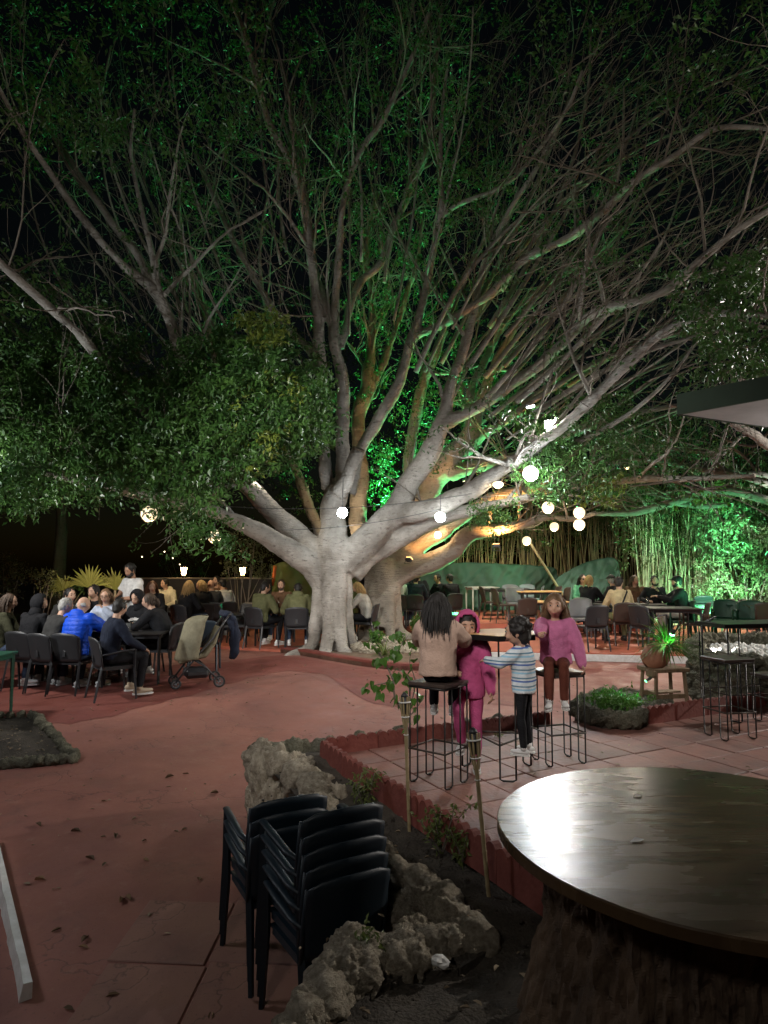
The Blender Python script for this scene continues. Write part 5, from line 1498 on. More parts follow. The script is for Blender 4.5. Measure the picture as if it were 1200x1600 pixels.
def build_hair(style, c, f, u, r_, hs, hm, root, neckdir, child=False):
    def at(x, y, z): return c + (r_ * x + f * y + u * z) * hs
    if style == 'none': return
    b = MB()
    if style == 'bald':
        for a in np.linspace(-2.3, 2.3, 9):                           # short fringe round the back of the head
            b.ball(at(math.sin(a) * .070, -.062 * math.cos(a * .62) - .01, -.012), (.022 * hs, .02 * hs, .034 * hs), 8, 6)
    else:
        b.ball(at(0, -.016, .024), (.0835 * hs, .0945 * hs, .100 * hs), 18, 12, Matrix((tuple(r_), tuple(f), tuple(u))).transposed())
        b.ball(at(0, -.045, -.020), (.070 * hs, .062 * hs, .080 * hs), 14, 10, Matrix((tuple(r_), tuple(f), tuple(u))).transposed())
        for sx in (-1, 1): b.ball(at(sx * .066, .012, .012), (.018 * hs, .036 * hs, .045 * hs), 8, 6, Matrix((tuple(r_), tuple(f), tuple(u))).transposed())
        if style in ('curly', 'tousled'):
            for _ in range(70):
                a, e = random.uniform(0, 6.28), random.uniform(-.1, 1.5)
                d = r_ * math.cos(a) * math.cos(e) + f * (math.sin(a) * math.cos(e) - .15) + u * math.sin(e)
                if d.dot(f) > .75 and d.dot(u) < .45: continue
                b.ball(c + (r_ * 0 + f * -.012 + u * .02) * hs + d * .092 * hs, random.uniform(.014, .024) * hs, 7, 5)
    me = remeshed(b.V, b.F, .011 if not child else .009, 2, "hair", hm)
    displace(me, .006, 38)
    ho = link("hair", me, root)
    st = MB()
    if style in ('short', 'curly', 'tousled'):
        ro, di = [], []
        for _ in range(110):
            a, e = random.uniform(0, 6.28), random.uniform(-.2, 1.5)
            d = r_ * math.cos(a) * math.cos(e) + f * math.sin(a) * math.cos(e) + u * math.sin(e)
            if d.dot(f) > .62 and d.dot(u) < .5: continue
            ro.append(c + (f * -.014 + u * .02) * hs + Vector((d.x * .083, d.y * .083, d.z * .092)) * hs)
            di.append(d * .5 + f * .5 - u * .1 + Vector((random.gauss(0, .3), random.gauss(0, .3), random.gauss(0, .3))))
        strands(st, ro, di, .035 * hs, .05, .005 * hs, 3, .3)
    if style in ('long', 'bob', 'tied'):
        L = {'long': .29, 'bob': .20, 'tied': .10}[style] * hs
        ro, di = [], []
        for _ in range((380 if child else 190) if style != 'tied' else 70):
            a = random.uniform(-2.0, 2.0)                               # 0 is the back of the head
            e = random.uniform(-.1, 1.35)
            if abs(a) > 1.75 and e < .5: a = math.copysign(1.75, a)
            d = (r_ * math.sin(a) - f * math.cos(a)) * math.cos(e) + u * math.sin(e)
            ro.append(c + (f * -.014 + u * .018) * hs + (r_ * d.dot(r_) * .082 + f * d.dot(f) * .093 + u * d.dot(u) * .098) * hs)
            di.append((d * .18 - f * .35 - u * .5 + r_ * math.copysign(.3, d.dot(r_)) * (1 if e > .8 else 0)) + Vector((random.gauss(0, .1), random.gauss(0, .1), 0)))
        strands(st, ro, di, L, .34, (.0052 if child else .0085) * hs, 7, .13, 5 if not child else 4)
    if style == 'tied':
        st.tube([at(0, -.10, .01), at(0, -.135, 0), at(0, -.15, -.05), at(0, -.14, -.12)], [.022 * hs, .028 * hs, .024 * hs, .008 * hs], 8)
    if st.n: st.build("strand", hm, ho, smooth=True)["kind"] = "stuff"

def person(label, loc, yaw=0, s=1.0, pose='sit', lean=.15, top=C_BLACK, legs=C_JEAN, shoes=S_WHITE, skin=SK_A, hair='short', hm=H_DARK,
           hands=None, head=(0, 0), seat=.46, spread=.10, foot=(0, 0), hs=None, child=False, sleeves='long', infl=.018, hood=None, face=True, puffer=False,
           beard=None, cap=None, glasses=False, hem=.0, voxel=None, group=None, stance=0.0, roll=0.0, legpose=None, shoes_y=None):
    root = empty("person", loc, yaw, label, "person", group)
    if hs is None: hs = 1.0 if not child else .95
    vx = voxel or (.013 if not child else .0085)
    X = Vector((1, 0, 0)); Yv = Vector((0, 1, 0)); Z = Vector((0, 0, 1))
    if pose == 'sit': pelvis = Vector((0, -.06 * s, seat + .095 * s))
    else: pelvis = Vector((0, 0, .93 * s))
    if seat and pose == 'stand' and stance: pelvis.z += stance
    d0 = Vector((math.sin(roll) * .6, math.sin(lean * .6), math.cos(lean * .6))).normalized(); d1 = Vector((math.sin(roll), math.sin(lean * 1.35), math.cos(lean * 1.35))).normalized()
    waist = pelvis + d0 * .19 * s; chest = waist + d1 * .18 * s; nb = chest + d1 * .155 * s
    lat = X.copy()
    sh = [nb - d1 * .055 * s + lat * sx * .165 * s for sx in (-1, 1)]
    hy, hp = head
    u = Quaternion(X, -(lean * .55 + hp)) @ Z; f = Quaternion(X, -(lean * .55 + hp)) @ Yv
    u = Quaternion(Yv, -roll * .5) @ u
    q = Quaternion(u, hy); f = q @ f
    hc = nb + d1 * .075 * s + u * .085 * (s if not child else .9) + f * .022
    # ---- skin
    b = MB()
    TC = [pelvis - d0 * .06 * s, pelvis, waist, chest, chest + d1 * .09 * s, nb - d1 * .03 * s, nb + d1 * .01 * s]
    TR_ = [(.14, .105), (.160, .118), (.138, .098), (.165, .118), (.168, .105), (.12, .075), (.062, .058)]
    loft(b, TC, lat, [(r0 * s * .95, r1 * s * .95) for r0, r1 in TR_])
    b.tube([nb - d1 * .03 * s, nb + d1 * .05 * s, hc - u * .05 * hs - f * .02 * hs], [.060 * s, .054 * s, .054 * (s if not child else .8)], 10)
    at, r_ = head_shape(b, hc, f, u, hs, child)
    la, lf = .285 * s, .25 * s
    if hands is None: hands = [(-.16, .34, seat + .24), (.16, .34, seat + .24)] if pose == 'sit' else [(-.24, .06, .78), (.24, .06, .78)]
    arms = []
    for i, sx in enumerate((-1, 1)):
        hnd = Vector(hands[i])
        el, wr = ik(sh[i], hnd, la, lf, Vector((sx * .75, -.35, -.75)))
        arms.append((sh[i], el, wr)); limb(b, sh[i], el, wr, .048 * s, .039 * s, .027 * s)
    LG = []
    for i, sx in enumerate((-1, 1)):
        hip = pelvis + lat * sx * .085 * s - d0 * .02 * s
        if legpose: kn, an = [Vector(v) for v in legpose[i]]
        elif pose == 'sit':
            kn = Vector((sx * (.09 + spread) * s, pelvis.y + .43 * s, pelvis.z + .01 * s))
            zz = .085 * s
            fy = foot[i] if hasattr(foot, '__len__') else foot
            an = Vector((sx * (.09 + spread * .9) * s, kn.y - .06 * s + fy, max(zz, kn.z - .42 * s)))
        else:
            kn = hip + Vector((sx * .012, .02, -.42)) * s; an = hip + Vector((sx * .02, -.02, -.835)) * s
        LG.append((hip, kn, an)); limb(b, hip, kn, an, .078 * s, .053 * s, .036 * s)
    me = remeshed(b.V, b.F, vx, 3, "body", skin)
    hb = MB()
    for i, (a_, e_, w_) in enumerate(arms):
        d = (w_ - e_).normalized(); pn = Vector((-.3 * (1 if i else -1), .1, -1)) if abs(d.z) < .8 else Vector((-(1 if i else -1), 0, 0))
        hand(hb, w_ - d * .004, d, pn, .95 * s if not child else s, .55, 1 if i else -1)
    n0 = len(me.vertices)
    co = np.zeros(n0 * 3, np.float32); me.vertices.foreach_get("co", co)
    polys = [tuple(p.vertices) for p in me.polygons]
    VV = np.concatenate([co.reshape(-1, 3), np.array([tuple(v) for v in hb.V], np.float32)])
    me2 = mesh_np("body", VV, polys + [tuple(i + n0 for i in fc) for fc in hb.F], skin, True); bpy.data.meshes.remove(me)
    body = link("body", me2, root)
    # ---- clothes
    t = MB(); g = infl
    hemp = pelvis - d0 * (.10 + hem) * s if pose != 'sit' else pelvis - d0 * .03 * s
    TC2 = [hemp, pelvis, waist, chest, chest + d1 * .09 * s, nb - d1 * .035 * s, nb + d1 * .012 * s]
    sc = 1.0 + (.12 if hem else 0)
    loft(t, TC2, lat, [((r0 * s + g) * (sc if i < 3 else 1), (r1 * s + g) * (sc if i < 3 else 1)) for i, (r0, r1) in enumerate([(.158, .122), (.165, .125), (.150, .112), (.172, .124), (.172, .11), (.122, .078), (.068, .064)])])
    for i, (a_, e_, w_) in enumerate(arms):
        if sleeves == 'long': limb(t, a_, e_, w_ - (w_ - e_) * .04, .058 * s + g, .046 * s + g * .9, .034 * s + g * .6)
        else:
            m_ = a_.lerp(e_, .62); t.tube([a_, a_.lerp(m_, .5), m_], [.06 * s + g, .058 * s + g, .06 * s + g], 10); t.ball(a_, .06 * s + g, 10, 7)
    if hood == 'down':
        t.ball(nb - f * .07 * s + u * .01, (.12 * s, .075 * s, .075 * s), 12, 8)
    me = remeshed(t.V, t.F, vx * 1.15, 4, "top", top)
    if puffer:
        n_ = len(me.vertices); c_ = np.zeros(n_ * 3, np.float32); no = np.zeros(n_ * 3, np.float32)
        me.vertices.foreach_get("co", c_); me.vertices.foreach_get("normal", no); c_ = c_.reshape(-1, 3); no = no.reshape(-1, 3)
        c_ += no * (np.abs(np.sin(c_[:, 2:3] * math.pi / .062)) ** .5 * .009 - .004); me.vertices.foreach_set("co", c_.ravel()); me.update()
    else: displace(me, .009, 9, .005, 22)
    topo = link("top", me, root)
    if hood == 'up':
        h = MB()
        Vh, Fh = sphere(20, 14); keep = []
        for v in Vh: h_ = v
        h.add([hc + (r_ * v[0] * .098 + f * (v[1] * .112 - .012) + u * (v[2] * .125 + .008)) * hs for v in Vh],
              [fc for fc in Fh if not (np.mean([Vh[i][1] for i in fc]) > .52 and np.mean([Vh[i][2] for i in fc]) < .72)])
        ho = h.build("hood", top, topo, smooth=True)
        sm = ho.modifiers.new("thickness", 'SOLIDIFY'); sm.thickness = .012; sm.offset = 1
        h2 = MB(); h2.tube([nb - d1 * .05, nb + d1 * .03, hc - u * .06 * hs - f * .01], [(.11 * s), .095 * s, .085 * s], 12); h2.build("collar", top, topo, smooth=True)
    tr = MB()
    loft(tr, [pelvis - d0 * .08 * s, pelvis - d0 * .03 * s, pelvis + d0 * .07 * s], lat, [(.13 * s, .10 * s), (.158 * s, .118 * s), (.155 * s, .115 * s)])
    for (h_, k_, a_) in LG: limb(tr, h_, k_, a_ + (k_ - a_).normalized() * .02 * s, .088 * s, .066 * s, .054 * s)
    me = remeshed(tr.V, tr.F, vx * 1.2, 3, "trousers", legs); displace(me, .006, 12)
    link("trousers", me, root)
    for i, (h_, k_, a_) in enumerate(LG):
        sb = MB(); sy = Vector((0.12 * (1 if i else -1), 1, 0)).normalized()
        if shoes_y: sy = Vector(shoes_y[i]).normalized()
        up = Vector((0, 0, 1)); up = (up - sy * up.dot(sy)).normalized()
        base = a_ - up * .055 * s
        sb.tube([base - sy * .075 * s, base - sy * .05 * s, base + sy * .02 * s, base + sy * .10 * s, base + sy * .165 * s, base + sy * .185 * s],
                [(.022 * s, .025 * s), (.040 * s, .036 * s), (.042 * s, .038 * s), (.030 * s, .042 * s), (.022 * s, .038 * s), (.010 * s, .02 * s)], 12)
        sb.tube([a_ + up * .03 * s, base + up * .01], [.046 * s, .046 * s], 10)
        so = sb.build("shoe", shoes, root, smooth=True)
        sl = MB(); lt = up.cross(sy)
        pts = [base - up * .030 * s + sy * yy * s + lt * ww * s for yy, ww in ((-.085, -.024), (-.085, .024), (.02, .042), (.12, .046), (.175, .03), (.195, 0), (.175, -.03), (.12, -.046), (.02, -.042))]
        n_ = len(pts); sl.add(pts + [p - up * .022 * s for p in pts], [tuple(range(n_)), tuple(range(n_, 2 * n_))[::-1]] + [(k, (k + 1) % n_, n_ + (k + 1) % n_, n_ + k) for k in range(n_)])
        sl.build("sole", S_WHITE if shoes is not S_BLACK else S_BLACK, so)
    # ---- head details
    if face:
        for sx in (-1, 1):
            MB().ball(at(sx * .031, .0835, .008), (.0115 * hs, .007 * hs, .0058 * hs), 8, 6, Matrix((tuple(r_), tuple(f), tuple(u))).transposed()).build("eye", M_eyew if child else M_eye, root, True)
            if child: MB().ball(at(sx * .031, .0895, .0085), (.0068 * hs, .0045 * hs, .0068 * hs), 8, 6).build("iris", M_eye, root, True)
            MB().tube([at(sx * .014, .092, .031), at(sx * .032, .092, .036), at(sx * .050, .081, .031)], [.0028 * hs, .004 * hs, .002 * hs], 6).build("eyebrow", hm if hm is not H_BLOND else H_MID, root, True)
        MB().tube([at(-.022, .089, -.054), at(0, .096, -.057 - (.004 if child else 0)), at(.022, .089, -.054)], [.003 * hs, .0062 * hs, .003 * hs], 7).build("mouth", M_lip, root, True)
    build_hair(hair, hc, f, u, r_, hs, hm, root, -u, child)
    if beard:
        bb = MB(); Mx = Matrix((tuple(r_), tuple(f), tuple(u))).transposed()
        bb.ball(at(0, .055, -.085), (.052 * hs, .045 * hs, .035 * hs), 12, 8, Mx)
        for sx in (-1, 1): bb.ball(at(sx * .055, .03, -.06), (.02 * hs, .04 * hs, .04 * hs), 8, 6, Mx)
        bb.ball(at(0, .094, -.043), (.026 * hs, .009 * hs, .006 * hs), 8, 6, Mx)
        me = remeshed(bb.V, bb.F, .009, 1, "beard", beard); displace(me, .004, 50); link("beard", me, root)
    if cap:
        cb = MB(); Mx = Matrix((tuple(r_), tuple(f), tuple(u))).transposed()
        cb.ball(at(0, -.006, .050), (.090 * hs, .105 * hs, .078 * hs), 16, 10, Mx)
        co_ = cb.build("cap", cap, root, True)
        bi = MB(); P = []
        for a in np.linspace(-1.15, 1.15, 9): P.append((math.sin(a) * .082, .06 + math.cos(a) * .11))
        P = [(-.075, .06)] + P + [(.075, .06)]
        n_ = len(P)
        bi.add([at(x, y, .062 - .10 * max(0, y - .08)) for x, y in P] + [at(x, y, .054 - .10 * max(0, y - .08)) for x, y in P],
               [tuple(range(n_)), tuple(range(n_, 2 * n_))[::-1]] + [(k, (k + 1) % n_, n_ + (k + 1) % n_, n_ + k) for k in range(n_)])
        bi.build("peak", cap, co_)
    if glasses:
        gb = MB()
        for sx in (-1, 1):
            ring = [at(sx * .031 + .023 * math.cos(a), .102, .008 + .017 * math.sin(a)) for a in np.linspace(0, 2 * math.pi, 13)]
            if glasses == 'dark': gb.ball(at(sx * .031, .101, .008), (.024 * hs, .005 * hs, .018 * hs), 10, 6, Matrix((tuple(r_), tuple(f), tuple(u))).transposed())
            gb.tube(ring, .0022 * hs, 5); gb.tube([at(sx * .054, .10, .012), at(sx * .078, .01, .012)], .002 * hs, 5)
        gb.tube([at(-.009, .104, .010), at(.009, .104, .010)], .002 * hs, 5)
        gb.build("glasses", S_BLACK, root, True)
    return root
# ---- the four children
def knit(n, c, stripes=None, c2=None):
    m = cloth(n, c)
    if stripes:
        nt = m.node_tree; N = nt.nodes; L = nt.links; b = N["Principled BSDF"]
        tc = N.new("ShaderNodeTexCoord"); sx = N.new("ShaderNodeSeparateXYZ"); L.new(tc.outputs["Object"], sx.inputs[0])
        src = b.inputs["Base Color"].links[0].from_socket
        for sc, ph, wd, col in stripes:
            a = N.new("ShaderNodeMath"); a.operation = 'MULTIPLY_ADD'; a.inputs[1].default_value = sc; a.inputs[2].default_value = ph; L.new(sx.outputs[2], a.inputs[0])
            fr = N.new("ShaderNodeMath"); fr.operation = 'FRACT'; L.new(a.outputs[0], fr.inputs[0])
            lt = N.new("ShaderNodeMath"); lt.operation = 'LESS_THAN'; lt.inputs[1].default_value = wd; L.new(fr.outputs[0], lt.inputs[0])
            mx = N.new("ShaderNodeMix"); mx.data_type = 'RGBA'; L.new(lt.outputs[0], mx.inputs[0]); L.new(src, mx.inputs[6]); mx.inputs[7].default_value = (*col, 1); src = mx.outputs[2]
        L.new(src, b.inputs["Base Color"])
    return m
C_BEIGE = cloth("beige_wool", (.46, .32, .25), .1); C_PINK = cloth("pink", (.52, .16, .30), .12); C_PINK2 = cloth("magenta", (.46, .08, .20), .12); C_RUST = cloth("rust", (.12, .035, .022), .15)
C_STRIPE = knit("striped_jersey", (.62, .66, .68), [(16.5, 0, .17, (.12, .22, .30)), (16.5, .42, .22, (.30, .52, .66)), (8.25, .7, .10, (.10, .16, .42))])
GK = "children at the tall six-sided table"
person("girl with long dark hair in a beige jumper, back turned, on a tall stool", (st1.x, st1.y - .02, PZ), R(-14), .70, 'sit', .04, C_BEIGE, C_BLACK, S_WHITE, SK_K, 'long', H_DARK,
       hands=[(-.13, .30, 1.09), (.14, .30, 1.09)], seat=.765, spread=.02, child=True, infl=.034, hs=.94, face=False, head=(0, .0), group=GK)
tp = at_x(729, 5.62, PZ)
person("child in a hooded magenta tracksuit standing behind the tall table, hood up", (tp.x, tp.y, PZ), R(170), .71, 'stand', .10, C_PINK2, C_PINK2, S_WHITE, SK_K, 'short', H_DARK,
       hands=[(-.20, .22, .60), (.10, .25, .82)], child=True, infl=.024, hood='up', hs=.95, head=(.15, .05), group=GK,
       legpose=[((-.07, .05, .38), (-.06, .0, .075)), ((.07, .20, .52), (.05, .10, .25))], seat=0)
bp_ = at_x(815, 5.18, PZ + .27)
person("small dark-haired boy in a pale striped jersey standing on the table's footrest", (bp_.x, bp_.y, PZ + .265), R(58), .525, 'stand', .05, C_STRIPE, C_BLACK, S_WHITE, SK_K, 'tousled', H_DARK,
       hands=[(-.10, .26, .66), (.26, .16, .68)], child=True, infl=.022, hs=.96, head=(.25, .02), group=GK, seat=0)
person("smiling girl in a pink sweatshirt and rust trousers sitting on a tall stool", (st2.x, st2.y + .02, PZ), R(166), .66, 'sit', .06, C_PINK, C_RUST, S_WHITE, SK_K, 'long', H_MID,
       hands=[(-.22, .10, .80), (.12, .34, 1.10)], seat=.765, spread=.0, foot=(.02, .10), child=True, infl=.030, hs=.95, head=(-.08, -.04), group=GK)

# ---- grown-ups
GL = "diners at the long table on the left"; GR = "diners at the right before the bamboo"; GB = "people at the rear left tables"; GM = "men in olive jackets left of the trunk"; GS = "people before the green sheet"
def sitter(px, Y, z, yaw, label, group, ch=P_DARK, ckind='side', clabel=None, **kw):
    p = at_x(px, Y, z)
    if ch: chair(p, R(yaw), ckind, ch, clabel or ("chair under the " + label), GC)
    return person(label, (p.x, p.y, z), R(yaw), group=group, **kw)
F_ = zfloor
sitter(14, 10.0, F_(10.0), -70, "woman with long brown hair in a dark olive jacket at far left", GL, clabel="dark chair of the long-haired woman at far left", top=C_DKOL, hair='long', hm=H_BROWN, lean=.12)
sitter(56, 9.9, F_(9.9), -20, "person in black with the back turned, next to the long-haired woman", GL, clabel="dark chair of the black-clothed person second from the left", top=C_BLACK, hair='short', lean=.2, head=(-.9, .1), hood='up', face=False, hm=H_DARK)
sitter(90, 9.75, F_(9.75), -25, "grey-haired man in a charcoal jacket leaning forward", GL, clabel="dark chair of the grey-haired man", top=C_CHAR, hair='short', hm=H_GREY, lean=.3, head=(-.3, .15), face=False, hands=[(-.1, .45, .76), (.15, .5, .8)])
sitter(126, 9.75, F_(9.75), -14, "bald man in a bright blue quilted jacket, back turned", GL, clabel="dark chair behind the bright blue jacket", top=C_BLUE, hair='bald', hm=H_GREY, lean=.20, puffer=True, infl=.042, hood='down', face=False, head=(-.2, .1), hands=[(-.1, .45, .76), (.2, .5, .9)])
sitter(182, 9.45, F_(9.45), -52, "man in a black jumper turned sideways on the front chair", GL, ckind='arm', clabel="dark armchair of the man in the black jumper", top=C_NAVY, legs=C_BLACK, shoes=S_BEIGE, hair='short', lean=.16, face=False, head=(.3, .05), hands=[(-.1, .4, .66), (.2, .36, .66)])
sitter(112, 11.3, F_(11.3), 205, "woman with dark pinned-up hair across the table from the blue jacket", GL, clabel="chair of the woman with pinned-up hair", top=C_CHAR, hair='tied', hm=H_DARK, head=(.5, .0))
sitter(152, 11.7, F_(11.7), 190, "dark-haired man in black behind the woman in glasses", GL, clabel="chair of the dark-haired man behind the glasses", top=C_BLACK, hair='short', head=(-.6, 0), seat=.5)
sitter(172, 10.95, F_(10.95), 165, "woman with wavy light hair and glasses in a pale blue jacket", GL, clabel="chair of the woman in the pale blue jacket", top=C_LILAC, hair='bob', hm=H_MID, glasses=True, head=(.35, .1), hands=[(-.15, .30, 1.05), (.16, .36, .80)], skin=SK_A)
pw = at_x(212, 12.2, 0)
person("bearded waiter in a white T-shirt standing and looking down at his notepad", (pw.x, pw.y, 0), R(150), 1.02, 'stand', .08, C_WHITE, C_STONE, S_WHITE, SK_B, 'curly', H_DARK,
       hands=[(-.02, .32, 1.13), (.12, .34, 1.10)], sleeves='short', beard=H_DARK, head=(.1, .35), hem=.06, group=GL, seat=0)
nb_ = MB(); nb_.box((0, 0, 0), (.09, .13, .012), bev=.004); tag(nb_.build("notepad", S_BLACK, None, loc=(pw.x - .14, pw.y - .34, 1.16), rot=(R(30), 0, R(-20))), "small dark notepad held by the waiter", "notepad")
jp = sitter(226, 10.95, F_(10.95), 160, "hooded person in a black sweatshirt with a white printed arc", GL, clabel="chair of the hooded person", top=C_BLACK, hood='up', lean=.22, head=(0, .3), hair='short')
# white print across the sweatshirt: a worn arc of strokes over a small bar
pr = MB()
for i in range(11):
    a = R(-52) + R(104) * i / 10
    x, z = math.sin(a) * .14, math.cos(a) * .075
    M_ = Matrix.Translation((x, .178 + .0, .80 + z)) @ Matrix.Rotation(a * .8, 4, 'Y')
    pr.box((0, 0, 0), (.020, .006, .036 + .008 * (i % 3)), M=M_)
pr.box((0, .18, .80), (.10, .006, .02)); pr.box((-.01, .18, .77), (.05, .006, .012))
po = pr.build("white_print", C_WHITE, jp); po["kind"] = "stuff"
sitter(258, 10.55, F_(10.55), 82, "woman in black with tied-back brown hair leaning on the table end", GL, clabel="chair of the woman leaning on the table end", top=C_BLACK, hair='tied', hm=H_BROWN, lean=.42, head=(.2, -.1), hands=[(-.1, .55, .80), (.15, .5, .80)], legs=C_BLACK)
sitter(242, 14.3, DF, 175, "woman with long auburn hair behind the waiter", GB, clabel="chair of the auburn-haired woman", top=C_BLACK, hair='long', hm=H_RED, head=(.4, .1))
sitter(262, 16.4, DF, 172, "man in a cream hooded top facing forward at the rear left table", GB, clabel="chair of the man in the cream top", top=C_CREAM, hood='down', hair='short', head=(-.5, .1), s=1.02)
sitter(294, 14.7, DF, -30, "blond woman in black seen from behind, left one of two", GB, clabel="dark chair of the left blond woman", top=C_BLACK, hair='long', hm=H_BLOND, head=(.7, .05), face=False)
sitter(317, 15.2, DF, 25, "blond woman in black with shoulder-length hair, right one of two", GB, clabel="dark chair of the right blond woman", top=C_BLACK, hair='bob', hm=H_BLOND, head=(.9, .05))
sitter(332, 15.6, DF, 20, "man in a dark jacket with thinning reddish hair", GB, clabel="dark chair of the man with thinning hair", top=C_CHAR, hair='bald', hm=H_RED, head=(.3, 0), face=False)
sitter(352, 15.9, DF, 35, "man in a pale shirt at the right end of the rear left group", GB, clabel="dark chair of the man in the pale shirt", top=C_GREY, hair='short', hm=H_DARK, head=(.6, .1), lean=.25, s=1.03)
sitter(341, 17.0, DF, 180, "man with dark hair facing forward behind the pale shirt", GB, clabel="chair of the man behind the pale shirt", top=C_BROWN, hair='short', hm=H_DARK, head=(-.4, 0), s=1.08)
sitter(410, 13.9, DF, -32, "man in an olive jacket seen from behind, left of the pair", GM, clabel="dark chair of the left olive jacket", top=C_OLIVE, legs=C_BLACK, hair='short', lean=.2, head=(-.5, .05), face=False, infl=.03)
sitter(441, 15.4, DF, 178, "bearded man in a brown jumper facing forward between the olive jackets", GM, clabel="chair of the bearded man in brown", top=C_BROWN, hair='short', beard=H_BROWN, skin=SK_A, hm=H_BROWN)
sitter(466, 13.8, DF, 4, "person in an olive parka with its hood down, back to us", GM, clabel="dark chair with a slotted back behind the olive parka", top=C_OLIVE, hair='short', lean=.30, head=(0, .25), face=False, hood='down', infl=.035)
sitter(571, 14.9, .05, 75, "woman with long blond hair in a pale jacket behind the trunk, looking at her phone", "people near the second trunk", clabel="dark chair of the blond woman behind the trunk", top=C_STONE, hair='long', hm=H_BLOND, lean=.3, head=(0, .25), legs=C_BLACK, hands=[(-.05, .42, .86), (.08, .42, .84)])
sitter(622, 17.6, T1, -5, "person in a white shirt with the back turned at the steel table", GS, clabel="dark chair of the white shirt", top=C_WHITE, hair='short', face=False)
ps_ = at_x(653, 19.4, T1 + .0)
sitter(653, 19.3, T1, 180, "man in black facing forward behind the navy cap", GS, clabel="chair of the man facing forward behind the cap", top=C_BLACK, hair='short', s=1.12, beard=H_DARK)
sitter(649, 17.6, T1, -10, "man in a navy jacket and cap, back turned", GS, clabel="dark chair of the man in the navy cap", top=C_NAVY, cap=C_NAVY, face=False, infl=.035)
sitter(686, 18.6, T1, 120, "young man in black at the right of the steel table, nearer the trunk", GS, clabel="chair of the left young man in black", top=C_BLACK, hair='short', head=(.0, 0))
sitter(704, 18.2, T1, 20, "dark-haired person in black at the right end of the steel table", GS, clabel="chair of the right-end person in black", top=C_BLACK, hair='short', face=False, head=(.5, 0))
sitter(908, 17.2, T1, 185, "woman in dark sunglasses and a mint green top", GR, None, top=C_GREEN, hair='long', hm=H_DARK, glasses='dark')
sitter(917, 15.7, T1, -48, "blond woman in a black jacket with curly hair seen from the side", GR, P_GREY, clabel="grey chair of the curly blond woman", top=C_BLACK, hair='bob', hm=H_BLOND, head=(.0, 0), hands=[(-.1, .42, .85), (.15, .45, .80)])
sitter(957, 16.0, T1, 40, "man in a grey flat cap and dark vest over a pale shirt", GR, clabel="chair of the man in the flat cap", top=C_CHAR, cap=C_CHAR, hm=H_GREY, head=(-.5, 0), face=False)
sitter(967, 13.7, T1, 2, "man in a tan shirt with a dark strap across his back", GR, P_BROWN, clabel="brown chair of the man in the tan shirt", top=C_TAN, legs=C_OLIVE, shoes=S_BLACK, hair='short', head=(-.7, .05), face=False, lean=.2)
stp = MB(); stp.tube([(-.10, -.235, .66), (-.02, -.215, .86), (.09, -.125, 1.05), (.12, -.02, 1.07)], [(.018, .006)] * 4, 6); 
p = at_x(967, 13.7, T1); tag(stp.build("shoulder_strap", C_BLACK, None, True, (p.x, p.y, T1 - .0)), "dark strap running across the tan shirt", "strap")
sitter(990, 15.8, T1, 150, "long-haired person in a brown jacket behind the dark table", GR, clabel="chair of the person in the brown jacket", top=C_BROWN, hair='bob', hm=H_BROWN, head=(.8, 0))
sitter(1019, 15.6, T1, 172, "moustached man in black resting his chin on his hand", GR, clabel="chair of the moustached man", top=C_BLACK, hair='short', beard=H_DARK, hands=[(-.06, .20, .98), (.2, .3, .78)], lean=.2)
sitter(1058, 14.2, T1, 78, "bearded man in a black cap and jacket seen in profile", GR, P_GREEN, 'side', "green chair of the man in the black cap", top=C_BLACK, legs=C_STONE, cap=C_BLACK, beard=H_DARK, hands=[(-.1, .42, .92), (.12, .44, .92)], lean=.1)

# ================================================================== plants, pots, torches, pushchair, fallen leaves
M_terra = mat("terracotta", (.30, .13, .07), .75, scale=6, bump=.25, bscale=35, var=.25)
M_pebble = mat("white_pebble", (.62, .60, .56), .7, var=.2, scale=4, rnd=.15)
M_bright = leaf_mat("bright_leaf", (.05, .13, .02), (.10, .20, .035), .3, .4)
# ---- raised round stone planter with pebbles
rpc = at_x(1185, 8.9, 0)
rp = empty("stone_planter", (rpc.x, rpc.y, 0), label="raised round stone planter full of white pebbles at the right", cat="planter")
RR = .92
MB().lathe([(RR - .06, -.1), (RR - .10, .60), (RR - .25, .60), (RR - .3, .52)], 40).build("wall_core", M_soil, rp, True)
for ring in range(5):
    for k in range(26):
        a = 2 * math.pi * (k + .5 * (ring % 2)) / 26 + random.uniform(-.04, .04)
        if math.sin(a) > .35: continue
        o = link("stone", random.choice(ROCKS_MH), rp, ((RR - .07) * math.cos(a), (RR - .07) * math.sin(a), .06 + ring * .125 + random.uniform(-.02, .02)), (random.uniform(-.3, .3), random.uniform(-.3, .3), random.uniform(0, 6)))
        o.scale = (.26, .24, random.uniform(.15, .2))
for k in range(16):
    a = R(20) + R(150) * k / 15; o = link("stone", random.choice(ROCKS_MH), rp, ((RR - .1) * math.cos(a), (RR - .1) * math.sin(a), .62), (0, 0, random.uniform(0, 6))); o.scale = (.3, .26, random.uniform(.18, .34))
pm = bmesh.new(); bmesh.ops.create_icosphere(pm, subdivisions=1, radius=.5)
for v in pm.verts: v.co *= random.uniform(.85, 1.15)
peb_me = bpy.data.meshes.new("pebble"); pm.to_mesh(peb_me); pm.free(); peb_me.materials.append(M_pebble); peb_me.polygons.foreach_set("use_smooth", np.ones(len(peb_me.polygons), bool))
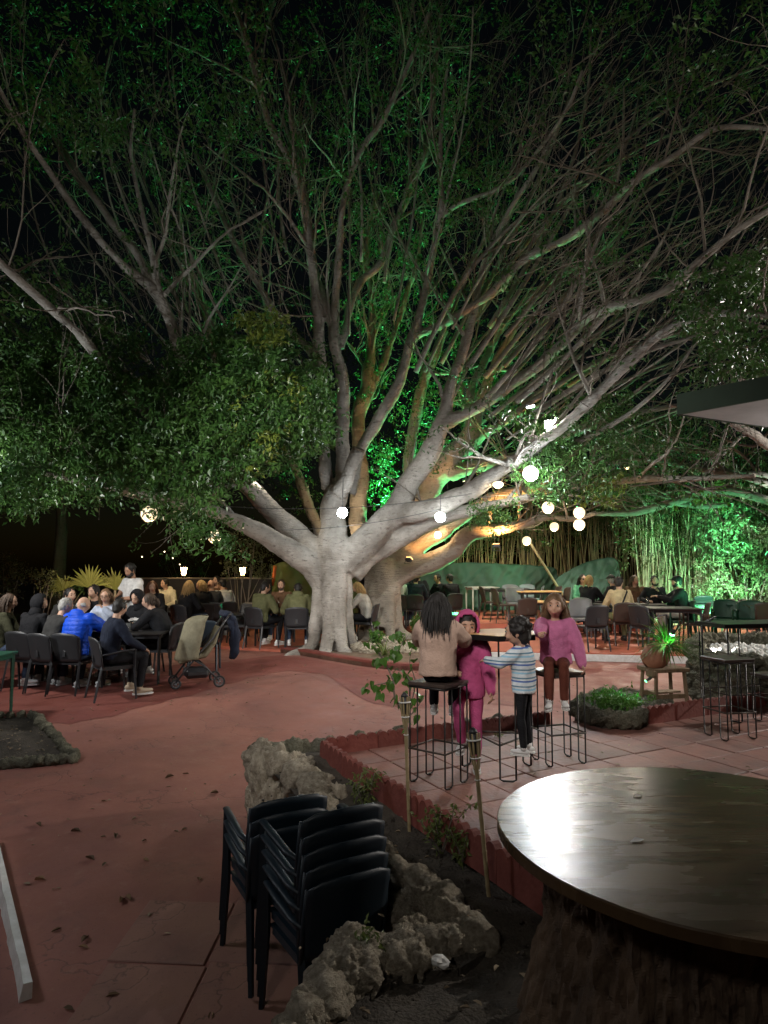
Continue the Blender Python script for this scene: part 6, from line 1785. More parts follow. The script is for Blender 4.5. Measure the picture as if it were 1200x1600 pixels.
for k in range(260):
    a, q = random.uniform(0, 6.28), math.sqrt(random.uniform(0, 1)) * (RR - .26)
    o = link("pebble", peb_me, rp, (q * math.cos(a), q * math.sin(a), .57 + random.uniform(0, .05)), (random.uniform(0, 6), random.uniform(0, 6), 0)); o.scale = [random.uniform(.06, .12) for _ in range(3)]
MB().lathe([(RR - .28, .5), (RR - .28, .575)], 30).build("gravel_fill", M_pebble, rp)
# white plastic tube sprouting from the pebbles
tb = MB(); tb.tube([(-.55, -.25, .56), (-.56, -.24, .72), (-.60, -.24, .85), (-.57, -.24, .93)], .012, 6); tb.tube([(-.50, -.3, .57), (-.50, -.28, .70), (-.43, -.28, .74), (-.41, -.28, .62)], .010, 6); tb.build("hose", M_white, rp, True)["kind"] = "stuff"
# ---- low rock bed with green-lit leaves
gb = empty("rock_planter", tuple(G(950, 1110, .05)), label="low rock-edged bed of small leaves glowing green beside the wooden stand", cat="planter")
go = gb.location
edge_px = [(898, 1122), (915, 1130), (940, 1138), (965, 1140), (990, 1141), (1005, 1130)]
ring = [G(x, y, PZ) for x, y in edge_px] + [G(1040, 1112, PZ), G(990, 1094, PZ), G(945, 1094, PZ), G(912, 1106, PZ)]
for i in range(len(ring)):
    p, q_ = ring[i], ring[(i + 1) % len(ring)]
    n_ = max(2, int((q_ - p).length / .10))
    for k in range(n_):
        c = p.lerp(q_, k / n_); rock(gb, (c.x - go.x, c.y - go.y, .06 + (.05 if i < 5 else .02)), [random.uniform(.13, .21) for _ in range(3)], ROCKS_MH)
cc = sum(ring, Vector()) / len(ring)
MB().prism([(p.x - go.x, p.y - go.y) for p in ring], -.05, .13).build("soil", M_soil, gb)
C = np.array([tuple(cc.lerp(random.choice(ring).lerp(random.choice(ring), random.random()), random.uniform(.1, .85)) - go + Vector((0, 0, .17 + random.uniform(-.03, .05)))) for _ in range(150)])
V, F = sprigs(C, 8, .06, .05, .0); o = link("foliage", mesh_np("foliage", V, F, M_bright), gb); o["kind"] = "stuff"
# ---- wooden stand and tilted urn with a spider plant
sb_ = G(1038, 1108, PZ)
stn = empty("plant_stand", (sb_.x, sb_.y, PZ), R(12), "rustic wooden stand holding the terracotta urn", "stand")
MB().box((0, 0, .46), (.46, .34, .045), bev=.006).build("top_board", M_woodold, stn)
ed = MB(); ed.box((-.22, -.1, .43), (.06, .16, .09), bev=.02); ed.build("rough_end", M_woodold, stn)
for sx in (-1, 1):
    for sy in (-1, 1):
        l = MB(); l.tube([(sx * .20, sy * .15, 0), (sx * .18, sy * .13, .44)], [.026, .022], 6); l.build("leg", M_woodold, stn)
for sy in (-1, 1): MB().box((0, sy * .14, .17), (.40, .03, .045)).build("rail", M_woodold, stn)
MB().box((0, -.02, .20), (.36, .10, .02), rz=.1).build("shelf_board", M_woodold, stn)
ur = empty("terracotta_urn", (sb_.x - .10, sb_.y - .03, PZ + .60), R(12), "terracotta urn lying tilted on the wooden stand", "urn")
ub = MB(); ub.lathe([(.05, -.17), (.12, -.14), (.165, -.04), (.17, .05), (.14, .13), (.085, .18), (.085, .22), (.11, .24), (.095, .24), (.07, .19)], 22, closed=False)
T = Matrix.Rotation(R(48), 4, 'Y') @ Matrix.Rotation(R(10), 4, 'X') @ Matrix.Scale(.88, 4)
ub.V = [tuple(T @ Vector(v)) for v in ub.V]
ub.build("urn_body", M_terra, ur, True)
hd = MB(); hd.tube([T @ Vector(p) for p in ((0, .10, .19), (0, .17, .17), (0, .19, .09), (0, .16, .04))], .013, 7); hd.build("handle", M_terra, ur, True)
sp_ = empty("spider_plant", (sb_.x + .04, sb_.y - .02, PZ + .70), label="arching green spider plant with a green spot lamp inside it", cat="plant")
def arching(parent, n, L, w, m, name="leaf", z0=0.0):
    V = []; F = []
    for i in range(n):
        a = random.uniform(0, 6.28); e = random.uniform(.12, 1.3); ln = L * random.uniform(.6, 1.1)
        d = Vector((math.cos(a) * math.cos(e), math.sin(a) * math.cos(e), math.sin(e))); s = Vector((-math.sin(a), math.cos(a), 0))
        p = Vector((0, 0, z0)); b0 = len(V); K = 6
        for k in range(K + 1):
            t = k / K; wd = w * (1 - t ** 2.2) * (.6 + .4 * min(1, t * 4))
            V += [p - s * wd, p + Vector((0, 0, -wd * .3)), p + s * wd]
            d = (d + Vector((0, 0, -.20))).normalized(); p = p + d * ln / K
        for k in range(K):
            q = b0 + k * 3; F += [(q, q + 1, q + 4, q + 3), (q + 1, q + 2, q + 5, q + 4)]
    o = link(name, mesh_np(name, V, F, m), parent); o["kind"] = "stuff"; return o
arching(sp_, 170, .50, .012, M_bright, "leaves")
# ---- bed plants beside the trunk
def small_plant(p, n, L, leaf, m, label, name="small_plant", stems=7, cat="plant", group=None):
    r = empty(name, tuple(p), label=label, cat=cat, group=group); st = MB(); C = []
    for _ in range(stems):
        a = random.uniform(0, 6.28); q = Vector((0, 0, 0)); d = Vector((math.cos(a) * .35, math.sin(a) * .35, 1)).normalized(); pts = [q]; Ls = L * random.uniform(.6, 1.1)
        for k in range(5): d = (d + Vector((random.gauss(0, .12), random.gauss(0, .12), 0))).normalized(); q = q + d * Ls / 5; pts.append(q)
        st.tube(pts, [.005, .005, .004, .003, .003, .002], 5); C += [tuple(pts[k].lerp(pts[k - 1], random.random())) for k in (2, 3, 4, 5, 5)]
    so = st.build("stem", M_twig, r, True); so["kind"] = "stuff"
    V, F = sprigs(np.array(C), n, .045, leaf, .05); o = link("leaves", mesh_np("leaves", V, F, m), r); o["kind"] = "stuff"
    return r
M_herb = leaf_mat("herb_leaf", (.10, .14, .035), (.17, .20, .06), .3, .5)
GP = "small plants in the soil bed"
small_plant(G(570, 1262, .0), 7, .30, .040, M_herb, "bushy little herb beside the red edging, nearest the boulders", group=GP)
small_plant(G(690, 1340, -.02), 6, .34, .042, M_herb, "taller two-stemmed seedling between the two torches", group=GP)
small_plant(G(722, 1352, -.02), 6, .20, .042, M_herb, "short round seedling just left of the nearer torch", group=GP)
small_plant(G(582, 1484, .05), 4, .08, .030, M_herb, "tiny green sprout among the front rocks", group=GP, stems=4)
small_plant(G(778, 1160, .0) , 5, .10, .03, M_herb, "low tuft behind the tall table", group=GP, stems=4)
pb2 = at_x(600, 12.6, .08); q_ = empty("spider_plant", tuple(pb2), label="pale spider plant in the bed at the foot of the grey trunk", cat="plant"); arching(q_, 60, .38, .012, M_herb, "leaves")
small_plant(at_x(587, 13.3, .1), 7, .34, .10, M_bright, "glossy broad-leaved plant behind the pale spider plant", stems=6)
small_plant(at_x(618, 13.6, .1), 6, .30, .10, M_bright, "second glossy broad-leaved plant farther right in the tree bed", stems=5)
small_plant(at_x(648, 16.2, .12), 7, .40, .10, M_bright, "leafy green plant in front of the steel table group", stems=8)
for (px, Y, s_, lb) in [(575, 13.1, .34, "brownish rock beside the foot of the grey trunk, nearest the kerb"), (610, 13.5, .38, "brownish rock behind the pale spider plant"), (640, 13.2, .4, "brownish rock at the right end of the tree bed, half hidden by the girl"),
                        (598, 14.1, .4, "brownish rock deep in the bed between the two trunks"), (655, 13.9, .3, "small brownish rock farthest right in the tree bed"), (560, 13.4, .3, "small brownish rock tight against the grey trunk")]:
    p = at_x(px, Y, .12); o = link("rock", random.choice(ROCKS_HI), None, tuple(p), (0, 0, random.uniform(0, 6))); o.scale = (s_, s_, s_ * .8)
    tag(o, lb, "rock", "rocks in the tree bed")
# ---- broad-leaved shrub beside the nearer planter
sh = G(640, 1178, .02); shr = empty("heart_leaf_shrub", tuple(sh), label="twiggy shrub with large heart-shaped green leaves beside the girl in beige", cat="shrub")
def P3(px, py, dy=0): v = W(px, py, sh.y + dy); return v - sh
stems = [[(640, 1178, 0), (632, 1120, 0), (617, 1090, -.03), (614, 1060, -.02), (600, 1035, .03), (585, 1010, .06)], [(614, 1062, -.02), (604, 1040, .0), (594, 1022, -.05), (578, 1000, -.08)],
         [(632, 1120, 0), (645, 1090, .05), (648, 1060, .06), (640, 1035, .08), (646, 1000, .1)], [(612, 1065, 0), (598, 1068, 0), (584, 1071, -.02)], [(642, 1066, .05), (630, 1050, .02), (618, 1046, 0)],
         [(633, 1125, 0), (648, 1110, .1), (665, 1085, .15)], [(600, 1036, 0), (618, 1020, .06), (640, 990, .1)]]
tips = []
for s_ in stems:
    pts = [P3(*a) for a in s_]; b_ = MB(); b_.tube([tuple(x[:3]) for x in spline([tuple(p) for p in pts], 3)], np.linspace(.014 if len(pts) > 5 else .008, .003, (len(pts) - 1) * 3 + 1), 6); b_.build("stem", M_twig, shr, True)
    for k in range(1, len(pts)): tips += [pts[k].lerp(pts[k - 1], random.random()) for _ in range(3)]
def heart(L):
    P = [(0, 0, 0), (.30, -.10, .04), (.50, .12, .07), (.44, .42, .05), (.2, .75, .02), (0, 1.05, -.12), (-.2, .75, .02), (-.44, .42, .05), (-.50, .12, .07), (-.30, -.10, .04), (0, .3, -.02)]
    V = [(x * L, y * L, z * L) for x, y, z in P]; F = [(10, i, (i + 1) % 10) for i in range(10)]
    return mesh_np("leaf", V, F, M_bright)
hl = [heart(.085), heart(.07), heart(.055)]
extra = [P3(x, y, d) for x, y, d in [(583, 1032, 0), (604, 1036, 0), (620, 1020, .05), (640, 1000, .08), (580, 1070, -.02), (597, 1085, 0), (573, 1075, 0), (630, 1068, 0), (626, 1050, 0), (648, 1120, .05), (590, 975, .1), (622, 988, .1), (650, 1010, .1), (660, 1000, .1), (575, 1008, -.05), (612, 1000, .05), (634, 1085, 0)]]
for p in tips + extra * 2:
    o = link("leaf", random.choice(hl), shr, tuple(p + Vector((random.gauss(0, .02), random.gauss(0, .02), random.gauss(0, .02)))), (random.uniform(-1.9, -.5), random.uniform(-.6, .6), random.uniform(0, 6.3))); o.scale = [random.uniform(.7, 1.2)] * 3
# ---- bamboo torches
def torch(px0, py0, px1, py1, z0, lb):
    b0 = G(px0, py0, z0); t1 = W(px1, py1, b0.y + .04); ax = (t1 - b0)
    r = empty("garden_torch", tuple(b0), label=lb, cat="garden torch", group="bamboo torches in the soil bed")
    n_ = ax.normalized(); L_ = ax.length; hb = L_ - .20
    st = MB(); pts = []; rad = []
    for i in range(10):
        z = -.1 + (hb + .1) * i / 9; pts += [n_ * (z - .006), n_ * z, n_ * (z + .006)]; rad += [.0115, .0135, .0115]
    st.tube(pts, rad, 8); st.build("cane", M_cane, r, True)
    x = n_.orthogonal().normalized(); y = n_.cross(x)
    for k in range(7):
        a = 2 * math.pi * k / 7; d = x * math.cos(a) + y * math.sin(a)
        MB().tube([n_ * hb + d * .011, n_ * (hb + .10) + d * .026, n_ * (hb + .19) + d * .033], [.006, .006, .005], 4).build("split_slat", M_cane, r)
    def ringm(z, q, m, name, h=.006):
        mm = MB(); pr_ = [n_ * z + (x * math.cos(a) + y * math.sin(a)) * q for a in np.linspace(0, 2 * math.pi, 15)]; mm.tube(pr_, h, 5); return mm.build(name, m, r, True)
    ringm(hb + .06, .024, M_white, "binding", .005); ringm(hb + .155, .036, M_white, "binding", .005)
    can = MB(); can.tube([n_ * (hb + .08), n_ * (hb + .19)], [.018, .022], 12); can.tube([n_ * (hb + .19), n_ * (hb + .202), n_ * (hb + .218)], [.026, .022, .007], 12); can.build("oil_can", P_DARK, r, True)
    ringm(hb * .92, .0145, M_white, "binding", .003)
torch(640, 1305, 632, 1086, -.03, "bamboo garden torch farther back, in front of the heart-leaved shrub"); torch(764, 1405, 739, 1142, -.03, "bamboo garden torch nearer the round table, leaning left")
# ---- pushchair
pcx = GF(306, 1072); pr_ = empty("pushchair", (pcx.x, pcx.y, pcx.z), R(112), "folding pushchair with an olive hood and a dark coat hung on its handle", "pushchair")
M_pc = cloth("khaki_canvas", (.20, .18, .12)); M_pcd = mat("pushchair_frame", (.03, .03, .032), .4)
# local: +y is the travel direction
def wheel(x, y, r):
    w_ = MB(); w_.tube([Vector((x, y, r)) + Vector((0, math.cos(a), math.sin(a))) * (r - .012) for a in np.linspace(0, 2 * math.pi, 21)], .013, 7, False); wo = w_.build("wheel", S_BLACK, pr_, True)
    rm = MB(); rm.tube([Vector((x, y, r)) + Vector((0, math.cos(a), math.sin(a))) * (r - .028) for a in np.linspace(0, 2 * math.pi, 21)], .007, 5, False)
    for k in range(5): a = 2 * math.pi * k / 5; rm.tube([(x, y, r), (x, y + math.cos(a) * (r - .03), r + math.sin(a) * (r - .03))], .006, 4)
    rm.tube([(x - .02, y, r), (x + .02, y, r)], .014, 8); rm.build("rim", P_GREY, wo, True)
for sx in (-1, 1): wheel(sx * .20, .30, .075); wheel(sx * .235, -.30, .085)
for sx in (-1, 1):
    fr = MB(); fr.tube([(sx * .20, .30, .10), (sx * .22, .10, .36), (sx * .22, -.20, .70), (sx * .22, -.42, 1.02)], .014, 7); fr.build("side_tube", M_pcd, pr_, True)
    fr = MB(); fr.tube([(sx * .235, -.30, .09), (sx * .225, -.08, .32), (sx * .22, .08, .42)], .014, 7); fr.build("rear_tube", M_pcd, pr_, True)
MB().tube([(-.22, -.42, 1.02), (-.21, -.45, 1.04), (.21, -.45, 1.04), (.22, -.42, 1.02)], .017, 8).build("handle", S_BLACK, pr_, True)
MB().tube([(-.2, -.30, .1), (.2, -.30, .1)], .012, 6).build("axle", M_pcd, pr_, True)
bk = MB(); bk.box((0, 0, .20), (.34, .36, .14), bev=.05); bk.build("basket", M_pcd, pr_)
se = MB(); loft(se, [(0, .26, .36), (0, .10, .42), (0, -.10, .46), (0, -.22, .62), (0, -.30, .86)], Vector((1, 0, 0)), [(.18, .035), (.20, .05), (.20, .06), (.20, .05), (.18, .04)]); me = remeshed(se.V, se.F, .02, 3, "seat", M_pc); link("seat", me, pr_)
# canvas cover draped over the hood and down the front
V = []; F = []; NA, NB = 16, 14
for i in range(NA + 1):
    t = i / NA
    for j in range(NB + 1):
        a = R(-88) + R(176) * j / NB
        if t < .3: k = t / .3; rad = .10 + .20 * math.sin(k * math.pi / 2); z = 1.02 - .10 * (1 - math.cos(k * math.pi / 2)); yc = -.16 + .06 * k
        else: k = (t - .3) / .7; rad = .30 + .03 * k; z = .92 - .52 * k; yc = -.10 + .10 * k
        wv = .012 * mnoise.noise(Vector((a * 2.2, z * 5, 1)))
        V.append((math.sin(a) * min(rad, .245 + .02 * t) + wv, yc + math.cos(a) * rad * .95 + wv, z + .015 * math.sin(a * 3) * t))
for i in range(NA):
    for j in range(NB): q = i * (NB + 1) + j; F.append((q, q + 1, q + NB + 2, q + NB + 1))
co_ = link("cover", mesh_np("cover", V, F, M_pc, True), pr_); sm = co_.modifiers.new("t", 'SOLIDIFY'); sm.thickness = .010
ct = MB(); loft(ct, [(0, -.36, 1.06), (.02, -.50, .98), (.03, -.56, .72), (.02, -.54, .44), (0, -.5, .36)], Vector((1, 0, 0)), [(.20, .05), (.22, .06), (.19, .07), (.15, .06), (.08, .04)]); me = remeshed(ct.V, ct.F, .02, 4, "coat", C_NAVY); displace(me, .03, 7, .012, 17)
tag(link("coat", me, None, (pcx.x, pcx.y, pcx.z), (0, 0, R(112))), "dark navy coat hung over the pushchair handle", "coat")
# ---- fallen leaves and litter
M_dry = mat("dry_leaf", (.20, .12, .06), .8, var=.4, scale=5, rnd=.45); M_dryp = mat("pale_dry_leaf", (.30, .23, .15), .8, var=.3, scale=5, rnd=.3)
def dry(L, c):
    P = [(-.5, 0, .0), (-.2, .17, c), (.2, .16, c), (.5, 0, .02), (.2, -.16, c * .8), (-.2, -.17, c * 1.1), (0, 0, -.0)]
    return [(x * L, y * L, z * L + .004) for x, y, z in P], [(6, i, (i + 1) % 6) for i in range(6)]
dl = [mesh_np("fallen_leaf", *dry(L, c), mm) for L, c, mm in ((.07, .16, M_dry), (.08, .08, M_dryp), (.055, .2, M_dryp), (.09, .25, M_dry))]
def floor_at(px, py):
    p = GF(px, py); return p
LP = [(335, 1240), (395, 1195), (118, 1300), (180, 1308), (210, 1280), (88, 1455), (140, 1343), (42, 1382), (62, 1376), (190, 1409), (200, 1405), (235, 1430), (133, 1470), (130, 1482), (228, 1345), (288, 1297), (311, 1375), (225, 1315), (162, 1253), (258, 1462), (176, 1557), (107, 1578), (163, 1352), (290, 1210), (265, 1215), (330, 1590), (60, 1160 + 130)]
for i, (x, y) in enumerate(LP):
    p = floor_at(x, y); o = link("fallen_leaf", random.choice(dl), None, (p.x, p.y, p.z + .002), (random.uniform(-.2, .2), random.uniform(-.2, .2), random.uniform(0, 6.3)))
    tag(o, "curled dry leaf lying on the red patio floor", "leaf", "dry leaves on the patio floor")
V = []; F = []
def strew(n, fn, lo, hi):
    for _ in range(n):
        p = fn(); Vv, Ff = dry(random.uniform(lo, hi), random.uniform(.05, .25)); q = Matrix.Rotation(random.uniform(0, 6.3), 3, 'Z'); b0 = len(V)
        for v in Vv: w = q @ Vector(v); V.append((w.x + p.x, w.y + p.y, w.z + p.z))
        F.extend(tuple(i + b0 for i in f_) for f_ in Ff)
def onfloor():
    while True:
        x, y = random.uniform(-4.2, 3.0), random.uniform(3.5, 12)
        if x < 2.2 - (8 - y) * .9 - (1.5 if y < 7 else 0): return Vector((x, y, zfloor(y) + .003))
strew(330, onfloor, .025, .055)
tag(link("leaf_litter", mesh_np("leaf_litter", V, F, M_dryp)), kind="stuff"); V = []; F = []
strew(110, lambda: Vector((random.uniform(-.4, 1.2), random.uniform(2.4, 5.4), .02)), .02, .05)
strew(60, lambda: (A + uu * random.uniform(.1, 4.5) + ev * random.uniform(.1, 3.4)) + Vector((0, 0, .008)), .03, .06)
strew(110, lambda: c1.lerp(c3, random.random()).lerp(c2.lerp(c4, random.random()), random.random()) + Vector((0, 0, .03)), .03, .05)
tag(link("bed_litter", mesh_np("bed_litter", V, F, M_dryp)), kind="stuff")
pp = G(690, 1503, .02); cr = MB(); cr.ball((0, 0, 0), (.045, .03, .02), 9, 6); me = cr.mesh("crumpled_wrapper", M_linen); displace(me, .02, 40); tag(link("crumpled_wrapper", me, None, tuple(pp)), "crumpled white wrapper on the dark soil", "wrapper")

for s_ in [s for s in bpy.data.scenes if s.name == "scratch"]: bpy.data.scenes.remove(s_)

# ================================================================== lamps
def globe(px, py, r_px, Y, col, power, label, net=False, cable=None, squash=1.0, bulb=0):
    p = W(px, py, Y); r = r_px * Y / FPX
    root = empty("globe_lantern", p, 0, label, "lantern", "round lanterns hung from the tree")
    MB().ball((0, 0, 0), (r, r, r * squash), 18, 12).build("globe", emat("globe_%.2f_%.1f" % (col[2], power), col, power), root, True)
    if bulb: point_lamp("globe_light", p - Vector((0, .02, r * squash + .05)), bulb, col, .05)
    hb_ = MB(); hb_.lathe([(r * .30, r * .93 * squash), (r * .30, r * 1.12 * squash), (r * .12, r * 1.2 * squash)], 10); hb_.build("cap", M_capm, root)
    cb = MB(); cb.tube([(0, 0, r * 1.15 * squash), (.01, 0, r * 1.15 * squash + (cable or .35))], .006, 5); cb.build("cord", M_capm, root)
    if net:
        nb_ = MB()
        for _ in range(46):
            d = Vector((random.gauss(0, 1), random.gauss(0, 1), random.gauss(0, 1))).normalized(); t = d.orthogonal().normalized(); s = d.cross(t)
            c = d * r * 1.04; w = r * .17
            nb_.add([c + t * w * 1.6, c + s * w * .8 + d * w * .2, c - t * w * 1.6, c - s * w * .8 + d * w * .2], [(0, 1, 2, 3)])
        nb_.build("leaf_shade", M_net, root)
    return root
M_capm = mat("lamp_cap", (.05, .05, .05), .5); M_net = mat("lamp_leaf", (.16, .13, .09), .7)
WARMW = (1.0, .88, .66)
CREAM = (1.0, .80, .52)
globe(535, 801, 8, 12.55, COOL, 70, "bright white globe hanging in front of the big trunk", cable=.55)
globe(688, 808, 8, 12.3, COOL, 45, "white globe hanging just under the lowest right limb of the grey ficus")
globe(829, 740, 11.5, 10.9, COOL, 110, "large leaf-patterned globe glowing white beside the flood lamp", net=True, bulb=110)
globe(856, 793, 9.5, 12.2, CREAM, 0.95, "cream globe hanging below the patterned one", cable=.3, bulb=9)
globe(905, 801, 9, 12.0, CREAM, 0.95, "upper one of the two globes hanging close together at the right", cable=.5, bulb=9)
globe(905, 820, 9, 12.6, CREAM, 0.95, "lower one of the two globes hanging close together at the right", cable=.2, bulb=9)
globe(866, 823, 7, 14.2, CREAM, 0.95, "small globe between the cream globe and the bamboo", cable=.35, bulb=9)
globe(823, 845, 7, 15.2, CREAM, 0.95, "lowest small globe hanging in front of the dry bamboo", cable=1.1, bulb=9)
globe(335, 838, 10.5, 11.2, CREAM, 0.95, "warm globe hanging below the left leaf mass", net=True, cable=.25, bulb=10)
globe(233, 803, 12.5, 10.3, CREAM, 0.95, "leaf-patterned ball lantern half hidden in the left foliage", net=True, cable=.2, bulb=4)
globe(684, 836, 5, 15.0, WARM, 60, "small warm bulb glowing between the low limbs", cable=.3)
globe(662, 817, 4.5, 14.8, WARMW, 40, "tiny bulb peeping between two low limbs", cable=.3)
globe(778, 757, 9, 11.9, CREAM, 0.95, "flattened lamp tucked under the long right limb", squash=.6, cable=.1, bulb=12)

def flood(name, p, target, watts, col, label, w=.22, angle=120, blend=.6, size=.06, glow=60, stand=None, group=None):
    p = Vector(p); t = Vector(target); d = (t - p).normalized()
    root = empty(name, p, 0, label, "flood lamp", group)
    q = d.to_track_quat('-Z', 'Y')
    def part(mb, nm, m): o = mb.build(nm, m, root); o.rotation_euler = q.to_euler(); return o
    part(MB().box((0, 0, .045), (w, w * .75, .07), bev=.012), "housing", M_capm)
    part(MB().box((0, 0, .004), (w * .88, w * .62, .008)), "lamp_face", emat("flood_%s_%d" % (label[:6].replace(' ', '_'), glow), col, glow))
    part(MB().tube([(-w * .56, 0, .05), (-w * .56, 0, .14), (w * .56, 0, .14), (w * .56, 0, .05)], .008, 5), "bracket", M_capm)
    hd_ = Vector((d.x, d.y, 0)); hd_ = hd_.normalized() if hd_.length > .05 else Vector((0, 1, 0))
    if (abs(p.x) / max(p.y, .1) > .6 or p.y < 3) and p.z > .9:
        b0 = -hd_ * (w * .5 + .10)
        MB().tube([b0 + Vector((0, 0, -p.z - .7)), b0 + Vector((0, 0, .02)), -hd_ * .08 + Vector((0, 0, .03))], [.035, .03, .02], 8).build("post", M_capm, root, True)
    elif p.z > 2.2:
        MB().tube([-d * .10, -d * .12 + Vector((0, 0, .3)), -d * .12 + Vector((.05, .02, .9))], .008, 5).build("cord", M_capm, root, True)
    l = spot_lamp("flood_light", p + d * .03, t, watts, col, angle, blend, size); 
    return root
F0 = W(860, 663, 11.0)
flood("flood_lamp", F0, (0.4, 4.5, 0.0), 330, WHITE, "fierce white flood lamp in the leaves at the right of the ficus", .2, 150, .5, .07, 220)
tb_ = W(829, 638, 11.6); tl = empty("tube_lamp", tb_, R(20), "short white tube lamp above the flood lamp", "lamp")
MB().tube([(-.07, 0, 0), (.07, 0, .05)], .02, 8).build("tube", emat("tube_glow", COOL, 25), tl); MB().box((0, .03, .045), (.17, .03, .03)).build("housing", M_capm, tl)
# string cables
def cable(a, b, sag, label, r=.006):
    a, b = Vector(a), Vector(b)
    pts = [a.lerp(b, t) - Vector((0, 0, sag * 4 * t * (1 - t))) for t in np.linspace(0, 1, 15)]
    tag(MB().tube(pts, r, 5).build("cable", M_capm, None, True), label, "cable")
cable(W(290, 786, 11.2), W(745, 770, 12.2), .18, "black cable strung past the big trunk at globe height")
cable(W(745, 770, 12.2), W(860, 690, 11.0), .08, "black cable running up along the right limb to the flood lamp")
cable(W(430, 828, 13.0), W(690, 795, 12.3), .1, "lower green-lit cable crossing in front of the forked trunk")
cable(W(860, 785, 12.2), W(1000, 700, 13), .1, "thin cable above the pair of globes")

# ------------------------------------------------------------------ lights of the garden, with added fill lamps
TRUNK_AIM = W(530, 860, TR)
flood("flood_lamp", (-3.0, 2.2, 4.8), (-.6, 13.4, 2.0), 2500, (1, .97, .93), "white flood lamp on the eave behind the viewer aimed at the grey trunk", .25, 37, 1.0, .25, 10)
flood("flood_lamp", (-3.6, 2.0, 4.7), (-3.2, 11.0, 8.0), 220, (1, .90, .78), "dim lamp on the eave behind the viewer shining up into the left crown", .2, 85, 1.0, .25, 6)  # added fill so the upper left limbs show, no lamp known there
flood("flood_lamp", (3.5, 3.0, 4.4), (4.5, 10.0, 8.5), 260, (1, .88, .76), "dim lamp on the eave behind the viewer shining up into the right crown", .2, 80, 1.0, .25, 6)  # added twin of the left crown fill, for the right limbs
flood("flood_lamp", (4.1, 5.0, 1.9), (3.5, 5.1, 3.0), 30, (1, .97, .93), "small lamp under the flat roof", .12, 160, .8, .1, 5)  # added lamp out of view, whitens the soffit
flood("flood_lamp", (-.6, .6, 4.4), (1.0, 10.2, .4), 680, (1, .95, .90), "wide soft lamp on the eave over the viewer", .3, 62, .9, .5, 6)
flood("flood_lamp", W(1110, 1019, 8.9) + Vector((0, -.05, 0)), W(1190, 1022, 8.8), 110, (1, .98, .95), "small white flood lamp lying among the pale pebbles", .12, 140, .5, .03, 60)
flood("flood_lamp", (sb_.x + .05, sb_.y - .16, PZ + .86), (sb_.x - .0, sb_.y + .05, PZ + .55), 6, (.16, 1, .30), "green spot lamp glowing inside the potted plant", .05, 170, .6, .02, 14)
flood("flood_lamp", W(590, 905, 17.2), W(585, 500, 18.0), 800, GREEN, "green flood lamp standing behind the two trunks", .2, 75, .8, .06, 4)
flood("flood_lamp", (1.8, 17.5, .5), (.8, 14.0, 9), 3200, GREEN, "green uplight on the upper terrace shining into the crown", .2, 95, .8, .06, 4)
flood("flood_lamp", (.2, 19.0, 2.6), (-.3, 13.5, 11), 4200, GREEN, "green uplight high behind the second trunk shining into the crown", .2, 90, 1.0, .1, 3)
flood("flood_lamp", (-5.0, 20.0, .6), (-3.2, 12.0, 9), 2000, GREEN, "green uplight behind the low wall shining into the crown", .2, 80, .8, .06, 4)
flood("flood_lamp", (8.3, 15.3, .5), (7.4, 20, 3.0), 800, (.30, 1, .48), "green flood lamp at the right aimed at the bamboo", .2, 110, .8, .06, 4)
flood("flood_lamp", (5.9, 16.4, 3.0), (7.2, 19, 1.2), 260, (.80, 1, .85), "pale lamp shining on the bamboo stems behind the man in the cap", .12, 80, .8, .06, 4)
flood("flood_lamp", (7.0, 13.0, .6), (6.0, 15.0, 3.8), 380, (.16, 1, .42), "green uplight under the limbs reaching in from the right", .2, 100, .8, .06, 4)
flood("flood_lamp", (8.9, 12.6, 2.6), (8.4, 17.0, 1.9), 2200, (.88, 1, .90), "white flood lamp aimed at the leafy shrub on the right edge", .2, 80, .8, .06, 4)
flood("flood_lamp", W(640, 872, 14.8), W(690, 770, 15.6), 75, ORANGE, "orange uplight between the two ficus trunks", .14, 120, .8, .05, 6)
flood("flood_lamp", W(775, 850, 14.0), W(770, 760, 14.3), 280, ORANGE, "orange uplight under the low right limbs", .14, 130, .8, .05, 6)
flood("flood_lamp", W(545, 880, 15.2), W(558, 780, 16.2), 170, (1, .74, .46), "amber uplight behind the big grey trunk", .14, 110, .8, .05, 6)
flood("flood_lamp", (11.0, 9.6, 4.2), (2.0, 7.5, 0), 1900, (1, .93, .85), "white flood lamp under the eave at the right", .2, 110, .6, .08, 10)
flood("flood_lamp", (-5.6, 4.6, 3.6), (-1.8, 6.8, -.3), 190, (.90, .94, 1), "soft white lamp on the building at the left", .3, 120, .9, .35, 5)
flood("flood_lamp", (-6.9, 6.6, 2.6), (-4.2, 9.2, 3.2), 480, (.90, .97, 1), "cool lamp at the left shining into the low leaves", .15, 110, .9, .1, 5)
flood("flood_lamp", (-6.4, 8.6, 3.2), (-3.6, 11.2, .7), 330, (1, .95, .88), "white lamp hung over the long table at the left", .15, 120, .9, .15, 5)  # added fill out of view, brightens the waiter and diners
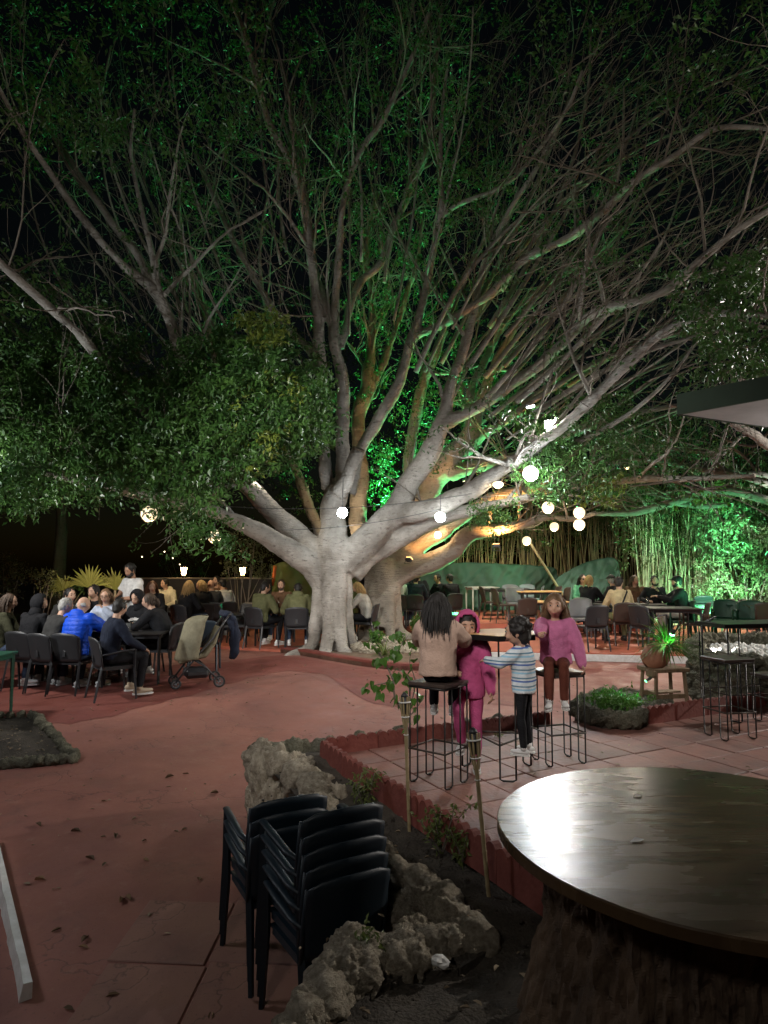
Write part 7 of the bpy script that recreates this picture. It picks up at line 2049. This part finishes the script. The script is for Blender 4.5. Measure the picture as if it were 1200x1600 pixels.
flood("flood_lamp", (-4.9, 15.0, 3.2), (-4.6, 16, 0), 130, WARM, "warm lamp above the rear left tables", .12, 140, .8, .1, 5)  # added fill over the rear left diners
flood("flood_lamp", (-2.6, 13.2, 3.6), (-2.0, 14.2, 0), 70, (1, .9, .75), "warm white lamp above the olive jackets' table", .12, 130, .8, .1, 5)  # added second fill, brightens the olive jackets
flood("flood_lamp", (6.2, 17.2, 4.2), (5.2, 15.4, 0), 480, (1, .86, .68), "warm lamp above the right-hand diners", .15, 140, .8, .1, 5)
flood("flood_lamp", (2.2, 18.2, 4.0), (3.4, 18.6, 0), 420, (1, .86, .68), "warm lamp above the upper terrace", .15, 140, .8, .1, 5)
flood("flood_lamp", (-5.9, 13.8, .8), (-6.6, 15.6, 1.7), 120, (1, .82, .5), "warm lamp shining into the fan palms", .1, 100, .8, .05, 5)
flood("flood_lamp", (3.3, 21.95, .5), (4.2, 23.6, 2.6), 120, (1, .88, .55), "dim warm lamp shining on the dry bamboo", .12, 130, .9, .1, 4)  # added lamp hidden behind the green sheet, lifts the bamboo stems
flood("flood_lamp", (5.6, 19.5, 3.4), (6.9, 18.6, 5.0), 420, (.16, 1, .40), "green uplight below the foliage over the bamboo", .12, 120, .9, .1, 4)
flood("flood_lamp", (sb_.x - .245, sb_.y - .10, PZ + .33), (go.x, go.y - .05, .10), 9, GREEN, "small green spot lamp tucked behind the urn aimed at the low bed", .04, 110, .7, .02, 4)  # added spot, imitates green spill from the lamp in the potted plant
flood("flood_lamp", (-1.6, -.8, 3.9), (-.3, 3.3, 0), 75, (1, .96, .90), "weak lamp on the porch behind the viewer", .2, 100, .9, .3, 4)  # added weak fill for the near rocks, soil and chairs
flood("flood_lamp", (rb.x - .40, rb.y + .18, 1.06), (sb_.x + .02, sb_.y, PZ + .72), 13, (.14, 1, .30), "small green spot lamp clipped to the long bar table aimed at the spider plant", .05, 50, .8, .02, 3)  # added spot that lights the front of the potted plant
flood("flood_lamp", (8.8, 15.6, 2.0), (6.4, 18.6, 4.4), 420, (.16, 1, .42), "green uplight at the right edge washing the hanging foliage", .15, 110, 1.0, .1, 3)
